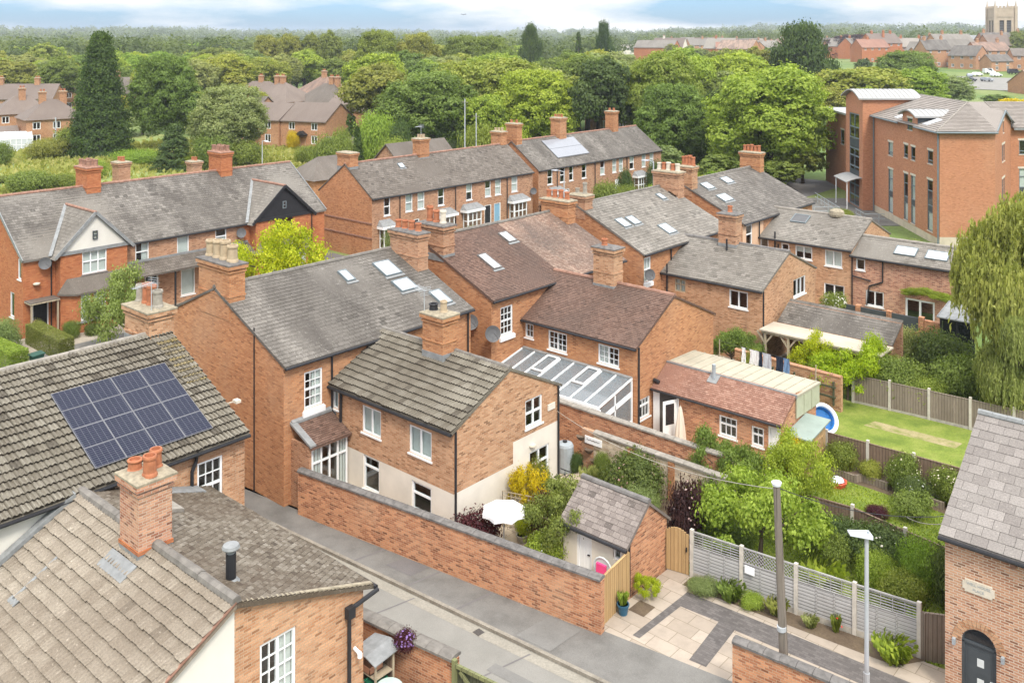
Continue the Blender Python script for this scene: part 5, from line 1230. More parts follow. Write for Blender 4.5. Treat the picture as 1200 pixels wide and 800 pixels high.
downpipe(S_, [(-28.42, 16.45, 5.3), (-28.5, 16.45, 4.9), (-28.5, 16.3, 4.6), (-28.5, 16.3, 3.5)], .06)
mb = MB(); mb.box(-28.6, -28.5, 15.3, 15.5, 4.3, 4.45); mb.build('air_brick', 'black_paint', S_)
mb = MB(); mb.bar((-30.3, 18.4, 5.7), (-29.9, 18.8, 5.85), .04, .04); mb.box(-30.0, -29.75, 18.75, 18.95, 5.8, 5.9); mb.build('flood_light', 'stone', S_)

# ------------------------------------------------------------------ house at the bottom left
L_ = thing('brick_house', 'brick and white house with pale tiled roof and a stout chimney with three pots', 'house', (-24.3, 12.5, 0))
RY, RZ = 12.65, 5.27
walls(L_, -28.5, -20.2, 7.5, 16.7, 2.43, RZ, 'x', ['brick_pale', 'white_render'], [W('+x', 13.40, 14.48, 2.2, 3.82, nx=2, bx=1, by=3, fw=.075, sill='white_paint', curtain='right')], r0=RY, e2=3.94, skip=('-x',), zones={'+x': [(7.5, 12.68, 0, 5.4, 1)]})
mb = MB()
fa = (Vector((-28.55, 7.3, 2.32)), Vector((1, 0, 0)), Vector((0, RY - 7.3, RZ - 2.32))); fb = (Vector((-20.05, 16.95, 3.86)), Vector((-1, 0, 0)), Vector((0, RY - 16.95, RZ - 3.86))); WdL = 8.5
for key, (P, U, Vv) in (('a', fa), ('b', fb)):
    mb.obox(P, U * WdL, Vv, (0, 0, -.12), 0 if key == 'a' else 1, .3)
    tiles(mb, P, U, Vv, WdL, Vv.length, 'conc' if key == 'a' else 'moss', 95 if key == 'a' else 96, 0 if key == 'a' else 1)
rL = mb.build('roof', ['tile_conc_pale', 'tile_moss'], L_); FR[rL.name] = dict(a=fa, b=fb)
ridge_tiles(rL, (-28.5, RY, RZ + .03), (-20.05, RY, RZ + .03), 'ridge_grey', .15, .40)
chimney(L_, -25.0, -23.95, 12.15, 13.1, 4.6, 7.05, 'brick_mixed', [(-24.75, 12.45, .35, .2, 'terracotta'), (-24.45, 12.9, .62, .17, 'terracotta'), (-24.12, 12.55, .66, .19, 'terracotta')], cap='mortar_cap', flash=(4.7, 5.22), band=False)
mb = MB(); mb.box(-25.03, -23.92, 12.12, 13.13, 5.2, 5.30); o = mb.build('chimney_base', 'brick_red', L_)
P, U, V, N = on_slope(rL, -25.15, 4.70); mb = MB(); mb.obox(P + N * .075, U * 1.35, V * .52, N * .03); mb.build('apron_flashing', 'lead', L_)
mb = MB(); mb.lathe(-21.35, 13.3, [(.13, 4.85), (.13, 5.75)], 14); mb.lathe(-21.35, 13.3, [(.2, 5.86), (.23, 5.9), (.2, 5.97), (.05, 6.0)], 14, 1); mb.lathe(-21.35, 13.3, [(.1, 5.75), (.1, 5.87)], 10, 1); mb.lathe(-21.35, 13.3, [(.3, 4.93), (.26, 5.0), (.15, 5.12)], 14, 1); mb.build('flue', ['black_paint', 'lead'], L_)
P, U, V, N = on_slope(rL, -26.75, 3.85); mb = MB(); mb.obox(P + N * .07, U * .10, V * 1.35, N * .03); mb.obox(P + N * .07 - V * .12 - U * .1, U * .42, V * .18, N * .03); mb.build('roof_strip', 'lead', L_)
mb = MB(); mb.tube((-20.0, 17.0, 3.78), (-28.5, 17.0, 3.78), .065); mb.build('gutter', 'black_paint', L_)
mb = MB(); mb.path([(-19.95, 17.02, 3.74), (-20.05, 16.2, 3.55)], .06, 8); mb.box(-20.15, -19.98, 16.02, 16.26, 3.3, 3.6); mb.path([(-20.08, 16.12, 3.35), (-20.08, 16.12, .1)], .055, 8); mb.build('downpipe', 'black_paint', L_)
mb = MB(); mb.bar((-20.1, 7.3, 2.33), (-20.1, RY, RZ + .02), .10, .07); mb.build('verge_board', 'ridge_clay', L_)
mb = MB(); mb.bar((-20.12, RY, RZ + .0), (-20.12, 16.9, 3.9), .12, .06); mb.build('verge_mortar', 'mortar_cap', L_)
mb = MB(); mb.tube((-20.15, 16.35, 2.35), (-19.95, 16.35, 2.3), .05); mb.lathe(-19.92, 16.35, [(.03, 2.36), (.07, 2.3), (.07, 2.2), (.03, 2.16)], 10); mb.build('security_light', 'white_paint', L_)
mb = MB(); mb.obox((-28.55, 8.2, 2.95), (.26, 0, .0), (0, 4.2, 2.3), (0, 0, .14)); mb.build('abutment_flashing', 'lead', L_)
P, U, V, N = on_slope(rL, -27.3, 4.6, 'b'); mb = MB(); mb.obox(P + N * .05, U * -.0 + Vector((1.1, 0, 0)), V * .55, N * .1); mb.build('rooflight', 'coping_pale', L_)
mb = MB(); mb.obox((-28.5, 12.9, 5.0), (0, 3.6, -1.1), (.55, 0, 0), (0, 0, .18)); mb.build('abutment_flashing', 'lead', L_)

# ------------------------------------------------------------------ house at the right edge
G_ = thing('brick_house', 'new brick house with pale slate roof, cream name plaque and black arched door', 'house', (-4.2, 32.4, 0))
wd = dict(s='-y')
GX0, GX1, GY0, GY1 = -8.55, 1.0, 28.6, 36.2
mb = MB(); SG = Side('-y', GY0); dc, dw, dz = -7.65, .46, 1.78
arcp = [(dc - dw * math.cos(math.pi * k / 10), dz + dw * math.sin(math.pi * k / 10)) for k in range(11)]
wall_faces(mb, SG, [(GX0, 0), (GX1, 0), (GX1, 4.8), (GX0, 4.8)], [(dc - dw, dc + dw, 0, dz + dw + .02)])
for k in range(10):                                  # brick spandrels that round the opening off
    (c0, z0), (c1, z1) = arcp[k], arcp[k + 1]; zt = dz + dw + .02
    mb.face([SG.p(c0, z0), SG.p(c1, z1), SG.p(c1, zt), SG.p(c0, zt)]); mb.face([SG.p(c0, z0), SG.p(c0, z0, -.15), SG.p(c1, z1, -.15), SG.p(c1, z1)])
wall_faces(mb, Side('+y', GY1), [(GX0, 0), (GX1, 0), (GX1, 4.8), (GX0, 4.8)], []); pr = [(GY0, 0), (GY1, 0), (GY1, 4.8), (32.4, 7.0), (GY0, 4.8)]
wall_faces(mb, Side('-x', GX0), pr, []); wall_faces(mb, Side('+x', GX1), pr, [])
mb.build('wall', 'brick_new', G_)
mb = MB()
for k in range(17):                                  # header arch
    a0, a1 = math.pi * (k + .06) / 17, math.pi * (k + .94) / 17
    q = [(dc - rr_ * math.cos(a), dz + rr_ * math.sin(a)) for rr_, a in ((dw + .02, a0), (dw + .02, a1), (dw + .25, a1), (dw + .25, a0))]
    mb.grid([SG.p(c, z, .004) for c, z in q] + [SG.p(c, z, .02) for c, z in q], [(4, 7, 6, 5), (4, 5, 1, 0), (6, 7, 3, 2), (5, 6, 2, 1), (7, 4, 0, 3)], 0)
mb.build('door_arch', 'brick_pale', G_)
mb = MB(); SG.box(mb, dc - dw, dc + dw, 0, dz, -.15, -.09); mb.face([SG.p(c, z, -.1) for c, z in arcp])
SG.box(mb, dc - dw, dc - dw + .07, 0, dz, -.09, -.05); SG.box(mb, dc + dw - .07, dc + dw, 0, dz, -.09, -.05); SG.box(mb, dc - dw, dc + dw, dz - .03, dz + .04, -.1, -.05)
for k in range(10): (c0, z0), (c1, z1) = arcp[k], arcp[k + 1]; mb.bar(SG.p(c0, z0, -.07), SG.p(c1, z1, -.07), .06, .06, 0, (0, 1, 0))
SG.box(mb, dc - .3, dc + .3, .1, 1.62, -.09, -.08); dG = mb.build('door', 'grey_paint', G_)
mb = MB()
for z in (.62, 1.18): SG.box(mb, dc - .06, dc + .12, z, z + .22, -.08, -.07)
mb.build('pane', 'blind_grey', dG); mb = MB(); mb.face([SG.p(c * .86 + dc * .14, (z - dz) * .82 + dz + .05, -.094) for c, z in arcp]); mb.build('fanlight', 'glass_dark', dG)
mb = MB(); SG.box(mb, dc + .28, dc + .38, .85, .88, -.09, -.03); mb.build('handle', 'galvanised', dG)
for c in (dc - dw - .22, dc + dw + .14):
    mb = MB(); mb.box(c, c + .08, GY0 - .12, GY0, 1.62, 1.80); mb.build('wall_lamp', 'tank_grey', G_)
mb = MB(); mb.tube((-6.75, GY0 - .1, 4.42), (-6.75, GY0, 4.42), .08); mb.build('alarm_box', 'ridge_clay', G_)
mb = MB(); pc, pz = -7.65, 3.42; o8 = [(-.42, -.11), (-.36, -.11), (-.36, -.17), (.36, -.17), (.36, -.11), (.42, -.11), (.42, .11), (.36, .11), (.36, .17), (-.36, .17), (-.36, .11), (-.42, .11)]
vs = [SG.p(pc + a, pz + b, .0) for a, b in o8] + [SG.p(pc + a, pz + b, .035) for a, b in o8]; k = len(o8)
mb.grid(vs, [tuple(range(k, 2 * k))] + [(i, (i + 1) % k, k + (i + 1) % k, k + i) for i in range(k)]); pq = mb.build('name_plaque', 'stone', G_)
def text_part(par, body, size, p, mat, rotz=0.0, name='lettering', italic=0.0):
    cu = bpy.data.curves.new(name, 'FONT'); cu.body = body; cu.size = size; cu.align_x = 'CENTER'; cu.align_y = 'CENTER'; cu.extrude = .004; cu.shear = italic
    tmp = bpy.data.objects.new(name, cu); me = bpy.data.meshes.new_from_object(tmp); bpy.data.objects.remove(tmp)
    me.materials.clear(); me.materials.append(MAT[mat]); o = bpy.data.objects.new(name, me); COL.objects.link(o); o.parent = par
    o.location = Vector(p) - ORG[par.name]; o.rotation_euler = (R(90), 0, rotz); ORG[o.name] = ORG[par.name]; return o
text_part(pq, 'WELL HOUSE', .105, (pc, GY0 - .037, pz + .07), 'tank_grey'); text_part(pq, 'PLACE', .105, (pc, GY0 - .037, pz - .07), 'tank_grey')
rG = gable_roof(G_, GX0, GX1, GY0, GY1, 4.8, 7.0, 'x', 'slate_new', 'big', seed=101, ov=.2, gov=.12, ridge='lead')

# ------------------------------------------------------------------ outhouse, brick outbuilding, sheds, slate lean-to
O_ = thing('outhouse', 'small brick outhouse with mauve slate roof, cream side and white plank door', 'outhouse', (-19.2, 27.6, 0))
S1 = Side('-y', 26.3)
walls(O_, -20.75, -18.0, 26.3, 28.75, 1.95, 2.9, 'x', ['brick_wall', 'cream_render'], [W('-y', -18.6, -18.25, 1.2, 1.62, nx=1, sill=None)], doors=[dict(s='-y', r=(-20.15, -19.5, .12, 1.88), mat='white_paint', panels=1)], zones={'-y': [(-20.75, -18.0, 0, 1.95, 1)]})
gable_roof(O_, -20.75, -18.0, 26.3, 28.75, 1.95, 2.9, 'x', 'slate_purple', 'slate_small', seed=111, ov=.16, gov=.08, ridge='ridge_dark')
downpipe(O_, [(-17.95, 26.34, 1.9), (-17.95, 26.34, .15)], .035)
K_ = thing('outbuilding', 'single storey brick outbuilding with red tiled roof and open white door', 'outbuilding', (-21.4, 39.8, 0))
wins = [W('-y', -21.25 + .1, -20.25, .95, 1.85, nx=1, tr=(.62,), bx=2, by=0), W('-y', -19.55, -18.95, .95, 1.8, nx=1, tr=(.6,), bx=1)]
walls(K_, -24.7, -18.1, 38.2, 41.7, 2.28, 3.2, 'x', 'brick_wall', wins, r0=39.6, e2=2.9, skip=('-x',), doors=[dict(s='-y', r=(-18.75, -18.15, .1, 2.0), mat='white_paint', panels=1)])
mb = MB(); S2 = Side('-y', 38.2)
S2.box(mb, -24.65, -24.55, 0.1, 2.05, -.02, .03); S2.box(mb, -23.35, -23.25, .1, 2.05, -.02, .03); S2.box(mb, -24.65, -23.25, 2.05, 2.14, -.02, .03); S2.box(mb, -24.55, -24.3, .1, 2.05, -.0, .02)
o = mb.build('door_frame', 'white_paint', K_)
mb = MB(); S2.box(mb, -24.3, -23.35, .1, 2.05, .0, .012); mb.build('doorway', 'interior', K_)
mb = MB(); mb.obox((-23.35, 38.15, .15), (-.30, -.72, 0), (.03, -.02, 0), (0, 0, 1.85)); dO = mb.build('door', 'white_paint', K_); mb = MB(); mb.obox((-23.42, 38.0, .9), (-.18, -.44, 0), (.05, -.03, 0), (0, 0, .95)); mb.build('pane', 'glass_dark', dO)
mb = MB(); P = Vector((-24.7, 38.05, 2.24)); Vv = Vector((0, 1.5, .92)); mb.obox(P, (6.65, 0, 0), Vv, (0, 0, -.1), 0, .3); tiles(mb, P, (1, 0, 0), Vv, 6.65, Vv.length, 'clay', 121)
roK = mb.build('roof', 'tile_red', K_); FR[roK.name] = dict(a=(P, Vector((1, 0, 0)), Vv), b=(P, Vector((1, 0, 0)), Vv))
mb = MB(); mb.obox((-24.7, 39.5, 3.02), (6.7, 0, 0), (0, 2.5, -.08), (0, 0, .10))
for k in range(13): mb.obox((-24.6 + k * .53, 39.5, 3.12), (.06, 0, 0), (0, 2.5, -.08), (0, 0, .03))
mb.box(-24.7, -18.0, 39.42, 39.5, 3.0, 3.16, 1); mb.build('flat_roof', ['corrugated', 'lead'], K_)
mb = MB(); mb.box(-18.08, -18.02, 39.5, 41.9, 2.1, 3.0); mb.box(-18.06, -17.98, 40.2, 40.24, 2.1, 3.0); mb.box(-18.06, -17.98, 41, 41.04, 2.1, 3.0); mb.build('end_panel', 'panel_green', K_)
mb = MB(); mb.tube((-22.0, 39.25, 2.9), (-22.0, 39.25, 3.65), .09, None, 12); mb.obox((-22.25, 39.0, 2.85), (.5, 0, 0), (0, .45, .27), (0, 0, .03), 1); mb.build('flue', ['tank_grey', 'lead'], K_)
mb = MB(); mb.tube((-24.7, 37.98, 2.18), (-18.1, 37.98, 2.18), .05); mb.build('gutter', 'black_paint', K_)
E_ = thing('garden_shed', 'small wooden shed with grey green felt roof against the outbuilding end', 'shed', (-18, 39.6, 0))
mb = MB(); mb.box(-18.0, -17.1, 38.6, 40.4, 0, 1.55); mb.grid([(-17.1, 38.6, 1.55), (-17.1, 40.4, 1.55), (-17.1, 40.4, 1.85), (-17.1, 38.6, 1.6)], [(0, 1, 2, 3)]); mb.build('wall', 'timber_shed', E_)
mb = MB(); mb.obox((-18.05, 38.4, 1.72), (1.15, 0, 0), (0, 2.1, .28), (0, 0, .06)); mb.build('roof', 'felt_green', E_)
window(E_, Side('+x', -17.09), 39.3, 40.1, .8, 1.45, nx=2, fm='timber_shed', sill=None, depth=.0)
J_ = thing('garden_shelter', 'long open sided garden shelter with grey slate roof and cream flat canopy', 'shelter', (-21.4, 51.6, 0))
mb = MB(); P = Vector((-24.7, 51.5, 2.32)); Vv = Vector((0, 1.75, 1.0)); mb.obox(P, (6.6, 0, 0), Vv, (0, 0, -.1), 0, .3); tiles(mb, P, (1, 0, 0), Vv, 6.6, Vv.length, 'slate_small', 131); mb.build('roof', 'slate', J_)
mb = MB(); mb.box(-24.7, -18.1, 53.0, 53.2, 0, 3.2); mb.box(-24.7, -18.1, 51.45, 51.55, 1.9, 2.3); mb.build('rear_wall', 'brick_brown', J_)
mb = MB(); mb.box(-24.9, -18.0, 49.6, 51.45, 2.22, 2.30); mb.build('canopy', 'cream_roof', J_)
mb = MB()
for x in (-24.6, -23.2, -21.9, -20.2, -18.2): mb.bar((x, 49.75, 0), (x, 49.75, 2.2), .13, .13)
for x in (-24.6, -23.2, -21.9):
    for q in (-1, 1): mb.bar((x, 49.75, 1.5), (x + q * .5, 49.75, 2.15), .09, .09)
mb.box(-24.8, -18.1, 49.68, 49.82, 2.08, 2.2); mb.build('post', 'timber_pale', J_)
Z_ = thing('summerhouse', 'black framed glazed summerhouse with grey zinc roof beside the willow', 'summerhouse', (-17.3, 60, 0))
mb = MB()
for x in (-17.8, -16.9, -16.0):
    for y in (58.8, 60.8): mb.bar((x, y, 0), (x, y, 2.3), .12, .12)
mb.box(-17.8, -16.0, 58.75, 58.85, 2.15, 2.3); mb.box(-17.85, -17.75, 58.8, 60.8, 2.15, 2.3); mb.build('frame', 'black_paint', Z_)
mb = MB(); mb.box(-17.7, -16.1, 58.82, 58.84, .1, 2.15); mb.box(-17.78, -17.76, 58.9, 60.7, .1, 2.15); mb.build('pane', 'glass_dark', Z_)
mb = MB(); mb.obox((-18.0, 58.6, 2.3), (2.2, 0, 0), (0, 2.4, .42), (0, 0, .06))
for k in range(5): mb.obox((-18.0 + k * .53, 58.6, 2.36), (.04, 0, 0), (0, 2.4, .42), (0, 0, .04))
mb.build('roof', 'lead', Z_)

# ------------------------------------------------------------------ garden walls
def wall_run(name, label, cat, pts, h, th, mat, cop='coping_stone', group=None, copw=.06, cap_len=.45, seed=1, z0=0.0, mats=None):
    """Free-standing wall along points, with a coping of separate stones."""
    t = thing(name, label, cat, (pts[0][0], pts[0][1], z0), group=group); mb = MB(); cp = MB(); rg = random.Random(seed)
    for (a, b) in zip(pts[:-1], pts[1:]):
        a, b = Vector((a[0], a[1], z0)), Vector((b[0], b[1], z0)); d = b - a; n = Vector((-d.y, d.x, 0)).normalized(); L = d.length; u = d.normalized()
        mb.obox(a, d, n * th, (0, 0, h))
        k = max(1, int(L / cap_len))
        for i in range(k):
            p = a + u * (L * i / k) - n * copw + Vector((0, 0, h + .003 + rg.uniform(0, .012))); w = L / k - .012
            q = n * (th + 2 * copw); c = cp
            vs = [p, p + u * w, p + u * w + q, p + q]; m1, m2 = p + q * .3 + Vector((0, 0, .12)), p + q * .7 + Vector((0, 0, .12))
            vs += [p + Vector((0, 0, .07)), p + u * w + Vector((0, 0, .07)), p + u * w + q + Vector((0, 0, .07)), p + q + Vector((0, 0, .07)), m1, m1 + u * w, m2 + u * w, m2]
            c.grid(vs, [(0, 3, 2, 1), (0, 1, 5, 4), (2, 3, 7, 6), (4, 5, 9, 8), (6, 7, 11, 10), (8, 9, 10, 11), (0, 4, 8, 11, 7, 3), (1, 2, 6, 10, 9, 5)], 0, rg.random())
    mb.build('brickwork', mat, t); cp.build('coping', cop, t); return t
wall_run('garden_wall', 'long red brick wall with dark coping along the lane pavement', 'wall', [(-30.9, wl(-30.9)), (-17.49, wl(-17.49))], 1.80, .24, 'brick_wall', seed=3)
wall_run('garden_wall', 'low brick wall with grey coping in front of the driveway at the bottom edge', 'wall', [(-13.0, 24.25), (0.0, 25.2)], 1.72, .24, 'brick_wall', seed=4)
wall_run('garden_wall', 'weathered brick wall with broad grey coping behind the yard shelf unit', 'wall', [(-23.5, 17.75), (-18.4, 18.42)], 1.72, .26, 'brick_wall', 'ridge_grey', seed=5, copw=.1)
wall_run('garden_wall', 'red brick boundary wall under the glass lean-to roof', 'wall', [(-31.7, 33.95), (-18.6, 33.85)], 2.12, .22, 'brick_wall', 'coping_pale', seed=6)
wB = wall_run('garden_wall', 'old buff stone and brick wall carrying a white painted sign', 'wall', [(-24.4, 33.05), (-17.6, 33.0)], 1.70, .24, 'rubble_stone', 'coping_pale', seed=7)
mb = MB(); mb.box(-25.05, -24.4, 33.06, 33.28, 0, 1.75); mb.build('pier', 'brick_brown', wB)
for x in (-22.6, -20.6):
    mb = MB(); mb.box(x, x + .3, 32.98, 33.05, 0, 1.65); mb.build('pier', 'brick_orange', wB)
wC = wall_run('garden_wall', 'brick garden wall with dark timber rails behind the washing line', 'wall', [(-25.0, 46.9), (-18.9, 46.55)], 1.72, .22, 'brick_pale', 'brick_brown', seed=8, copw=.02)
mb = MB()
for x in (-22.6, -21.4, -20.2, -19.3): mb.box(x, x + .08, 46.45, 46.55, .3, 1.5)
for z in (.75, 1.25): mb.bar((-22.9, 46.5, z), (-19.1, 46.4, z), .05, .09)
mb.build('timber_rail', 'timber_dark_green', wC)
wD = thing('boundary_wall', 'low brick wall with dark grey panels between brick piers below the rear windows', 'wall', (-22, 59.7, 0))
mb = MB()
for k in range(4): x = -25.2 + k * 1.95; mb.box(x, x + .3, 59.55, 59.85, 0, 1.85)
mb.box(-25.2, -17.1, 59.6, 59.8, 0, .9); mb.box(-19.0, -17.9, 59.55, 59.85, 0, 1.7); mb.build('brickwork', 'brick_wall', wD)
mb = MB()
for k in range(3): x = -24.9 + k * 1.95; mb.box(x, x + 1.65, 59.65, 59.75, .9, 1.75)
mb.build('panel', 'grey_paint', wD)

# ------------------------------------------------------------------ fences and gates
def fence(label, pts, h, mat, post='concrete_post', gravel=.2, postw=.12, trellis=None, group=None, name='garden_fence', ph=.12, z0=0.0, seed=1):
    """Bays between posts, every post and panel a part."""
    t = thing(name, label, 'fence', (pts[0][0], pts[0][1], z0), group=group); rg = random.Random(seed)
    P = [Vector((x, y, z0)) for x, y in pts]
    for p in P:
        mb = MB(); mb.box(p.x - postw / 2, p.x + postw / 2, p.y - postw / 2, p.y + postw / 2, z0, z0 + h + ph); mb.build('post', post, t)
    for i, (a, b) in enumerate(zip(P[:-1], P[1:])):
        d = (b - a); u = d.normalized(); n = Vector((-u.y, u.x, 0)); a2 = a + u * postw / 2; d2 = d - u * postw
        if gravel:
            mb = MB(); mb.obox(a2 - n * .025, d2, n * .05, (0, 0, gravel)); mb.build('gravel_board', 'concrete', t)
        mb = MB(); L = d2.length; top = h - (trellis or 0)
        if trellis is None:                           # feather-edge boards
            k = max(1, int(L / .13))
            for j in range(k):
                mb.obox(a2 + u * (L * j / k) - n * (.02 + .008 * (j % 2)) + Vector((0, 0, gravel)), u * (L / k - .004), n * .022, (0, 0, top - gravel + rg.uniform(-.015, .015)), 0, rg.random())
            mb.obox(a2 - n * .04 + Vector((0, 0, top - .02)), d2, n * .07, (0, 0, .035))
        else:                                         # lap boards under a lattice
            k = int((top - gravel) / .10)
            for j in range(k): mb.obox(a2 - n * .02 + Vector((0, 0, gravel + (top - gravel) * j / k)), d2, n * .025, n * .012 + Vector((0, 0, (top - gravel) / k - .004)), 0, rg.random())
            for f in (.33, .66): mb.obox(a2 + d2 * f - n * .035 + Vector((0, 0, gravel)), u * .04, n * .03, (0, 0, top - gravel))
        mb.build('panel', mat, t)
        if trellis:
            mb = MB(); zt = z0 + top
            mb.obox(a2 - n * .02 + Vector((0, 0, top)), d2, n * .04, (0, 0, .04)); mb.obox(a2 - n * .02 + Vector((0, 0, h - .03)), d2, n * .04, (0, 0, .04))
            if i == 1:
                m = int(L / .12)
                for j in range(-6, m + 1):
                    for sg in (1, -1):
                        x0, x1 = j * .12, j * .12 + trellis
                        c0, c1 = max(0, x0), min(L, x1)
                        if c1 - c0 < .04: continue
                        za, zb = c0 - x0, c1 - x0
                        if sg < 0: za, zb = trellis - za, trellis - zb
                        mb.bar(a2 + u * c0 + Vector((0, 0, top + za)), a2 + u * c1 + Vector((0, 0, top + zb)), .018, .018)
            else:
                for j in range(1, 6): mb.obox(a2 - n * .012 + Vector((0, 0, top + trellis * j / 6)), d2, n * .024, (0, 0, .022))
                m = int(L / .3)
                for j in range(1, m): mb.obox(a2 + u * (L * j / m) - n * .02 + Vector((0, 0, top)), u * .018, n * .02, (0, 0, trellis))
            mb.build('trellis', mat, t)
    return t
fD = fence('grey panel fence with lattice top and concrete posts beside the driveway', [(-17.0, 28.80), (-15.2, 29.0), (-13.35, 29.2), (-11.5, 29.42), (-9.62, 29.68)], 1.72, 'fence_grey', gravel=.3, trellis=.52, ph=.06)
mb = MB(); mb.box(-15.05, -14.7, 28.92, 28.95, .95, 1.2); mb.build('notice', 'white_cloth', fD)
fence('short weathered plank fence between the lattice fence and the arched door house', [(-9.5, 29.70), (-8.75, 30.1)], 1.5, 'fence_weathered', 'fence_weathered', gravel=0, ph=0)
fence('weathered plank fence with pale concrete posts along the far side of the upper lawn', [(-18.95, 48.27), (-17.15, 48.45), (-15.28, 48.6), (-13.4, 48.72), (-11.5, 48.8), (-9.6, 48.9), (-7.7, 49.0)], 1.45, 'fence_weathered', gravel=.15, seed=2)
fence('dark brown plank fence dividing the two lawns', [(-17.5, 40.5), (-17.1, 40.52), (-15.3, 40.6), (-13.4, 40.66), (-11.5, 40.72), (-9.6, 40.8)], 1.45, 'fence_brown', gravel=.12, seed=3)
fence('low brown fence half hidden in the dark hedge', [(-17.4, 35.2), (-14.0, 35.6), (-11.9, 35.2), (-10.3, 34.95), (-8.6, 34.9)], .98, 'fence_brown', gravel=.1, seed=4)
fence('new golden timber fence at the end of the lane wall', [(-17.75, 24.55), (-17.95, 26.25)], 1.68, 'fence_new', 'fence_new', gravel=0, postw=.08, ph=0)
t = thing('garden_gate', 'arched golden timber gate between outhouse and lattice fence', 'gate', (-17.9, 28.7, 0))
mb = MB(); n = 9; a, b = Vector((-17.95, 28.62, .14)), Vector((-17.12, 28.78, .14))
for k in range(n):
    p = a.lerp(b, k / n); q = a.lerp(b, (k + .96) / n); f = (k + .5) / n; mb.obox(p, q - p, (-.006, .03, 0), (0, 0, 1.38 + .17 * math.sin(math.pi * f)), 0, (k * .37) % 1)
mb.build('boards', 'fence_new', t); mb = MB()
for z in (.4, 1.3): mb.bar(a + Vector((0, .05, z)), b + Vector((0, .05, z)), .04, .1)
mb.build('rail', 'fence_new', t); mb = MB(); mb.box(-17.2, -17.16, 28.70, 28.74, .95, 1.1); mb.build('latch', 'black_paint', t)
t = thing('yard_gate', 'mossy green timber gate with diagonal brace at the bottom edge', 'gate', (-18.3, 18.4, 0))
mb = MB(); a, b = Vector((-18.3, 18.42, .1)), Vector((-15.2, 18.78, .1))
n = 24
for k in range(n): p = a.lerp(b, k / n); q = a.lerp(b, (k + .95) / n); mb.obox(p, q - p, (0, .025, 0), (0, 0, 1.6), 0, (k * .31) % 1)
mb.build('boards', 'timber_dark_green', t); mb = MB()
mb.bar(a + Vector((0, -.06, 1.6)), b + Vector((0, -.06, 1.6)), .08, .1); mb.bar(a + Vector((0, -.06, .3)), b + Vector((0, -.06, .3)), .05, .1); mb.bar(a + Vector((.2, -.05, 1.5)), a.lerp(b, .5) + Vector((0, -.05, .3)), .06, .1)
for k in (0, 1): p = a.lerp(b, k); mb.bar(p + Vector((0, -.06, -.1)), p + Vector((0, -.06, 1.75)), .12, .12)
mb.build('frame', 'timber_green', t)
# ------------------------------------------------------------------ small things
def cw(X, Y, z=0.0):                                  # distances right of and ahead of the viewpoint -> world
    return Vector((.75 * X - .6614 * Y, .6614 * X + .75 * Y, z))
t = thing('parasol', 'open white garden parasol over the patio behind the long lane wall', 'parasol', (-22.75, 25.35, .05))
mb = MB(); mb.tube((-22.75, 25.35, .05), (-22.75, 25.35, 2.1), .022); mb.lathe(-22.75, 25.35, [(.25, .05), (.25, .12), (.05, .16)], 14); mb.build('pole', 'galvanised', t)
mb = MB(); c = Vector((-22.75, 25.35, 2.1)); n = 8
for k in range(n):
    a0, a1 = 2 * math.pi * k / n + .3, 2 * math.pi * (k + 1) / n + .3
    p, q = c + Vector((0.82 * math.cos(a0), 0.82 * math.sin(a0), -.26)), c + Vector((0.82 * math.cos(a1), 0.82 * math.sin(a1), -.26)); m = (p + q) / 2 + (c - (p + q) / 2) * .04
    mb.face([c, p, m]); mb.face([c, m, q]); mb.face([p, p + Vector((0, 0, -.14)), m + Vector((0, 0, -.11)), m]); mb.face([m, m + Vector((0, 0, -.11)), q + Vector((0, 0, -.14)), q])
mb.build('canopy', 'white_cloth', t)
t = thing('parasol', 'closed beige parasol standing by the open outbuilding door', 'parasol', (-22.75, 37.5, .05))
mb = MB(); mb.tube((-22.75, 37.5, .05), (-22.75, 37.5, 2.05), .025); mb.lathe(-22.75, 37.5, [(.22, .05), (.22, .14), (.05, .18)], 12); mb.build('pole', 'timber_pale', t)
mb = MB(); pr = [(.20, .35), (.25, .45), (.21, .9), (.15, 1.4), (.08, 1.85), (.03, 2.02)]; n = 16; vs = []
for r, z in pr:
    for k in range(n): a = 2 * math.pi * k / n; rr = r * (1 + .22 * (k % 2) - .1); vs.append((-22.75 + rr * math.cos(a), 37.5 + rr * math.sin(a), z))
mb.grid(vs, [(i * n + k, i * n + (k + 1) % n, (i + 1) * n + (k + 1) % n, (i + 1) * n + k) for i in range(len(pr) - 1) for k in range(n)]); mb.build('canopy', 'beige_cloth', t)
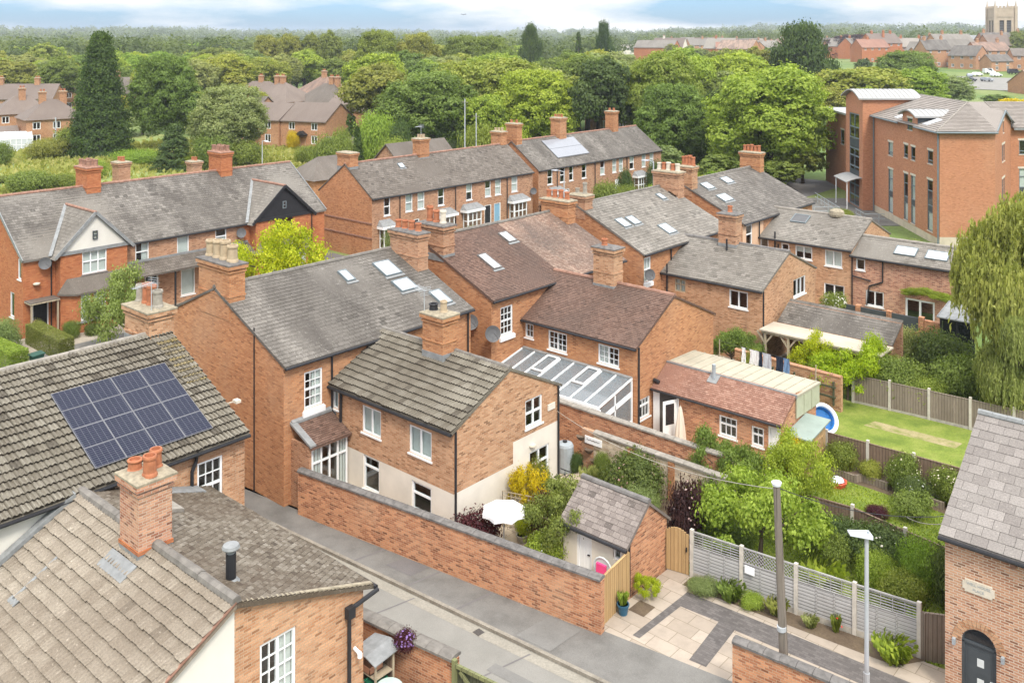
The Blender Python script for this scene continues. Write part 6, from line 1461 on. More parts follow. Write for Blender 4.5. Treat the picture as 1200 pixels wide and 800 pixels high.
# utility pole and lane lamp
t = thing('utility_pole', 'leaning wooden utility pole behind the low driveway wall', 'utility pole', (-11.75, 25.0, .12))
mb = MB(); mb.tube((-11.75, 25.02, .1), (-11.86, 24.68, 6.42), .135, .095, 14); mb.build('pole', 'pole_wood', t)
mb = MB(); mb.tube((-11.86, 24.68, 6.42), (-11.862, 24.675, 6.50), .125, .14, 14); mb.build('cap', 'lamp_head', t)
mb = MB(); mb.tube((-11.79, 24.85, 2.3), (-11.79, 24.845, 2.42), .13, .13, 12); mb.build('band', 'galvanised', t)
def street_lamp(label, p, h, d, group=None, arm=.25, head=(.62, .34, .10)):
    p = Vector(p); t = thing('street_lamp', label, 'street lamp', p, group=group); d = Vector(d).normalized(); s = Vector((-d.y, d.x, 0)); top = p + Vector((0, 0, h))
    mb = MB(); mb.tube(p, p + Vector((0, 0, h * .25)), .085, .085, 10); mb.tube(p + Vector((0, 0, h * .25)), top, .065, .055, 10)
    if arm > .3: mb.tube(top, top + d * arm + Vector((0, 0, .1)), .035, .03, 8)
    mb.build('pole', 'galvanised', t)
    mb = MB(); o = top + d * (arm if arm > .3 else -.12) + Vector((0, 0, .02)); l, w, hh = head
    mb.grid([o - s * w / 2, o + d * l - s * w * .35, o + d * l + s * w * .35, o + s * w / 2, o - s * w / 2 + Vector((0, 0, hh)), o + d * l - s * w * .35 + Vector((0, 0, hh * .5)), o + d * l + s * w * .35 + Vector((0, 0, hh * .5)), o + s * w / 2 + Vector((0, 0, hh))],
            [(3, 2, 1, 0), (4, 5, 6, 7), (0, 1, 5, 4), (1, 2, 6, 5), (2, 3, 7, 6), (3, 0, 4, 7)]); h_o = mb.build('lamp_head', 'lamp_head', t)
    mb = MB(); mb.tube(o + d * .08 + Vector((0, 0, hh)), o + d * .08 + Vector((0, 0, hh + .05)), .04); mb.build('photocell', 'tank_grey', h_o)
    return t
street_lamp('pale grey street lamp with flat head beside the driveway at the lower right', (-9.85, 26.05, .12), 5.0, (-.75, -.66, .15))
street_lamp('slim street lamp in front of the blue front door terrace', (-57.2, 72.6, .1), 5.6, (-1, 0, 0), arm=.9)
street_lamp('tall pale street lamp in front of the terrace with the solar panel', (-46.6, 72.2, .1), 7.6, (-1, -.2, 0), arm=.5)
street_lamp('left of two tall street lamps beyond the zinc roofed apartment block', cw(128, 288), 11, (1, 0, 0), arm=2.2, head=(.9, .35, .12))
street_lamp('right of two tall street lamps beyond the zinc roofed apartment block', cw(131.5, 290), 9, (0, 1, 0), arm=.8, head=(.8, .35, .12))
street_lamp('thin lamp post among the allotments behind the black gable', (-99, 66, 0), 6.2, (1, 0, 0), arm=.6)
for nm, p, h in (('taller dark pole behind the gap between the two terraces', (-79, 81, 0), 11.5), ('shorter pale pole behind the solar panel terrace', (-79.5, 83.5, 0), 9.6)):
    t = thing('utility_pole', nm, 'utility pole', p); mb = MB(); mb.tube(p, Vector(p) + Vector((0, 0, h)), .085, .06, 10); mb.build('pole', 'galvanised', t)
    mb = MB(); mb.bar(Vector(p) + Vector((-.5, 0, h - .4)), Vector(p) + Vector((.5, 0, h - .4)), .08, .08); mb.build('cross_arm', 'pole_wood', t)
def cable(label, a, b, sag, r=.012, mat='wire'):
    a, b = Vector(a), Vector(b); pts = [a.lerp(b, k / 16) - Vector((0, 0, sag * 4 * (k / 16) * (1 - k / 16))) for k in range(17)]
    mb = MB(); mb.path(pts, r, 5, 0); o = mb.build('overhead_cable', mat, org=a); tag(o, label, 'cable')
cable('thin overhead cable from the leaning pole to the cream and brick gable wall', (-11.86, 24.7, 6.3), (-24.48, 30.6, 3.4), .55, .011, 'concrete')
cable('thin overhead cable from the leaning pole to the right edge house roof', (-11.86, 24.7, 6.35), (-8.6, 29.0, 5.0), .3)
cable('pale rope from the right edge house roof down to the hedge fence post', (-8.75, 28.9, 4.75), (-11.9, 35.2, 1.5), .1, .012, 'concrete')
# bicycle at the patio corner
t = thing('bicycle', 'small dark bicycle leaning at the corner of the cream rear wall', 'bicycle', (-24.2, 30.4, .05))
bx, by = -24.18, 29.95
for k, y in enumerate((by, by + .98)):
    mb = MB(); c = Vector((bx, y, .38)); pts = [c + Vector((.02 * k, .32 * math.cos(2 * math.pi * i / 20), .32 * math.sin(2 * math.pi * i / 20))) for i in range(21)]; mb.path(pts, .022, 6)
    for i in range(8): mb.tube(c, pts[int(i * 2.5)], .004, None, 4)
    mb.build('wheel', 'tyre', t)
mb = MB(); A1, B1, C1_, D1 = Vector((bx, by, .38)), Vector((bx, by + .42, .36)), Vector((bx, by + .32, .80)), Vector((bx, by + .80, .82)); E1 = Vector((bx, by + .98, .38))
for a, b in ((A1, B1), (A1, C1_), (B1, C1_), (B1, D1), (C1_, D1), (D1, E1)): mb.tube(a, b, .016, None, 6)
mb.build('frame', 'black_paint', t); mb = MB(); mb.box(bx - .07, bx + .07, by + .16, by + .42, .86, .92); mb.build('saddle', 'black_paint', t); mb = MB(); mb.bar((bx - .25, by + .80, .98), (bx + .25, by + .80, .98), .03, .03); mb.tube(D1, (bx, by + .80, .98), .014); mb.build('handlebar', 'black_paint', t)
# patio things
t = thing('oil_tank', 'upright grey storage tank between cream gable and old stone wall', 'tank', (-25.4, 32.3, .05)); mb = MB(); mb.lathe(-25.4, 32.3, [(.36, .05), (.38, .1), (.38, 1.15), (.33, 1.25), (.1, 1.3)], 18); mb.build('body', 'tank_grey', t); mb = MB(); mb.lathe(-25.4, 32.3, [(.1, 1.3), (.1, 1.36)], 10); mb.build('cap', 'black_paint', t)
t = thing('wall_sign', 'white painted board with dark handwritten line on the old stone wall', 'sign', (-24.0, 33.0, 1.2))
mb = MB(); mb.box(-24.85, -23.95, 33.0, 33.045, 1.22, 1.52); mb.build('board', 'white_cloth', t)
mb = MB(); pts = [Vector((-24.75 + .05 * k, 32.992, 1.40 + .035 * math.sin(k * 1.9) * (1 if k < 3 else .55))) for k in range(15)]; mb.path(pts, .009, 5); mb.build('lettering', 'black_paint', t)
def pot(label, p, r, h, mat, cat='plant pot', group=None, soil=True):
    t = thing('plant_pot', label, cat, p, group=group); x, y, z = p
    mb = MB(); mb.lathe(x, y, [(r * .7, z), (r * .95, z + h * .8), (r * 1.05, z + h * .85), (r * 1.05, z + h), (r * .9, z + h), (r * .85, z + h * .9)], 14); mb.build('pot', mat, t)
    mb = MB(); mb.lathe(x, y, [(r * .86, z + h * .86), (r * .86, z + h * .9)], 12); mb.build('soil', 'soil', t); return t
pot('wide stone bowl planter on the patio nearer the purple shrub', (-23.05, 26.7, .05), .22, .26, 'pot_stone')
pot('tall pale grey plant pot beside the wide stone bowl planter', (-22.45, 26.95, .05), .2, .42, 'pot_stone')
pot('glossy dark blue pot on the drive by the golden fence', (-17.6, 25.45, .12), .2, .34, 'pot_blue')
pot('teal pot on the raised bed beside the dark brown fence', (-17.0, 40.15, .3), .25, .32, 'bin_green')
pot('round dark pot at the foot of the old stone wall', (-25.0, 32.75, .05), .2, .3, 'black_paint')
for x, z, lb in ((-25.05, 1.25, 'wall basket of dark flowers highest on the old stone wall'), (-24.6, .80, 'wall basket of pink flowers in the middle of the old stone wall'), (-24.3, .42, 'lowest wall basket on the old stone wall')):
    t = thing('wall_planter', lb, 'wall planter', (x, 32.9, z)); mb = MB(); n = 10; vs = []
    for i, (r, zz) in enumerate(((.06, 0), (.16, .08), (.22, .2))):
        for k in range(n + 1): a = math.pi * k / n; vs.append((x + r * math.cos(a), 33.0 - r * math.sin(a), z + zz))
    mb.grid(vs, [(i * (n + 1) + k, i * (n + 1) + k + 1, (i + 1) * (n + 1) + k + 1, (i + 1) * (n + 1) + k) for i in range(2) for k in range(n)] + [tuple(range(2 * n + 2, 3 * n + 3))]); mb.build('basket', 'soil', t)
t = thing('trellis', 'pale lattice trellis panel behind the white parasol', 'trellis', (-23.6, 27.2, 0)); mb = MB()
for k in range(8): mb.bar((-24.3 + k * .17, 27.0 + k * .06, .1), (-24.3 + k * .17, 27.0 + k * .06, 1.45), .02, .03)
for k in range(9): mb.bar((-24.3, 27.0, .15 + k * .16), (-23.1, 27.42, .15 + k * .16), .02, .03)
mb.build('lattice', 'timber_pale', t)
t = thing('garden_chair', 'round backed grey garden chair with pink cushion beside the cream outhouse wall', 'chair', (-18.85, 25.75, .12)); mb = MB()
mb.obox((-19.12, 25.5, .5), (.55, 0, 0), (0, .5, 0), (0, 0, .05)); 
n = 16; c = Vector((-18.85, 26.02, .88)); rim = [c + Vector((.36 * math.cos(2 * math.pi * k / n), .03, .36 * math.sin(2 * math.pi * k / n))) for k in range(n + 1)]; mb.path(rim, .035, 6); mb.grid(rim[:-1], [tuple(range(n))]); mb.build('seat', 'blind_grey', t)
for x in (-19.08, -18.62):
    for y in (25.54, 25.95): mb = MB(); mb.tube((x, y, .12), (x, y, .5), .02); mb.build('leg', 'tank_grey', t)
mb = MB(); mb.obox((-19.06, 25.93, .62), (.40, 0, 0), (0, .06, .02), (.02, 0, .44)); mb.build('cushion', 'pink', t)
# washing line
t = thing('washing_line', 'washing line strung above the flat outbuilding roof and brick wall', 'washing line', (-23, 45, 0)); mb = MB()
for p in ((-25.0, 45.2), (-19.5, 44.9)): mb = MB(); mb.tube((*p, 0), (*p, 2.72), .03); mb.build('post', 'timber_pale', t)
mb = MB(); mb.tube((-25, 45.2, 2.66), (-19.5, 44.9, 2.66), .008, None, 5); mb.build('line', 'wire', t)
def garment(nm, label, f0, f1, h, mat, taper=0.0):
    a, b = Vector((-25, 45.2, 2.65)), Vector((-19.5, 44.9, 2.65)); mb = MB(); n = 6; vs = []
    for j in range(5):
        for k in range(n + 1): g = f0 + (f1 - f0) * (.5 + (k / n - .5) * (1 - taper * j / 4)); p = a.lerp(b, g); vs.append(p + Vector((.03 * math.sin(k * 2.1 + j), .04 * math.sin(k * 1.7 + j * .9) - .01, -h * j / 4)))
    back = [v + Vector((.012, .012, 0)) for v in vs]; m = len(vs)
    q = [(j * (n + 1) + k, j * (n + 1) + k + 1, (j + 1) * (n + 1) + k + 1, (j + 1) * (n + 1) + k) for j in range(4) for k in range(n)]
    mb.grid(vs + back, q + [tuple(m + i for i in reversed(f)) for f in q]); o = mb.build(nm, mat, org=a.lerp(b, (f0 + f1) / 2)); tag(o, label, 'laundry', 'laundry on the washing line')
garment('towel', 'narrow white towel at the left end of the washing line', .245, .285, .85, 'white_cloth')
garment('shirt', 'white shirt with dark hem on the washing line', .33, .43, .75, 'white_cloth')
garment('trousers', 'narrow dark trousers hanging between two pale garments', .43, .46, .9, 'dark_cloth')
garment('sheet', 'pale grey sheet in the middle of the washing line', .465, .555, .85, 'pale_cloth')
garment('jacket', 'navy jacket right of the pale sheet on the line', .60, .68, .75, 'dark_cloth', .2)
garment('jeans', 'blue jeans at the right end of the washing line', .68, .74, .75, 'blue_cloth')
# garden play things and beds
t = thing('paddling_pool', 'blue and white inflatable paddling pool propped against the shed end', 'paddling pool', (-17.9, 43.6, 0)); Mx = Matrix.Translation((-18.55, 43.3, .72)) @ Matrix.Rotation(R(-30), 4, 'Z') @ Matrix.Rotation(R(52), 4, 'Y')
def torus(mb, Mx, R0, r, z, m=0, n=24, k=8):
    vs = [Mx @ Vector(((R0 + r * math.cos(2 * math.pi * j / k)) * math.cos(2 * math.pi * i / n), (R0 + r * math.cos(2 * math.pi * j / k)) * math.sin(2 * math.pi * i / n), z + r * math.sin(2 * math.pi * j / k))) for i in range(n) for j in range(k)]
    mb.grid(vs, [(i * k + j, ((i + 1) % n) * k + j, ((i + 1) % n) * k + (j + 1) % k, i * k + (j + 1) % k) for i in range(n) for j in range(k)], m)
mb = MB(); torus(mb, Mx, .66, .10, .26); torus(mb, Mx, .66, .11, .10, 1); torus(mb, Mx, .66, .10, -.04); mb.build('ring', ['pool_white', 'pool_blue'], t); mb = MB(); mb.grid([Mx @ Vector((.64 * math.cos(2 * math.pi * i / 24), .64 * math.sin(2 * math.pi * i / 24), .03)) for i in range(24)], [tuple(range(24)), tuple(reversed(range(24)))]); mb.build('floor', 'pool_blue', t)
t = thing('toy_sandpit', 'red and white plastic play tray on the lower lawn', 'toy', (-15.95, 38.85, .03)); mb = MB(); mb.lathe(-15.95, 38.85, [(.34, .03), (.42, .22), (.44, .24), (.36, .24), (.3, .1)], 8); mb.build('tray', 'red_plastic', t); mb = MB(); mb.lathe(-15.95, 38.85, [(.32, .26), (.22, .36), (.1, .38)], 7); mb.build('lid', 'pool_white', t)
t = thing('raised_bed', 'low timber edged raised bed in front of the dark brown fence', 'raised bed', (-15, 39.8, 0)); mb = MB()
for a, b in (((-16.9, 39.75), (-15.5, 39.65)), ((-15.5, 39.65), (-15.3, 39.95)), ((-15.3, 39.95), (-14.2, 39.9)), ((-12.9, 39.75), (-11.9, 39.7))): mb.bar((*a, .16), (*b, .16), .1, .34)
mb.build('edging', 'fence_weathered', t); mb = MB(); mb.face([(-16.9, 39.75, .3), (-15.5, 39.65, .3), (-15.3, 39.95, .3), (-14.2, 39.9, .3), (-14.2, 40.5, .3), (-16.9, 40.4, .3)]); mb.build('soil', 'soil', t)
# yard by the lane
t = thing('shelf_unit', 'open storage shelf with grey pitched lid in the yard behind the water butt', 'shelf unit', (-20.6, 17.4, 0)); 
x0, x1, y0, y1 = -21.0, -20.15, 17.1, 17.75
for x in (x0, x1):
    for y in (y0, y1): mb = MB(); mb.bar((x, y, 0), (x, y, 1.55), .05, .05); mb.build('upright', 'timber_pale', t)
for z in (.25, .65, 1.05): mb = MB(); mb.box(x0, x1, y0, y1, z, z + .03); mb.build('shelf', 'timber_pale', t)
mb = MB(); mb.box(x0, x1, y1 - .02, y1, 0, 1.5); mb.box(x0, x0 + .02, y0, y1, 0, 1.5); mb.build('back_panel', 'fence_brown', t)
mb = MB(); mb.obox((x0 - .12, y0 - .15, 1.5), (.70, 0, .16), (0, .95, .10), (0, 0, .03)); mb.obox((x0 + .58, y0 - .15, 1.66), (.42, 0, -.10), (0, .95, .10), (0, 0, .03)); mb.build('lid', 'lead', t)
for nm, lb, b, m in (('crate', 'blue plastic crate on the bottom of the yard shelf', (-20.95, -20.5, 17.08, 17.6, .29, .55), 'crate_blue'), ('crate', 'green plastic crate on the middle of the yard shelf', (-20.6, -20.2, 17.08, 17.6, .69, .92), 'crate_green'), ('storage_box', 'brown cardboard box on the top of the yard shelf', (-20.9, -20.4, 17.1, 17.6, 1.09, 1.3), 'cardboard')):
    mb = MB(); a, b_, c, d, e, f = b; mb.box(a, b_, c, c + .02, e, f); mb.box(a, b_, d - .02, d, e, f); mb.box(a, a + .02, c, d, e, f); mb.box(b_ - .02, b_, c, d, e, f); mb.box(a, b_, c, d, e, e + .02); mb.box(a - .015, b_ + .015, c - .015, c + .02, f - .04, f); mb.box(a + .03, b_ - .03, c + .03, d - .03, e + .02, f - .06); o = mb.build(nm, m, org=((a + b_) / 2, (c + d) / 2, e)); tag(o, lb, 'crate' if nm == 'crate' else 'box')
t = thing('water_butt', 'pale green water butt with flat lid in the yard', 'water butt', (-19.75, 17.25, 0)); mb = MB(); mb.lathe(-19.75, 17.25, [(.30, 0), (.34, .3), (.36, .6), (.34, .9), (.33, .98)], 20); mb.build('barrel', 'butt_green', t)
mb = MB(); mb.lathe(-19.75, 17.25, [(.38, .96), (.38, 1.02), (.34, 1.05), (.02, 1.06)], 20); o = mb.build('lid', 'butt_green', t); mb = MB(); mb.bar((-19.9, 17.1, 1.07), (-19.8, 17.2, 1.07), .03, .03); mb.build('handle', 'tank_grey', o)
mb = MB()
for z in (.28, .75): mb.lathe(-19.75, 17.25, [(.345, z), (.37, z + .02), (.345, z + .05)], 20)
mb.build('band', 'butt_green', t)
t = thing('storage_chest', 'dark plastic storage chest against the house corner in the yard', 'storage chest', (-21.7, 17.0, 0)); mb = MB(); mb.box(-22.2, -21.25, 16.85, 17.45, 0, .95); mb.build('chest', 'black_paint', t); mb = MB(); mb.obox((-22.25, 16.8, .95), (1.05, 0, 0), (0, .7, .05), (0, 0, .05)); mb.build('lid', 'tank_grey', t)
t = thing('garden_ornament', 'white carved garden ornament at the foot of the yard wall', 'ornament', (-18.95, 17.7, 0)); mb = MB(); mb.lathe(-18.95, 17.7, [(.14, 0), (.14, .08), (.06, .12), (.05, .35), (.15, .42), (.18, .5), (.1, .52), (.07, .6), (.1, .7), (.03, .78)], 10); mb.build('figure', 'white_cloth', t); mb = MB(); mb.obox((-19.12, 17.66, .55), (.34, 0, 0), (0, .07, 0), (0, 0, .08)); mb.build('wing', 'white_cloth', t)
pot('black slim pot beside the water butt in the yard', (-19.25, 17.6, 0), .17, .6, 'black_paint')
pot('grey stone pot near the mossy green yard gate', (-18.65, 17.9, 0), .15, .35, 'pot_stone')
t = thing('wheelie_bin', 'dark green wheelie bin at the end of the bright hedge', 'wheelie bin', (-55.2, 22.0, .1)); mb = MB(); mb.grid([(-55.4, 21.8, .15), (-55.0, 21.8, .15), (-55.0, 22.2, .15), (-55.4, 22.2, .15), (-55.5, 21.7, 1.05), (-54.9, 21.7, 1.05), (-54.9, 22.3, 1.05), (-55.5, 22.3, 1.05)], [(3, 2, 1, 0), (4, 5, 6, 7), (0, 1, 5, 4), (1, 2, 6, 5), (2, 3, 7, 6), (3, 0, 4, 7)]); mb.build('body', 'bin_green', t)
mb = MB(); mb.obox((-55.55, 21.65, 1.05), (.7, 0, 0), (0, .7, .05), (0, 0, .05)); mb.build('lid', 'bin_green', t)
for y in (21.72, 22.2): mb = MB(); mb.tube((-55.42, y, .1), (-55.42, y + .06, .1), .1, None, 12); mb.build('wheel', 'tyre', t)
# utility cabinet and pole on the meadow, green hut behind the black gable
t = thing('utility_cabinet', 'grey utility cabinet with a slim mast on the meadow', 'cabinet', (-158, 67.5, 0)); mb = MB(); mb.box(-158.6, -157.2, 67, 68.4, 0, 2.3); mb.build('cabinet', 'tank_grey', t); mb = MB(); mb.tube((-159.5, 66.6, 0), (-159.5, 66.6, 5.6), .12); mb.build('mast', 'galvanised', t); mb = MB(); mb.box(-157.2, -157.15, 67.2, 68.1, .3, 1.3); mb.build('door', 'black_paint', t)
t = thing('garden_hut', 'dark green garden hut behind the black gabled end', 'hut', (-79, 56.5, 0)); mb = MB(); mb.box(-80.5, -77.5, 55.2, 57.8, 0, 2.1); mb.build('wall', 'shed_green', t); mb = MB(); mb.obox((-80.7, 55.0, 2.1), (3.4, 0, 0), (0, 1.5, .5), (0, 0, .06)); mb.obox((-80.7, 58.0, 2.1), (3.4, 0, 0), (0, -1.5, .5), (0, 0, .06)); mb.build('roof', 'tank_grey', t)
mb = MB(); c = cw(-4.15, 80, 20.85)
for q in (-1, 1): mb.grid([c + Vector((0, 0, .02)), c + Vector((.17 * q * .75, .17 * q * .66, .07)), c + Vector((.26 * q * .75 + .04, .26 * q * .66, .03)), c + Vector((.05, -.06, 0))], [(0, 1, 2, 3)])
mb.tube(c + Vector((.1, -.1, 0)), c + Vector((-.1, .1, .02)), .035, .02, 6); tag(mb.build('bird', 'black_paint', org=c), 'dark bird gliding against the pale cloud', 'bird')

# ------------------------------------------------------------------ far houses, church, parked cars
NH = [0]
def far_house(label, X, Y, rot, w, d, e, rz, wall='brick_far', roof='tile_far', hip=False, chim=((.3, .5),), nwin=(3, 2), z0=0.0, group=None, cat='house', name='far_house', storeys=2, porch=False):
    NH[0] += 1; p = cw(X, Y, z0); p.z += max(0, tz(p.x, p.y) - .3); t = thing(name, label, cat, p, rot=R(41.41 + rot), group=group, local=True)
    x0, x1, y0, y1 = -w / 2, w / 2, -d / 2, d / 2; wins = []
    zs = [(e - 1.75, e - .5)] if storeys == 1 else [(e - 1.7, e - .45), (.9, 2.3)]
    if nwin[0]:
        for k in range(nwin[0]):
            c = x0 + w * (k + .5) / nwin[0]
            for z in zs: wins.append(W('-y', c - .62, c + .62, z[0], z[1], nx=2, fw=.11, sill=None))
    for k in range(nwin[1]):
        c = y0 + d * (k + .5) / nwin[1]
        for z in zs[:1]: wins.append(W('+x', c - .5, c + .5, z[0], z[1], nx=2, fw=.11, sill=None))
    if hip: walls(t, x0, x1, y0, y1, e, e + .01, 'x', wall, wins)
    else: walls(t, x0, x1, y0, y1, e, rz, 'x', wall, wins)
    mb = MB(); o = .35
    if hip:
        q = min(w, d) / 2 * .9; E = [Vector((x0 - o, y0 - o, e - .1)), Vector((x1 + o, y0 - o, e - .1)), Vector((x1 + o, y1 + o, e - .1)), Vector((x0 - o, y1 + o, e - .1))]
        a, b = Vector((x0 + q, 0, rz)), Vector((x1 - q, 0, rz))
        for f in ([E[0], E[1], b, a], [E[1], E[2], b], [E[2], E[3], a, b], [E[3], E[0], a], [E[3], E[2], E[1], E[0]]): mb.face(f, 0, .3 + .15 * (NH[0] % 4))
    else:
        for sg in (-1, 1):
            ta = (rz - e) / (d / 2); P = Vector((x0 - .2, sg * (d / 2 + o), e - ta * o)); mb.obox(P, (w + .4, 0, 0), (0, -sg * (d / 2 + o), rz - P.z), (0, 0, -.15), 0, .3 + .15 * (NH[0] % 4))
    ro = mb.build('roof', roof, t)
    for (fx, fy) in chim:
        cx, cy = x0 + w * fx, y0 + d * fy; chimney(t, cx - .55, cx + .55, cy - .4, cy + .4, e + .4, rz + 1.3, wall if wall != 'white_render' else 'brick_far', [(cx - .25, cy, .5, .18, 'terracotta'), (cx + .25, cy, .5, .18, 'terracotta')], band=False)
    if porch:
        mb = MB(); mb.box(-.9, .9, y0 - .9, y0, 2.3, 2.45); mb.grid([(-1, y0 - 1, 2.45), (1, y0 - 1, 2.45), (1, y0, 2.45), (-1, y0, 2.45), (0, y0 - 1, 3.1), (0, y0, 3.1)], [(0, 1, 4), (1, 2, 5, 4), (3, 0, 4, 5)]); mb.build('porch', 'black_paint', t); door(t, Side('-y', y0 - .02), -.5, .5, 0, 2.1, 'black_paint')
    return t
# left of the tall conifer
far_house('hip roofed brick semi nearest the tall dark conifer', -81, 165, 38, 9.5, 8.5, 4.9, 8.0, hip=True, chim=((.35, .5), (.7, .5)), group='houses at the far left')
far_house('hip roofed brick semi second from the tall dark conifer', -92, 176, 36, 9.5, 8, 4.9, 8.0, hip=True, chim=((.5, .4),), group='houses at the far left')
far_house('pale walled hip roofed house at the left edge of the photo', -103, 182, 34, 9, 8, 4.9, 7.8, wall='cream_render', hip=True, chim=((.6, .5),), group='houses at the far left')
far_house('long grey roofed house behind the left edge semis', -112, 215, 5, 16, 8, 5.2, 8.2, chim=((.2, .5), (.7, .5)), group='houses at the far left')
far_house('flat fronted low brick extension by the white greenhouse', -89, 161, 36, 7, 5, 2.7, 3.6, storeys=1, chim=(), nwin=(2, 1), group='houses at the far left')
far_house('brown roofed house peeping over the left edge semis', -118, 240, 20, 14, 9, 5.2, 8.6, hip=True, chim=((.3, .5),), group='houses at the far left')
far_house('grey roofed house just left of the tall conifer top', -100, 235, 28, 12, 9, 5.2, 8.8, roof='slate_brown', chim=((.6, .5),), group='houses at the far left')
t = thing('greenhouse', 'white framed lean-to greenhouse beside the hip roofed semis', 'greenhouse', cw(-83, 157), rot=R(41.41 + 30), local=True); mb = MB()
for k in range(7):
    x = -2.4 + k * .8; mb.bar((x, -1.5, 0), (x, -1.5, 2.0), .1, .1); mb.bar((x, 1.5, 0), (x, 1.5, 3.0), .1, .1); mb.bar((x, -1.5, 2.0), (x, 1.5, 3.0), .1, .1)
for z in (.1, 1.0, 2.0): mb.bar((-2.4, -1.5, z), (2.4, -1.5, z), .1, .1)
mb.build('frame', 'white_paint', t); mb = MB(); mb.face([(-2.4, -1.5, 2), (2.4, -1.5, 2), (2.4, 1.5, 3), (-2.4, 1.5, 3)]); mb.face([(-2.4, -1.5, 0), (2.4, -1.5, 0), (2.4, -1.5, 2), (-2.4, -1.5, 2)]); mb.build('pane', 'velux_blind', t)
# middle estate
gE = 'houses of the middle estate'
far_house('brick house with black arched porch, middle of the estate row', -33.7, 163, -22, 9.0, 9.0, 4.9, 7.6, chim=(), nwin=(2, 0), porch=True, group=gE)
far_house('brick house with black porch at the left end of the estate row', -42.3, 166, -22, 9.0, 9.0, 4.9, 7.4, chim=(), nwin=(2, 0), porch=True, group=gE)
far_house('brick house with plain gable at the right end of the estate row', -29.3, 186, -24, 12, 10, 4.9, 8.0, chim=(), nwin=(3, 0), group=gE)
far_house('large brown hip roofed house behind the left estate porch', -50, 205, -30, 11, 10, 5.2, 9.0, hip=True, chim=((.35, .5), (.5, .5)), nwin=(3, 2), group=gE)
far_house('red brown hip roofed house in the back row of the estate', -45, 225, -32, 12, 11, 5.2, 9.4, hip=True, roof='tile_old', chim=((.5, .5),), group=gE)
far_house('grey hip roofed house with broad brick stack in the estate', -40, 206, -25, 11.5, 10, 5.0, 8.8, hip=True, roof='slate_brown', chim=((.55, .5), (.68, .5)), group=gE)
far_house('white rendered house with slate roof beyond the estate', -38, 252, -12, 10, 7, 5.2, 7.6, wall='white_render', roof='slate', chim=((.5, .5),), nwin=(3, 0), group=gE)
far_house('low brown roofed house right of the white rendered house', -33.5, 232, -25, 10, 9, 4.5, 8.0, roof='tile_far', chim=(), group=gE)
far_house('small brick garage with low grey roof behind the estate row', -26, 148, -10, 6.5, 4, 2.2, 3.2, roof='slate_brown', storeys=1, chim=(), nwin=(0, 0), cat='garage', name='garage', group=gE)
far_house('cottage with dark slate roof right behind the blue door terrace', -11.5, 112, 48, 9, 6, 4.0, 6.6, wall='brick_brown', roof='slate_brown', chim=(), nwin=(0, 0), group=gE)
far_house('hip roofed back extension left of the blue door terrace', -20.2, 102.5, 48, 7, 5, 4.0, 6.0, wall='brick_orange', roof='slate_brown', hip=True, chim=(), nwin=(0, 0), group=gE)
far_house('white windowed cottage half hidden among the big trees', 19.5, 190, 10, 8, 7, 5, 8, chim=((.3, .5),), nwin=(2, 0), roof='slate', group=gE)
far_house('brick house with grey gable roof left of the estate row trees', -50, 178, -24, 9, 8, 4.9, 7.8, roof='slate_brown', chim=((.5, .5),), nwin=(2, 1), group=gE)
far_house('brick house at the back right of the estate by tall trees', -29, 215, -20, 10, 8, 5, 8.2, chim=((.3, .5),), nwin=(2, 1), group=gE)
far_house('brown roofed bungalow at the back left of the estate', -62, 232, -18, 13, 9, 4.4, 8.0, hip=True, chim=((.5, .5),), nwin=(3, 1), group=gE)
far_house('red roofed brick house in the wood left of the estate', -68, 262, 12, 12, 9, 5.2, 9.2, roof='tile_old', chim=((.4, .5),), nwin=(2, 1), group=gE)
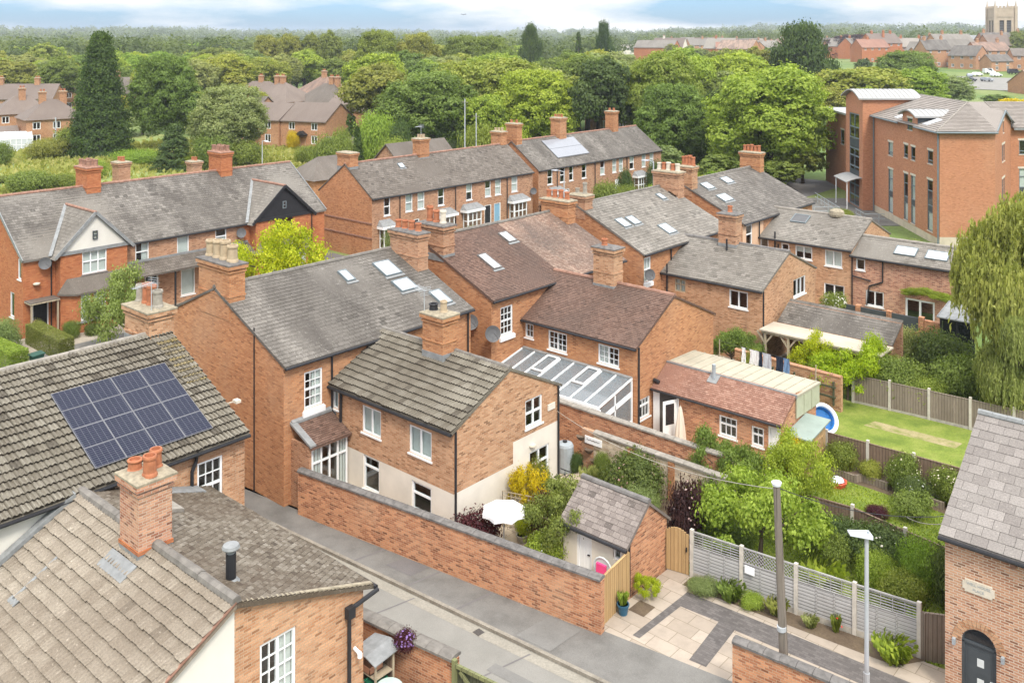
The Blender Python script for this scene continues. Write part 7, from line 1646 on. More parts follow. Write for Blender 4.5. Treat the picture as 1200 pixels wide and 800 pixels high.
# town on the right
gT = 'houses of the far town'
TOWN = [
 ('wide pale roofed hall at the left end of the far town', 118, 600, 8, 34, 14, 5, 8, 'cream_render', 'cream_roof', False, ()),
 ('long red roofed terrace left in the far town', 138, 560, 20, 22, 10, 6, 10, 'brick_far', 'tile_red', False, ((.2, .5), (.7, .5))),
 ('brick gable end with grey flat neighbour in the far town', 132, 520, -62, 14, 12, 6.5, 10.5, 'brick_far', 'tile_far', False, ()),
 ('slate roofed house with white end near the cedar', 147, 545, 25, 14, 9, 7, 11, 'white_render', 'slate_pale', False, ((.5, .5),)),
 ('brick terrace with two stacks left of the cedar', 156, 590, 15, 26, 9, 6, 10, 'brick_far', 'tile_far', False, ((.3, .5), (.8, .5))),
 ('tall red brick villa with cross gables and stacks', 196, 500, 12, 17, 14, 10, 15, 'brick_red', 'tile_far', False, ((.2, .5), (.5, .3), (.85, .5))),
 ('red brick villa wing with pale roof', 213, 505, -18, 18, 11, 8, 12.5, 'brick_red', 'coping_pale', False, ((.3, .5), (.8, .5))),
 ('low red roofed lodge right of the villa', 222, 480, 14, 16, 10, 5.5, 9, 'brick_red', 'tile_red', False, ((.5, .5),)),
 ('brick chapel with round gable window facing the car park', 192, 395, -55, 12, 10, 6, 10, 'brick_far', 'slate', False, ()),
 ('brick house with white garage door by the car park', 196, 380, 12, 10, 7, 4.5, 7, 'brick_far', 'slate', False, ()),
 ('narrow brick house with white quoins right of the car park', 217, 375, -10, 9, 8, 6.5, 9.5, 'brick_far', 'slate', False, ((.2, .5),)),
 ('brick house with tall windows at the right of the car park', 209, 385, -10, 9, 8, 6.2, 9, 'brick_far', 'slate_brown', False, ((.8, .5),)),
 ('grey roofed range behind the round windowed chapel', 200, 430, 18, 22, 10, 7, 12, 'brick_far', 'slate_pale', False, ((.3, .5),)),
 ('broad brick mill with skylight below the church tower', 229, 440, 0, 20, 12, 11, 15.2, 'brick_far', 'slate', False, ((.1, .5), (.9, .5))),
 ('brick house with square stack right below the church tower', 222, 432, 10, 12, 10, 9.5, 14.2, 'brick_far', 'tile_far', False, ((.8, .5),)),
 ('pale roofed house at the right edge of the town', 243, 415, 20, 16, 10, 6, 10, 'brick_far', 'coping_pale', False, ((.4, .5),)),
 ('brown roofed house at the right edge above the car park', 232, 395, -28, 14, 9, 5.5, 9, 'brick_far', 'tile_far', False, ((.6, .5),)),
 ('wide brown tiled roof at the right edge beyond the apartments', 168, 292, 8, 20, 14, 3.5, 7.5, 'brick_far', 'tile_old', False, ()),
 ('small slate cottage behind the car park hedge', 182, 420, 30, 10, 8, 5, 8.5, 'brick_far', 'slate_pale', False, ((.5, .5),)),
 ('distant white farmhouse below the wooded ridge', 150, 760, 5, 22, 12, 6, 10, 'white_render', 'slate', False, ((.5, .5),)),
 ('distant brick works left of the villa', 168, 640, 12, 30, 12, 7, 11, 'brick_far', 'tile_far', False, ((.5, .5),)),
 ('distant pale warehouse left of the cedar', 100, 820, 4, 50, 16, 6, 9, 'cream_render', 'coping_pale', False, ()),
 ('brick house with two dormers just right of the car park', 205, 352, 6, 12, 8, 5.5, 8.5, 'brick_far', 'slate', False, ((.5, .5),)),
 ('long slate roofed brick terrace behind the tall windowed house', 236, 440, 8, 30, 9, 7.5, 11.5, 'brick_far', 'slate_pale', False, ((.15, .5), (.5, .5), (.85, .5))),
 ('gabled brick house with pale verge left of the chapel', 186, 425, -50, 12, 9, 7, 11, 'brick_far', 'slate_pale', False, ((.5, .5),)),
 ('brown roofed brick block in front of the church nave', 205, 405, 10, 16, 9, 7.5, 11, 'brick_far', 'tile_old', False, ((.2, .5), (.8, .5))),
 ('tall brick maltings left of the church tower', 206, 442, 12, 20, 11, 10, 14.6, 'brick_far', 'slate_pale', False, ((.3, .5), (.8, .5))),
 ('slate roofed tall house at the right photo edge', 248, 440, -14, 16, 11, 9, 13.8, 'brick_far', 'slate', False, ((.4, .5),)),
 ('three storey brick house above the silver car', 183, 408, 8, 12, 9, 8, 12, 'brick_far', 'slate', False, ((.15, .5),)),
 ('brick block with white upper bay left of the square stack', 212, 470, -8, 14, 10, 9, 13.5, 'brick_far', 'slate', False, ((.3, .5),)),
 ('red brick house between cedar and villa', 183, 480, 14, 16, 10, 8, 12, 'brick_red', 'tile_red', False, ((.4, .5),)),
 ('orange brick factory gable left of the cedar', 122, 505, -40, 20, 12, 7, 11.5, 'brick_orange', 'tile_old', False, ()),
 ('slate roofed brick row behind the orange factory gable', 128, 600, 12, 34, 10, 8, 12, 'brick_far', 'slate_pale', False, ((.3, .5), (.7, .5))),
]
for (lb, X, Y, rot, w, d, e, rz, wm, rm, hp, ch) in TOWN:
    far_house(lb, X, Y, rot, w, d, e, rz, wm, rm, hp, ch, nwin=(max(2, int(w / 4)), 2), group=gT)
rg5 = random.Random(55)
for i in range(74):                                  # a haze of small roofs that nothing tells apart
    u = (770 + 440 * ((i * .618034) % 1)); Y = rg5.uniform(500, 1100); w = rg5.uniform(12, 26)
    far_house('small roof among the distant haze of houses at the right', (u - 600) / 1100 * Y, Y, rg5.uniform(-50, 50), w, rg5.uniform(8, 11), rg5.uniform(6, 8.5), rg5.uniform(10, 13), rg5.choice(['brick_far', 'brick_far', 'brick_red', 'cream_render', 'brick_orange']), rg5.choice(['slate_pale', 'tile_far', 'slate', 'tile_old', 'coping_pale', 'tile_red']), False, ((.3, .5),) if i % 2 else (), nwin=(0, 0), group='distant roofs at the right')
# church tower
t = thing('church_tower', 'square stone church tower with corner pinnacles above the town roofs', 'church tower', cw(245, 470, 5.5), rot=R(41.41 - 6), local=True)
mb = MB(); hw, ht = 4.9, 27.2; Ss = [Side('-y', -hw), Side('+x', hw), Side('+y', hw), Side('-x', -hw)]
ops = [(-2.8, -.6, 15, 21.5), (.6, 2.8, 15, 21.5)]
for S in Ss: wall_faces(mb, S, [(-hw, 0), (hw, 0), (hw, ht), (-hw, ht)], ops, rev=.8)
mb.face([(-hw, -hw, ht - .4), (hw, -hw, ht - .4), (hw, hw, ht - .4), (-hw, hw, ht - .4)]); mb.build('wall', 'church_stone', t)
mb = MB()
for S in Ss:
    for c0, c1, z0, z1 in ops: S.quad(mb, c0, c1, z0, z1, -.75)
    for c0, c1, z0, z1 in ops:
        for k in range(7): S.box(mb, c0, c1, z0 + .8 * k + .3, z0 + .8 * k + .5, -.7, -.3, 1)
mb.build('belfry_louvre', ['interior', 'lead'], t)
mb = MB()
for S in Ss:
    S.box(mb, -hw - .2, hw + .2, 13.2, 13.7, 0, .25); S.box(mb, -hw - .2, hw + .2, 23.2, 23.7, 0, .25); S.box(mb, -hw, hw, ht, ht + .5, -.4, .1)
    for k in range(5): S.box(mb, -hw + .3 + k * 1.8, -hw + 1.2 + k * 1.8, ht + .5, ht + 1.4, -.4, .1)
mb.build('parapet', 'church_stone', t)
mb = MB()
for a in (-1, 1):
    for b in (-1, 1):
        x, y = a * hw, b * hw; mb.box(x - .65, x + .65, y - .65, y + .65, 0, ht + 1.2); mb.lathe(x, y, [(.6, ht + 1.2), (.35, ht + 2.2), (.05, ht + 4.2)], 8)
mb.build('pinnacle', 'church_stone', t)
far_house('long church nave with grey lead roof left of the tower', 228, 474, -6, 24, 11, 11, 14, 'church_stone', 'lead', False, (), nwin=(6, 0), cat='church', name='church_nave')
def car(label, X, Y, rot, mat, van=False, group='cars in the far car park'):
    q = cw(X, Y); t = thing('parked_car', label, 'car', (q.x, q.y, tz(q.x, q.y) + .16), rot=R(41.41 + rot), local=True, group=group); L, Wd, mb = 4.3, 1.75, MB(); zr = 1.45 if not van else 2.0
    pr = [(-2.15, .35), (2.15, .35), (2.15, .75), (1.95, .9), (1.15, .98), (.5, zr), (-1.5 if not van else -2.05, zr), (-2.1, .98)] if not van else [(-2.3, .35), (2.3, .35), (2.3, .9), (1.5, 1.1), (.95, zr), (-2.3, zr)]
    n = len(pr); vs = [(x, -Wd / 2 * (1 if z < 1 else .86), z) for x, z in pr] + [(x, Wd / 2 * (1 if z < 1 else .86), z) for x, z in pr]
    mb.grid(vs, [tuple(range(n)), tuple(reversed(range(n, 2 * n)))] + [(i, n + i, n + (i + 1) % n, (i + 1) % n) for i in range(n)]); mb.build('body', mat, t)
    g = MB(); w2 = Wd / 2 * .93
    for s in (-1, 1): g.face([(.95, s * w2, 1.0), (.45, s * (w2 - .06), zr - .08), (-1.3, s * (w2 - .06), zr - .08), (-1.75, s * w2, 1.0)])
    g.face([(1.18, -.7, 1.0), (1.18, .7, 1.0), (.56, .62, zr - .05), (.56, -.62, zr - .05)]); g.build('window', 'glass_dark', t)
    for x in (-1.35, 1.35):
        for s in (-1, 1): g = MB(); g.tube((x, s * .72, .32), (x, s * .9, .32), .32, None, 14); g.build('wheel', 'tyre', t)
    return t
car('white car at the front of the far car park', 176.5, 356, 25, 'car_white'); car('white van behind the white cars in the far car park', 186, 366, 10, 'car_white', True); car('silver car at the left of the far car park', 171.5, 352, 70, 'car_silver')
car('second white car in the middle of the far car park', 181.5, 352, 15, 'car_white'); car('dark car at the right of the far car park', 193.5, 362, 8, 'car_dark', True); car('dark car nearest the hedge on the far road', 163.5, 335, -60, 'car_dark'); car('pale silver car following the dark car', 168.5, 333, -60, 'car_silver')
# ------------------------------------------------------------------ vegetation
def leaf_mesh(name, C, N, S, rnd, aspect=1.0, T=None):
    """One mesh of leaf-clump faces: centres C, normals N, sizes S (arrays)."""
    n = len(C); rs = np.random.RandomState(len(name) * 7 + n)
    N = N / np.linalg.norm(N, axis=1, keepdims=True)
    if T is None:
        T = rs.normal(size=(n, 3))
    T = T - (T * N).sum(1, keepdims=True) * N; T /= np.maximum(np.linalg.norm(T, axis=1, keepdims=True), 1e-6)
    B = np.cross(N, T); S = S[:, None]
    b = N * S * .22
    v = np.stack([C - T * S * aspect - b, C + B * S * .62, C + T * S * aspect - b, C - B * S * .62], 1).reshape(-1, 3)
    me = bpy.data.meshes.new(name); me.vertices.add(4 * n); me.vertices.foreach_set('co', v.astype(np.float32).ravel())
    me.loops.add(4 * n); me.loops.foreach_set('vertex_index', np.arange(4 * n, dtype=np.int32))
    me.polygons.add(n); me.polygons.foreach_set('loop_start', np.arange(0, 4 * n, 4, dtype=np.int32))
    at = me.attributes.new('rnd', 'FLOAT', 'FACE'); at.data.foreach_set('value', rnd.astype(np.float32))
    me.update(); me.validate(); return me

def blob_leaves(rs, lobes, n, size, cl=0.16, per=22, up=0.35, hollow=0.55):
    """Leaf clumps scattered over the skins of overlapping lobes; returns centres, normals, sizes, per-clump random."""
    L = np.array(lobes); wgt = L[:, 3] * L[:, 4] + L[:, 3] * L[:, 5]; wgt /= wgt.sum()
    nc = max(8, n // per); which = rs.choice(len(L), nc, p=wgt)
    d = rs.normal(size=(nc, 3)); d[:, 2] = d[:, 2] * .85 + .28; d /= np.linalg.norm(d, axis=1, keepdims=True)
    rad = hollow + (1 - hollow) * rs.uniform(0, 1, nc) ** .35 + rs.normal(0, .06, nc)
    cc = L[which, :3] + d * L[which, 3:] * rad[:, None]
    crn = rs.uniform(0, 1, nc)
    k = rs.randint(0, nc, n)
    sc = (L[which[k], 3:].mean(1) * cl)[:, None]
    off = rs.normal(size=(n, 3)) * sc * np.array([1.15, 1.15, .6])
    C = cc[k] + off
    Nn = d[k] * .8 + off / sc * .35 + rs.normal(size=(n, 3)) * .55 + np.array([0, 0, up])
    S = size * rs.uniform(.6, 1.25, n); r = np.clip(crn[k] * .65 + rs.uniform(0, .35, n), 0, 1)
    return C, Nn, S, r

def lobes_round(rs, R0, zc, rz, k=11, low=-.5):
    out = [(0, 0, zc, R0 * .55, R0 * .55, rz * .60)]
    for i in range(k):
        a = 2 * math.pi * (i * .618 + rs.uniform(0, .12)); h = low + (1 - low) * ((i + .5) / k) ** .85; q = math.sqrt(max(.05, 1 - h * h))
        r = R0 * rs.uniform(.25, .44); out.append((R0 * .68 * q * math.cos(a), R0 * .68 * q * math.sin(a), zc + rz * .66 * h, r, r, r * rz / R0 * rs.uniform(.75, 1.0)))
    return out
def trunk_mesh(name, H, r, limbs, seed=1, mat='bark'):
    mb = MB(); rg = random.Random(seed); pts = [Vector((0, 0, -.1))]
    for k in range(1, 5): pts.append(Vector((rg.uniform(-.1, .1) * r * 3, rg.uniform(-.1, .1) * r * 3, H * k / 4)))
    for i, (a, b) in enumerate(zip(pts[:-1], pts[1:])): mb.tube(a, b, r * (1.15 - .2 * i), r * (.95 - .2 * i), 8)
    for (x, y, z) in limbs:
        s = Vector((0, 0, H * rg.uniform(.55, .9))); e = Vector((x, y, z)); m = s.lerp(e, .5) + Vector((0, 0, .08 * H)); mb.tube(s, m, r * .42, r * .28, 6); mb.tube(m, e, r * .28, r * .08, 6)
    o = mb.build(name, mat); me = o.data; bpy.data.objects.remove(o); return me
KIND = {}
def kind(name, crown, trunk): KIND[name] = (crown, trunk)
def mk_broad(nm, seed, n, R0=5.0, H=12.0, k=12, size=.21, low=-.55, zc=.60, cl=.16):
    rs = np.random.RandomState(seed); L = lobes_round(rs, R0, H * zc, H * (1 - zc), k, low)
    C, N, S, r = blob_leaves(rs, L, n, size, cl); kind(nm, leaf_mesh(nm + '_crown', C, N, S, r), trunk_mesh(nm + '_trunk', H * .55, R0 * .075, [l[:3] for l in L[1:8]], seed))
for i in range(4): mk_broad('broad%d' % i, 11 + i, 24000, k=17 + i, zc=.58 + .01 * i)
mk_broad('chestnut', 31, 60000, R0=5, H=10.5, k=24, size=.135, low=-.85, zc=.50, cl=.14)
mk_broad('oak', 33, 50000, R0=5, H=11, k=20, size=.145, low=-.8, zc=.51, cl=.14)
for i in range(2): mk_broad('mid%d' % i, 51 + i, 9000, k=14 + i, size=.32, zc=.54)
def mk_shrub(nm, seed, n, size, k=8, cl=.26, up=.4, hz=1.0):
    rs = np.random.RandomState(seed); L = [(rs.uniform(-.45, .45), rs.uniform(-.45, .45), rs.uniform(.3, .62) * hz, .5, .5, .36 * hz) for i in range(k)] + [(0, 0, .5, .62, .62, .42)]
    C, N, S, r = blob_leaves(rs, L, n, size, cl, 14, up); C[:, 2] = np.abs(C[:, 2])
    kind(nm, leaf_mesh(nm + '_foliage', C, N, S, r), trunk_mesh(nm + '_stem', .5, .045, [(l[0], l[1], l[2]) for l in L[:5]], seed))
for i in range(3): mk_shrub('shrub%d' % i, 71 + i, 13000, .036, 9 + i)
mk_shrub('fine', 75, 17000, .028, 10, .22); mk_shrub('sparse', 76, 4500, .050, 9, .28); mk_shrub('tall', 77, 11000, .034, 8, .22, .2)
def mk_loose(nm, seed, n, size, k=16):
    rs = np.random.RandomState(seed); L = []
    for i in range(k):
        a = 2 * math.pi * i * .618; q = .95 * math.sqrt(rs.uniform(.02, 1)); z = .18 + .80 * (1 - .50 * q * q) * rs.uniform(.35, 1.05); r = rs.uniform(.11, .24); L.append((q * math.cos(a), q * math.sin(a), z, r, r, r * .75))
    C, N, S, r = blob_leaves(rs, L, n, size, .34, 12, .3, .35); kind(nm, leaf_mesh(nm + '_foliage', C, N, S, r), trunk_mesh(nm + '_stem', .45, .04, [l[:3] for l in L[:9]], seed))
mk_loose('loose0', 91, 14000, .026, 22); mk_loose('loose1', 92, 14000, .025, 26)
# conifer, slim cypress, cedar, willow, grassy clump, hedge block
rs = np.random.RandomState(5)
def mk_cone(nm, n, seed, rbase, size, pw=.75, skirts=14):
    rs = np.random.RandomState(seed); nc = n // 16; h = rs.uniform(0, 1, nc) ** 1.25; a = rs.uniform(0, 2 * math.pi, nc)
    lay = np.floor(h * skirts) / skirts; rr = rbase * (1 - h) ** pw * (.70 + .42 * rs.uniform(0, 1, nc)) * (1 + .10 * np.sin(a * 5 + lay * 40)) + .02
    cc = np.stack([rr * np.cos(a), rr * np.sin(a), h], 1); k = rs.randint(0, nc, n)
    off = rs.normal(size=(n, 3)) * np.array([.022, .022, .012]) * (rbase / .22); C = cc[k] + off; C[:, 2] = np.clip(C[:, 2], .01, 1.02)
    N = np.stack([np.cos(a[k]), np.sin(a[k]), .55 + 0 * a[k]], 1) + rs.normal(size=(n, 3)) * .5
    kind(nm, leaf_mesh(nm + '_crown', C, N, size * rs.uniform(.6, 1.3, n), np.clip(rs.uniform(0, 1, nc)[k] * .6 + rs.uniform(0, .4, n), 0, 1)), trunk_mesh(nm + '_trunk', .9, .022, [], seed))
mk_cone('conifer', 42000, 5, .25, .0105, .68, 16); mk_cone('spruce', 9000, 6, .27, .020, .8, 11); mk_cone('cypress', 3000, 7, .12, .03, .45, 6)
rs = np.random.RandomState(9); L = []
for lev in range(6):
    for j in range(6 - lev // 2):
        a = rs.uniform(0, 6.28); q = rs.uniform(.25, .95) * (1 - lev * .11); L.append((q * math.cos(a), q * math.sin(a), .42 + lev * .105 + rs.uniform(-.02, .02), .34, .34, .05))
C, N, S, r = blob_leaves(rs, L, 20000, .03, .30, 24, .8); kind('cedar', leaf_mesh('cedar_crown', C, N, S, r), trunk_mesh('cedar_trunk', .9, .05, [l[:3] for l in L[:14]], 9))
rs = np.random.RandomState(12); CC, TT, RR_ = [], [], []
WL = [(.62 * math.cos(i * 2.4) * (.35 + .65 * ((i * .37) % 1)), .62 * math.sin(i * 2.4) * (.35 + .65 * ((i * .37) % 1)), .40 + .44 * ((i * .618) % 1), .22 + .14 * ((i * .29) % 1)) for i in range(24)] + [(0, 0, .8, .3)]
for s in range(5200):                                 # weeping twigs hung from separate limbs
    lx, ly, lz, lr = WL[rs.randint(len(WL))]; d = rs.normal(size=3); d[2] = abs(d[2]) * .8; d /= np.linalg.norm(d); rr = rs.uniform(0, 1); q = lr * rs.uniform(.7, 1.1)
    x, y, z = lx + d[0] * q, ly + d[1] * q, lz + d[2] * q * .55; ln = rs.uniform(.06, .24); m = 16; a = math.atan2(y, x); bow = rs.uniform(.0, .06)
    for k in range(m):
        f = k / m; CC.append((x + bow * math.cos(a) * f + rs.normal(0, .014), y + bow * math.sin(a) * f + rs.normal(0, .014), max(.04, z - ln * f ** 1.3))); TT.append((rs.normal(0, .45), rs.normal(0, .45), -1)); RR_.append(min(1, max(0, rr * .6 + rs.uniform(0, .4))))
CC, TT = np.array(CC), np.array(TT); NN = np.stack([CC[:, 0], CC[:, 1], .25 + 0 * CC[:, 0]], 1) + rs.normal(size=CC.shape) * .45
kind('willow', leaf_mesh('willow_crown', CC, NN, .0145 * rs.uniform(.6, 1.4, len(CC)), np.array(RR_), 1.25, TT), trunk_mesh('willow_trunk', .62, .06, [(.34 * math.cos(a), .34 * math.sin(a), .66) for a in (0, 1.1, 2.3, 3.5, 4.6, 5.5)], 12))
rs = np.random.RandomState(14); n = 500; a = rs.uniform(0, 6.28, n); q = np.sqrt(rs.uniform(0, 1, n)) * .8; z = rs.uniform(.1, 1, n); C = np.stack([q * np.cos(a) * (.4 + .6 * z), q * np.sin(a) * (.4 + .6 * z), z], 1); T = np.stack([np.cos(a) * .4, np.sin(a) * .4, 1 + 0 * a], 1); N = np.stack([np.cos(a + 1.2), np.sin(a + 1.2), .3 + 0 * a], 1)
kind('clump', leaf_mesh('clump_leaves', C, N, .13 * rs.uniform(.7, 1.3, n), rs.uniform(0, 1, n), 1.2, T), trunk_mesh('clump_stem', .5, .02, [], 3))
rs = np.random.RandomState(15); n = 22000; f = rs.randint(0, 5, n); C = rs.uniform(-.5, .5, (n, 3)); C[:, 2] += .5; D = np.zeros((n, 3))
for i, (ax, v) in enumerate(((0, -.5), (0, .5), (1, -.5), (1, .5), (2, 1.0))): m = f == i; C[m, ax] = v; D[m, ax] = (v if ax < 2 else .5) * 2
C += rs.normal(0, .012, (n, 3)); kind('hedge', leaf_mesh('hedge_leaves', C, D * .8 + rs.normal(size=(n, 3)) * .5, .017 * rs.uniform(.7, 1.3, n), rs.uniform(0, 1, n)), trunk_mesh('hedge_stem', .6, .03, [], 2))

def plant(k, label, cat, p, sx, sy, sz, mat, group=None, name='tree', rot=None, trunk=True, tilt=None, flowers=None):
    """A tree or shrub: an Empty with crown and trunk meshes (shared data) as its parts."""
    o = bpy.data.objects.new(name, None); COL.objects.link(o); o.location = p; o.empty_display_size = .3; ORG[o.name] = Vector((0, 0, 0))
    o.rotation_euler = (0, 0, rng.uniform(0, 6.28) if rot is None else rot); tag(o, label, cat, group)
    cm, tm = KIND[k]; parts = [('crown' if name.endswith('tree') or name in ('conifer', 'willow', 'cedar') else 'foliage', cm, mat)]
    if trunk: parts.append(('trunk' if parts[0][0] == 'crown' else 'stem', tm, 'bark'))
    for nm, me, m in parts:
        if not me.materials: me.materials.append(MAT['leaf_mid' if me is cm else 'bark'])
        c = bpy.data.objects.new(nm, me); COL.objects.link(c); c.parent = o; c.scale = (sx, sy, sz)
        c.material_slots[0].link = 'OBJECT'; c.material_slots[0].material = MAT[m]
    if flowers:
        fm, nf, fs = flowers; rs = np.random.RandomState(int(abs(p[0] * 13 + p[1] * 7)) + 3); d = rs.normal(size=(nf, 3)); d[:, 2] = np.abs(d[:, 2]) * .8 + .1; d /= np.linalg.norm(d, axis=1, keepdims=True)
        C = d * np.array([sx * .85, sy * .85, sz * .55]) + np.array([0, 0, sz * .45]); me = leaf_mesh('flowers', C, d + np.array([0, 0, .4]), fs * rs.uniform(.6, 1.2, nf), rs.uniform(0, 1, nf), .8); me.materials.append(MAT[fm])
        c = bpy.data.objects.new('flowers', me); COL.objects.link(c); c.parent = o
    return o
def T(k, label, u, Y, vtop, wpx, mat, cat='tree', group=None, name='broadleaf_tree', zb=0.0, kH=None, **kw):
    """Tree by its bearing: u, vtop and width as seen in a 1200-wide frame, at distance Y."""
    p = cw((u - 600) / 1100 * Y, Y, zb); H = 19 - (vtop - 43) / 1100 * Y - zb; r = wpx / 2200 * Y
    base = {'chestnut': (5.2, 10.5), 'oak': (5.2, 11.0), 'conifer': (.27, 1.0), 'spruce': (.28, 1.0), 'cypress': (.13, 1.0), 'cedar': (1.15, 1.0), 'willow': (1.1, 1.0)}.get(k, (5.2, 12.0) if k[:5] in ('broad', 'mid0', 'mid1') else (.95, .95))
    s = r / base[0]; return plant(k, label, cat, p, s, s, H / base[1], mat, group, name, **kw)
# trees one can point to
T('conifer', 'tall dense dark conifer left of the meadow', 118, 150, 40, 66, 'leaf_conifer', name='conifer', cat='conifer')
T('oak', 'large dark green tree right beside the tall conifer', 196, 158, 58, 88, 'leaf_mid')
T('oak', 'pale silvery round tree right of the tall conifer', 266, 140, 94, 96, 'leaf_grey')
T('spruce', 'small dark conifer at the meadow edge below the silvery tree', 204, 134, 146, 46, 'leaf_dark', name='conifer', cat='conifer')
T('chestnut', 'big bright green chestnut in front of the zinc roofed apartments', 903, 122, 71, 162, 'leaf_bright')
T('oak', 'broad mid green tree behind the middle of the blue door terrace', 507, 150, 78, 128, 'leaf_mid')
T('oak', 'fresh green tree left of the gap between the terraces', 630, 150, 76, 112, 'leaf_bright')
T('broad1', 'smaller fresh green tree in front of the gap trees', 566, 146, 108, 60, 'leaf_bright')
T('broad2', 'dark tree behind the solar panel terrace ridge', 704, 148, 62, 84, 'leaf_dark')
T('chestnut', 'yellowish flowering tree behind the right terrace end', 775, 150, 54, 104, 'leaf_yellow')
T('oak', 'rounded green tree between the terrace end and the chestnut', 792, 132, 92, 96, 'leaf_mid')
T('broad3', 'dark green tree close left of the bright chestnut', 838, 136, 104, 66, 'leaf_dark')
T('cedar', 'wide dark cedar standing above the far town', 938, 235, 33, 92, 'leaf_conifer', name='cedar', cat='cedar')
T('cedar', 'dark layered cedar above the middle tree belt', 621, 330, 33, 36, 'leaf_conifer', name='cedar', cat='cedar')
T('cedar', 'pale topped cedar right of the thin cypress', 709, 330, 30, 28, 'leaf_conifer', name='cedar', cat='cedar')
T('cypress', 'thin dark cypress between the two far cedars', 678, 340, 38, 9, 'leaf_conifer', name='conifer', cat='conifer')
T('broad0', 'dark purple beech behind the red brick villa', 996, 560, 40, 66, 'leaf_beech')
T('oak', 'golden yellow tree at the right edge beyond the apartments', 1192, 150, 112, 62, 'leaf_gold')
T('oak', 'willow green tree left of the far car park', 1058, 260, 56, 84, 'leaf_mid')
T('broad1', 'yellow green tree behind the zinc barrel roof', 1003, 190, 76, 120, 'leaf_yellow')
T('broad2', 'green tree behind the right end of the zinc barrel roof', 1075, 200, 76, 78, 'leaf_bright')
T('broad3', 'dark tree above the zinc barrel roof near the cedar', 884, 240, 54, 50, 'leaf_olive')
T('mid0', 'small dark tree in front of the red brick villa', 1012, 330, 66, 26, 'leaf_dark')
T('mid1', 'low green tree at the far car park left side', 1122, 300, 92, 24, 'leaf_dark')
T('mid0', 'bushy green tree behind the far car park roof', 1168, 250, 110, 36, 'leaf_mid')
T('broad0', 'tree at the right edge beside the church tower', 1194, 430, 36, 30, 'leaf_olive')
for i, (u, w, vt) in enumerate(((314, 40, 40), (338, 36, 37), (364, 30, 36), (386, 34, 35))): T('broad%d' % i, ['first', 'second', 'third', 'fourth'][i] + ' of four tall rounded trees in a row at the back left of centre', u, 300, vt, w, 'leaf_olive', group='tall row of trees at the back left')
for i, (u, Y, vt, w, m) in enumerate(((440, 250, 30, 60, 'leaf_mid'), (490, 255, 34, 66, 'leaf_olive'), (540, 262, 37, 56, 'leaf_olive'), (575, 280, 38, 60, 'leaf_mid'))): T('oak', ['leftmost', 'second', 'third', 'rightmost'][i] + ' of four broad grey green treetops on the skyline above the terraces', u, Y, vt, w, m, group='skyline treetops above the terraces')
# the belts of trees behind: individuals that look alike
MATS = ['leaf_mid', 'leaf_bright', 'leaf_yellow', 'leaf_olive', 'leaf_grey', 'leaf_yellow', 'leaf_bright', 'leaf_grey', 'leaf_mid', 'leaf_bright']
def belt(label, group, u0, u1, Y0, Y1, n, h0, h1, w0, w1, seed, mats=MATS, kinds=('broad0', 'broad1', 'broad2', 'broad3'), avoid=()):
    rg = random.Random(seed)
    for i in range(n):
        for _ in range(12):
            u = u0 + (u1 - u0) * ((i * .618034 + rg.uniform(0, .06)) % 1); Y = Y0 + (Y1 - Y0) * rg.random()
            if not any(a < u < b and c < Y < d for a, b, c, d in avoid): break
        else: continue
        H = rg.uniform(h0, h1); r = rg.uniform(w0, w1); p = cw((u - 600) / 1100 * Y, Y); p.z = tz(p.x, p.y)
        k = kinds[i % len(kinds)]; plant(k, label, 'tree', p, r / 5.2, r / 5.2 * rg.uniform(.85, 1.15), H / 12, mats[rg.randrange(len(mats))], group, 'broadleaf_tree')
belt('leafy tree in the dense belt behind the two terraces', 'tree belt behind the terraces', 440, 890, 158, 250, 62, 11.5, 16.5, 5.5, 8.5, 1)
belt('round tree in the wood between estate houses and skyline', 'wood behind the estate houses', 290, 470, 245, 330, 32, 12, 15.5, 5, 7.5, 2)
belt('tree in the wood behind the conifer and left edge houses', 'wood at the far left', -20, 300, 225, 330, 52, 11, 15.5, 5.5, 8, 3)
belt('small tree or tall bush standing along the meadow edge', 'meadow edge trees', 95, 300, 172, 205, 12, 5, 9, 3.0, 5, 4)
belt('tree in the belt beyond the chestnut and apartments', 'trees beyond the apartments', 800, 1110, 175, 300, 30, 6.5, 10, 4.5, 7, 5, avoid=((1090, 1200, 250, 400),))
belt('garden tree among the far town roofs', 'far town trees', 780, 1210, 400, 680, 26, 5, 9.5, 3.5, 6, 6, avoid=((1105, 1200, 330, 440), (840, 900, 330, 540), (960, 1060, 330, 480)), kinds=('mid0', 'mid1'))
belt('tree in the middle distance on the left skyline', 'left skyline trees', -20, 620, 330, 520, 70, 11, 17, 6, 9, 7, kinds=('mid0', 'mid1'))
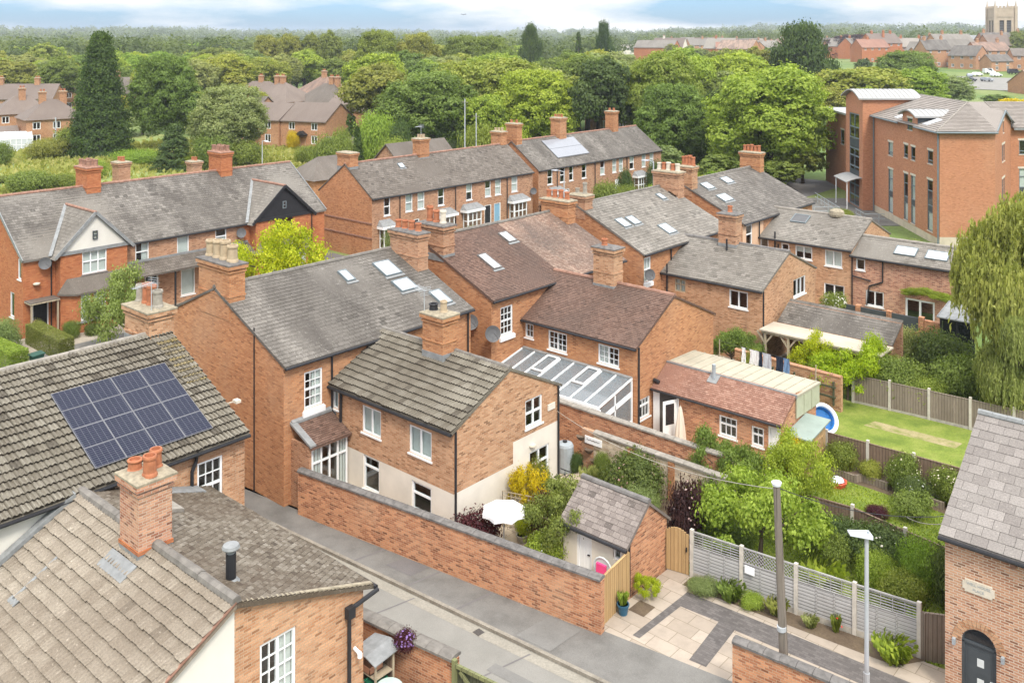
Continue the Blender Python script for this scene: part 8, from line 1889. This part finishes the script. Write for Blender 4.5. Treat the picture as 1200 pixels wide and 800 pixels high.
# far woods: nobody could count them
def woodland():
    rs = np.random.RandomState(77); P, Sc = [], []
    while len(P) < 4200:
        a = rs.uniform(-33, 33); r = 430 + 3900 * rs.uniform(0, 1) ** 1.5
        if 6 < a < 31 and r < 700: continue
        if rs.uniform() < .5 and math.sin(a * .9 + r * .004) + math.sin(r * .011 + a * .35) < -.35: continue
        X, Y = r * math.sin(math.radians(a)), r * math.cos(math.radians(a)); p = cw(X, Y); P.append((p.x, p.y, hill(p.x, p.y) - .5)); Sc.append(rs.uniform(.6, 1.75) * (1 + max(0, r - 900) / 2600))
    P, Sc = np.array(P), np.array(Sc); n = len(P); dist = np.hypot(P[:, 0], P[:, 1]); cnt = np.where(dist < 900, 300, np.where(dist < 1600, 150, 60)); t = np.repeat(np.arange(n), cnt); M = len(t)
    d = rs.normal(size=(M, 3)); d[:, 2] = np.abs(d[:, 2]) * .9 + .05; d /= np.linalg.norm(d, axis=1, keepdims=True)
    q = rs.uniform(.75, 1.05, (M, 1)) * (1 + .18 * np.sin(d[:, :1] * 5 + t[:, None]) * np.cos(d[:, 1:2] * 4 + t[:, None] * 1.7))
    C = P[t] + d * q * np.array([6.6, 6.6, 6.8]) * Sc[t][:, None] + np.array([0, 0, 4.6]) * Sc[t][:, None]
    me = leaf_mesh('woodland', C, d + rs.normal(size=d.shape) * .35, np.array([.72, 1.05, 1.7])[np.searchsorted([900, 1600], dist)][t] * Sc[t] ** .5 * rs.uniform(.6, 1.4, M), np.clip(rs.uniform(0, 1, n)[t] * .75 + rs.uniform(0, .25, M), 0, 1)); me.materials.append(MAT['leaf_dark'])
    o = bpy.data.objects.new('woodland', me); COL.objects.link(o); o['kind'] = 'stuff'
woodland()
# shrubs and small trees round the houses
def Sh(k, label, x, y, r, h, mat, cat='shrub', name='shrub', group=None, z=0.0, ry=None, **kw):
    return plant(k, label, cat, (x, y, z), r / .95, (ry or r) / .95, h / .95, mat, group, name, **kw)
plant('loose1', 'vivid lime green tree in the street between the brick and red houses', 'tree', (-49.9, 34.6, 2.3), 3.1, 3.1, 4.7, 'leaf_lime', None, 'broadleaf_tree')
KIND['limetrunk'] = KIND['shrub0']
Sh('loose1', 'feathery yellow green bamboo in front of the white gable', -55.6, 27.4, 2.2, 4.4, 'leaf_willow', 'bamboo', 'bamboo')
plant('hedge', 'clipped dark hedge leading to the red house front door', 'hedge', (-58.5, 24.05, 0), 4.6, .95, 1.25, 'leaf_olive', None, 'hedge', rot=0.0)
plant('hedge', 'bright clipped hedge at the left edge beside the bin', 'hedge', (-58.6, 20.9, 0), 6.2, 1.1, 1.4, 'leaf_bright', None, 'hedge', rot=0.08)
Sh('fine', 'pale variegated bush behind the bright left edge hedge', -60.2, 22.0, 1.1, 2.0, 'leaf_grey')
Sh('fine', 'low round bush between front door and bay window', -59.9, 26.0, .55, 1.1, 'leaf_mid'); Sh('shrub1', 'small bush under the bay window sill', -59.6, 27.2, .6, .7, 'leaf_dark')
Sh('sparse', 'red flowering shrub beside the red house porch', -61.4, 24.4, .5, 1.2, 'leaf_olive', flowers=('flower_pink', 30, .07))
Sh('sparse', 'wide purple leaved shrub over the lane wall', -23.7, 24.95, 1.05, 1.45, 'leaf_purple'); Sh('sparse', 'small purple leaved shrub between parasol and green tree', -22.5, 27.6, .75, 1.7, 'leaf_purple')
Sh('loose0', 'golden yellow shrub against the cream gable wall', -24.1, 28.2, .85, 2.1, 'leaf_gold', ry=1.2); Sh('fine', 'dark ivy bush beside the cream gable window', -24.2, 29.0, .5, 1.95, 'leaf_olive', flowers=('flower_pink', 20, .05))
Sh('fine', 'yellow green round bush in a pot by the parasol', -23.2, 27.0, .4, 1.0, 'leaf_lime')
plant('loose1', 'spreading green and bronze tree beside the cream outhouse', 'tree', (-21.3, 27.0, .5), 1.45, 1.45, 2.15, 'leaf_olive', None, 'broadleaf_tree'); Sh('shrub0', 'leafy green plant under the spreading bronze tree', -21.3, 25.9, .75, 1.2, 'leaf_bright', flowers=('flower_white', 14, .06))
Sh('fine', 'clipped upright green bush against the old stone wall', -23.6, 32.6, .42, 1.25, 'leaf_mid'); Sh('shrub2', 'broad rose bush with pale flowers along the stone wall', -21.6, 32.2, 1.3, 1.85, 'leaf_dark', flowers=('flower_pink', 60, .06)); Sh('clump', 'grassy blue green clump below the clipped bush', -23.6, 31.6, .5, .85, 'leaf_grey'); Sh('shrub0', 'dark round potted bush by the old stone wall', -25.0, 32.5, .35, .85, 'leaf_dark')
Sh('fine', 'pale green bush between the rose bush and outhouse ridge', -20.6, 31.0, .8, 1.3, 'leaf_grey'); Sh('sparse', 'tall dark red and green climber right of the outhouse gable', -18.1, 30.3, .7, 2.5, 'leaf_beech', flowers=('flower_pink', 40, .06)); Sh('loose1', 'green bush behind the arched timber gate', -17.2, 30.8, .7, 1.2, 'leaf_bright')
for lb, x, y, r, h, m, k in (('large fruit tree nearest the outbuilding door', -18.75, 34.4, 1.45, 2.75, 'leaf_mid', 'loose0'), ('large fruit tree in front of the golden conifer', -16.6, 35.9, 1.4, 2.75, 'leaf_bright', 'loose1'), ('big fruit tree right behind the leaning utility pole', -15.6, 31.2, 2.3, 3.25, 'leaf_bright', 'loose0')): plant(k, lb, 'fruit tree', (x, y, .15), r / .95, r / .95, (h - .15) / .95, m, 'garden fruit trees', 'fruit_tree', flowers=None)
Sh('shrub0', 'leafy shrub right of the leaning pole top', -13.7, 32.6, .7, 1.2, 'leaf_mid'); Sh('shrub2', 'green shrub at the end of the old stone wall', -18.4, 32.3, .8, 1.5, 'leaf_mid'); Sh('fine', 'small golden conifer beside the wooden shed', -17.6, 37.9, .6, 1.9, 'leaf_gold')
Sh('fine', 'dark hedge shrub below the lower lawn, left one', -14.0, 33.9, 1.2, 1.15, 'leaf_dark', ry=.9); Sh('shrub1', 'dark blue green shrub in the middle of the hedge', -12.4, 34.0, 1.3, 1.4, 'leaf_dark', flowers=('flower_white', 16, .07)); Sh('fine', 'round fresh green bush near the right edge house', -10.8, 33.4, .8, 1.75, 'leaf_bright'); Sh('shrub0', 'mottled yellow green bush behind the lattice fence', -10.9, 32.1, .8, 1.05, 'leaf_yellow'); Sh('fine', 'feathery green bush behind the street lamp', -12.0, 32.6, .75, 1.15, 'leaf_bright'); Sh('clump', 'light green ferns behind the lattice fence', -13.2, 31.2, .9, .8, 'leaf_bright'); Sh('shrub2', 'dark shrub at the right end of the hedge', -9.6, 33.2, .8, 1.9, 'leaf_dark'); Sh('clump', 'fern clump at the foot of the lattice fence right part', -9.9, 30.9, .6, .6, 'leaf_bright'); Sh('shrub1', 'low dark bush at the foot of the hedge shrubs', -11.6, 33.8, .7, 1.1, 'leaf_dark'); Sh('fine', 'dark tangled bush at the left end of the hedge fence', -16.0, 34.0, 1.0, 1.0, 'leaf_dark'); Sh('shrub0', 'leafy bush below the big fruit tree', -16.8, 31.2, .9, 1.2, 'leaf_mid')
Sh('loose0', 'bright green bush by the outhouse gable on the drive', -17.55, 26.75, .45, .7, 'leaf_lime', z=.12)
for lb, x, y, r, h, m, k in (('grey green lavender mound by the first fence post', -16.2, 28.25, .55, .45, 'leaf_grey', 'fine'), ('low green plants beside the lavender mound', -15.3, 28.45, .6, .5, 'leaf_mid', 'clump'), ('yellow green low plant at the second fence post', -14.6, 28.6, .4, .42, 'leaf_bright', 'shrub0'), ('grassy border clump left of the leaning pole', -13.8, 28.75, .5, .4, 'leaf_olive', 'clump'), ('long leaved border clump right of the street lamp', -10.1, 28.95, .8, .55, 'leaf_bright', 'clump'), ('small border plant below the third fence post', -12.7, 28.85, .35, .3, 'leaf_grey', 'clump')): Sh(k, lb, x, y, r, h, m, 'border plant', 'border_plant', 'border plants beside the driveway', z=.12, trunk=False)
Sh('clump', 'red poppy in the border by the lattice fence', -12.0, 29.15, .22, .45, 'leaf_mid', 'poppy', 'poppy', z=.12, trunk=False, flowers=('red_flower', 3, .09)); Sh('clump', 'plant spilling from the blue pot on the drive', -17.6, 25.45, .25, .35, 'leaf_bright', 'pot plant', 'pot_plant', z=.42, trunk=False); Sh('sparse', 'purple flowers trailing over the yard wall', -20.0, 18.05, .35, .6, 'leaf_purple', z=1.45, trunk=False, flowers=('purple_flower', 60, .05))
Sh('loose0', 'climbing vine on the brick wall below the washing line end', -25.9, 48.2, 1.9, 2.4, 'leaf_mid', 'climber', 'climber', ry=1.0); Sh('shrub1', 'small yellow green climber beside the washing line', -23.9, 47.0, .7, 1.9, 'leaf_yellow', 'climber', 'climber'); Sh('loose1', 'bright yellow green vine over the shelter canopy', -21.4, 49.6, 1.35, 2.5, 'leaf_lime', 'climber', 'climber'); Sh('loose0', 'large yellow green shrub at the corner of the upper lawn', -19.3, 48.4, 1.75, 2.7, 'leaf_lime'); Sh('fine', 'pale green lilac bush behind the upper lawn fence', -17.3, 49.9, 1.5, 2.3, 'leaf_mid'); Sh('shrub1', 'lime shrub between the lilac and the vine', -18.6, 50.2, .9, 3.0, 'leaf_lime'); Sh('fine', 'round grey green shrub left of the dark laurel', -18.6, 54.6, 1.5, 2.5, 'leaf_grey'); Sh('shrub2', 'dark laurel below the glass summerhouse', -16.4, 54.0, 1.7, 2.7, 'leaf_dark'); Sh('shrub1', 'mid green laurel left of the willow trunk', -14.8, 51.8, 1.5, 2.4, 'leaf_mid'); Sh('fine', 'yellow green hedge shrub behind the upper lawn fence', -15.9, 49.7, 1.2, 1.6, 'leaf_yellow'); Sh('shrub0', 'green shrub under the willow beside the fence', -11.8, 50.4, 1.5, 2.2, 'leaf_yellow'); Sh('shrub2', 'bushy shrub at the right edge below the willow', -9.4, 51.0, 1.5, 2.2, 'leaf_olive')
plant('willow', 'large weeping willow at the right edge behind the upper lawn', 'willow', (-12.4, 53.4, 0), 4.6, 4.6, 11.4, 'leaf_willow', None, 'willow')
plant('willow', 'smaller weeping willow bough in front of the large willow', 'willow', (-11.6, 50.3, 0), 2.3, 2.3, 6.0, 'leaf_willow', None, 'willow')
Sh('loose0', 'ivy spreading over the lower window of the mixed brick wing', -19.9, 63.15, 1.9, .95, 'leaf_bright', 'ivy', 'ivy', z=1.8, ry=.4, trunk=False, rot=0.0)
Sh('sparse', 'white flowering climber on the dark panelled boundary wall', -24.6, 59.5, .9, 1.2, 'leaf_mid', 'climber', 'climber', z=1.1, trunk=False, flowers=('flower_white', 90, .09))
for lb, x, y, r, h, m, k, fl in (('tall white daisies in the middle of the raised bed', -13.6, 40.2, .8, 1.5, 'leaf_mid', 'tall', ('flower_white', 40, .05)), ('tall daisies at the right of the dark brown fence', -12.0, 40.2, .7, 1.4, 'leaf_mid', 'tall', ('flower_white', 40, .05)), ('leafy shrub at the left end of the dark brown fence', -16.3, 40.1, .7, 1.2, 'leaf_mid', 'shrub0', None), ('yellow leaved plant in the raised bed', -15.0, 40.2, .5, .8, 'leaf_yellow', 'shrub1', None), ('dark leaved bush with white blooms before the raised bed', -13.0, 39.3, .7, 1.0, 'leaf_dark', 'shrub2', ('flower_white', 20, .06)), ('pale pampas tuft in the raised bed', -15.9, 40.0, .35, .7, 'grass_tall', 'clump', None), ('rose shrub at the right side of the lower lawn', -12.6, 38.2, .8, .9, 'leaf_mid', 'sparse', None), ('bushy plant at the end of the raised bed', -10.9, 39.9, .7, 1.0, 'leaf_olive', 'shrub0', None)): Sh(k, lb, x, y, r, h, m, 'border plant', 'border_plant', z=.1, trunk=False, flowers=fl)
Sh('fine', 'dark purple mound on the lower lawn', -13.7, 37.4, .45, .45, 'leaf_purple', trunk=False)
Sh('shrub1', 'clipped green bush below the terrace bay window', -59.6, 62.2, 1.5, 1.5, 'leaf_mid', ry=1.2); Sh('sparse', 'pale shrub left of the bay window bush', -59.6, 60.3, .8, 1.5, 'leaf_grey'); Sh('shrub0', 'dark red shrub between the two terraces', -59.3, 73.0, 1.2, 2.6, 'leaf_beech'); Sh('shrub2', 'bright shrub right of the dark red shrub', -57.9, 74.6, .8, 1.9, 'leaf_lime'); Sh('shrub0', 'tall shrub in the solar panel terrace front garden', -58.4, 81.3, 1.6, 3.4, 'leaf_mid'); Sh('fine', 'rounded bush below the solar panel terrace doors', -58.0, 84.5, 1.5, 2.8, 'leaf_mid'); Sh('tall', 'tall climbing shrub on the solar panel terrace', -59.5, 86.5, 1.0, 4.2, 'leaf_dark'); Sh('shrub1', 'low bright hedge bush right in the terrace gardens', -57.4, 89.0, 2.2, 2.3, 'leaf_bright'); Sh('shrub2', 'ivy covered bush on the right terrace bay', -60.2, 93.8, 1.2, 4.2, 'leaf_dark'); Sh('sparse', 'climber at the plain terrace end corner', -61.2, 53.2, .5, 2.6, 'leaf_grey', 'climber', 'climber')
Sh('shrub0', 'low shrub at the foot of the apartment block', -27.5, 83.5, 1.8, 1.3, 'leaf_olive'); Sh('fine', 'green bush by the ramp of the apartment block', -38.5, 95, 1.3, 1.2, 'leaf_mid')
for lb, u, Y, vt, w, m, k in (('broad grey green bush on the meadow', 55, 146, 163, 50, 'leaf_olive', 'fine'), ('wide bramble thicket behind the red house left part', 35, 114, 202, 56, 'leaf_mid', 'shrub0'), ('second bramble thicket behind the red house', 74, 118, 204, 36, 'leaf_mid', 'shrub1'), ('bush left of the first red stack', 4, 122, 206, 26, 'leaf_olive', 'shrub2'), ('bright bramble bank behind the two red stacks', 160, 140, 176, 60, 'leaf_bright', 'fine'), ('green thicket right of the second red stack', 248, 134, 160, 46, 'leaf_mid', 'shrub0'), ('dark thicket below the silvery tree', 285, 136, 166, 46, 'leaf_mid', 'shrub1'), ('leafy bush behind the black gable', 388, 122, 160, 46, 'leaf_mid', 'shrub2'), ('tall leafy bush left of the small spruce', 402, 126, 152, 26, 'leaf_mid', 'fine'), ('round bright bush below the estate houses', 440, 138, 136, 50, 'leaf_bright', 'shrub0'), ('yellow green bush left of the blue door terrace ridge', 463, 120, 163, 38, 'leaf_yellow', 'fine'), ('yellow bush beside the estate porch', 343, 158, 154, 16, 'leaf_gold', 'fine'), ('low bush in front of the estate lawn', 362, 140, 172, 30, 'leaf_mid', 'shrub0'), ('hedge bush at the foot of the tall conifer', 90, 150, 148, 50, 'leaf_mid', 'shrub1'), ('bush at the left edge of the meadow', 0, 138, 168, 30, 'leaf_mid', 'shrub2'), ('pale willow scrub by the meadow path', 112, 126, 188, 30, 'leaf_bright', 'shrub2'), ('scrub on the meadow below the small conifer', 215, 134, 180, 30, 'leaf_bright', 'shrub1'), ('dark bush right of the estate garage', 470, 132, 142, 30, 'leaf_dark', 'shrub1'), ('mid green bush behind the blue door terrace', 560, 118, 150, 50, 'leaf_mid', 'shrub0'), ('bush between the two terrace stacks', 600, 122, 148, 40, 'leaf_bright', 'shrub2')): T(k, lb, u, Y, vt, w, m, 'shrub', None, 'shrub')
T('spruce', 'small blue green spruce left of the blue door terrace', 419, 124, 149, 18, 'leaf_conifer', name='conifer', cat='conifer'); T('cypress', 'dark clipped cypress beside the estate gable', 409, 150, 134, 9, 'leaf_conifer', name='conifer', cat='conifer'); T('cypress', 'second dark clipped cypress beside the estate gable', 414, 150, 136, 8, 'leaf_conifer', name='conifer', cat='conifer')
belt('leafy understorey bush below the chestnut and neighbouring trees', 'understorey below the chestnut', 690, 955, 104, 150, 34, 2.5, 5.5, 2.0, 3.4, 8, kinds=('mid0', 'mid1'), avoid=((600, 775, 90, 118), (930, 1000, 90, 112)))
# rough grass on the meadow and lawns
def grass(name, poly_fn, n, h, s, mat, seed):
    rs = np.random.RandomState(seed); P = poly_fn(rs, n); m = len(P); z = h * rs.uniform(.4, 1, m); C = np.stack([P[:, 0], P[:, 1], z * .5 + P[:, 2]], 1); a = rs.uniform(0, 6.28, m)
    me = leaf_mesh(name, C, np.stack([np.cos(a), np.sin(a), .35 + 0 * a], 1), s * rs.uniform(.6, 1.3, m), rs.uniform(0, 1, m), .9, np.stack([rs.normal(0, .3, m), rs.normal(0, .3, m), 1 + 0 * a], 1)); me.materials.append(MAT[mat]); o = bpy.data.objects.new(name, me); COL.objects.link(o); o['kind'] = 'stuff'
def in_view(rs, n):
    out = []
    cl = [(rs.uniform(-10, 470), rs.uniform(108, 168)) for _ in range(260)]
    for i in range(n):
        u, Y = cl[rs.randint(len(cl))]; p = cw((u + rs.normal(0, 14) - 600) / 1100 * Y, Y + rs.normal(0, 3.5)); out.append((p.x, p.y, 0.0))
    return np.array(out)
grass('tall_grass', in_view, 16000, .8, .42, 'grass_tall', 4)
def rects(*rr):
    def f(rs, n):
        out = []
        for i in range(n): x0, x1, y0, y1 = rr[rs.randint(len(rr))]; out.append((rs.uniform(x0, x1), rs.uniform(y0, y1), .02))
        return np.array(out)
    return f
grass('lawn_grass', rects((-17.5, -9, 29.6, 34.2), (-17.4, -9, 35.3, 39.4)), 16000, .10, .045, 'leaf_bright', 5)
# soft daylight haze far away
mb = MB(); mb.box(-2600, 2600, -700, 4200, -2.0, 48.0); hz = mb.build('haze', 'white_paint'); hz['kind'] = 'stuff'
hm = bpy.data.materials.new('haze'); hm.use_nodes = True; hn = hm.node_tree.nodes; hn.clear(); ho = hn.new('ShaderNodeOutputMaterial'); hv = hn.new('ShaderNodeVolumePrincipled'); hv.inputs['Color'].default_value = (.88, .93, 1.0, 1); hv.inputs['Density'].default_value = .00018; hv.inputs['Anisotropy'].default_value = .2
hm.node_tree.links.new(hv.outputs['Volume'], ho.inputs['Volume']); hz.data.materials.clear(); hz.data.materials.append(hm)
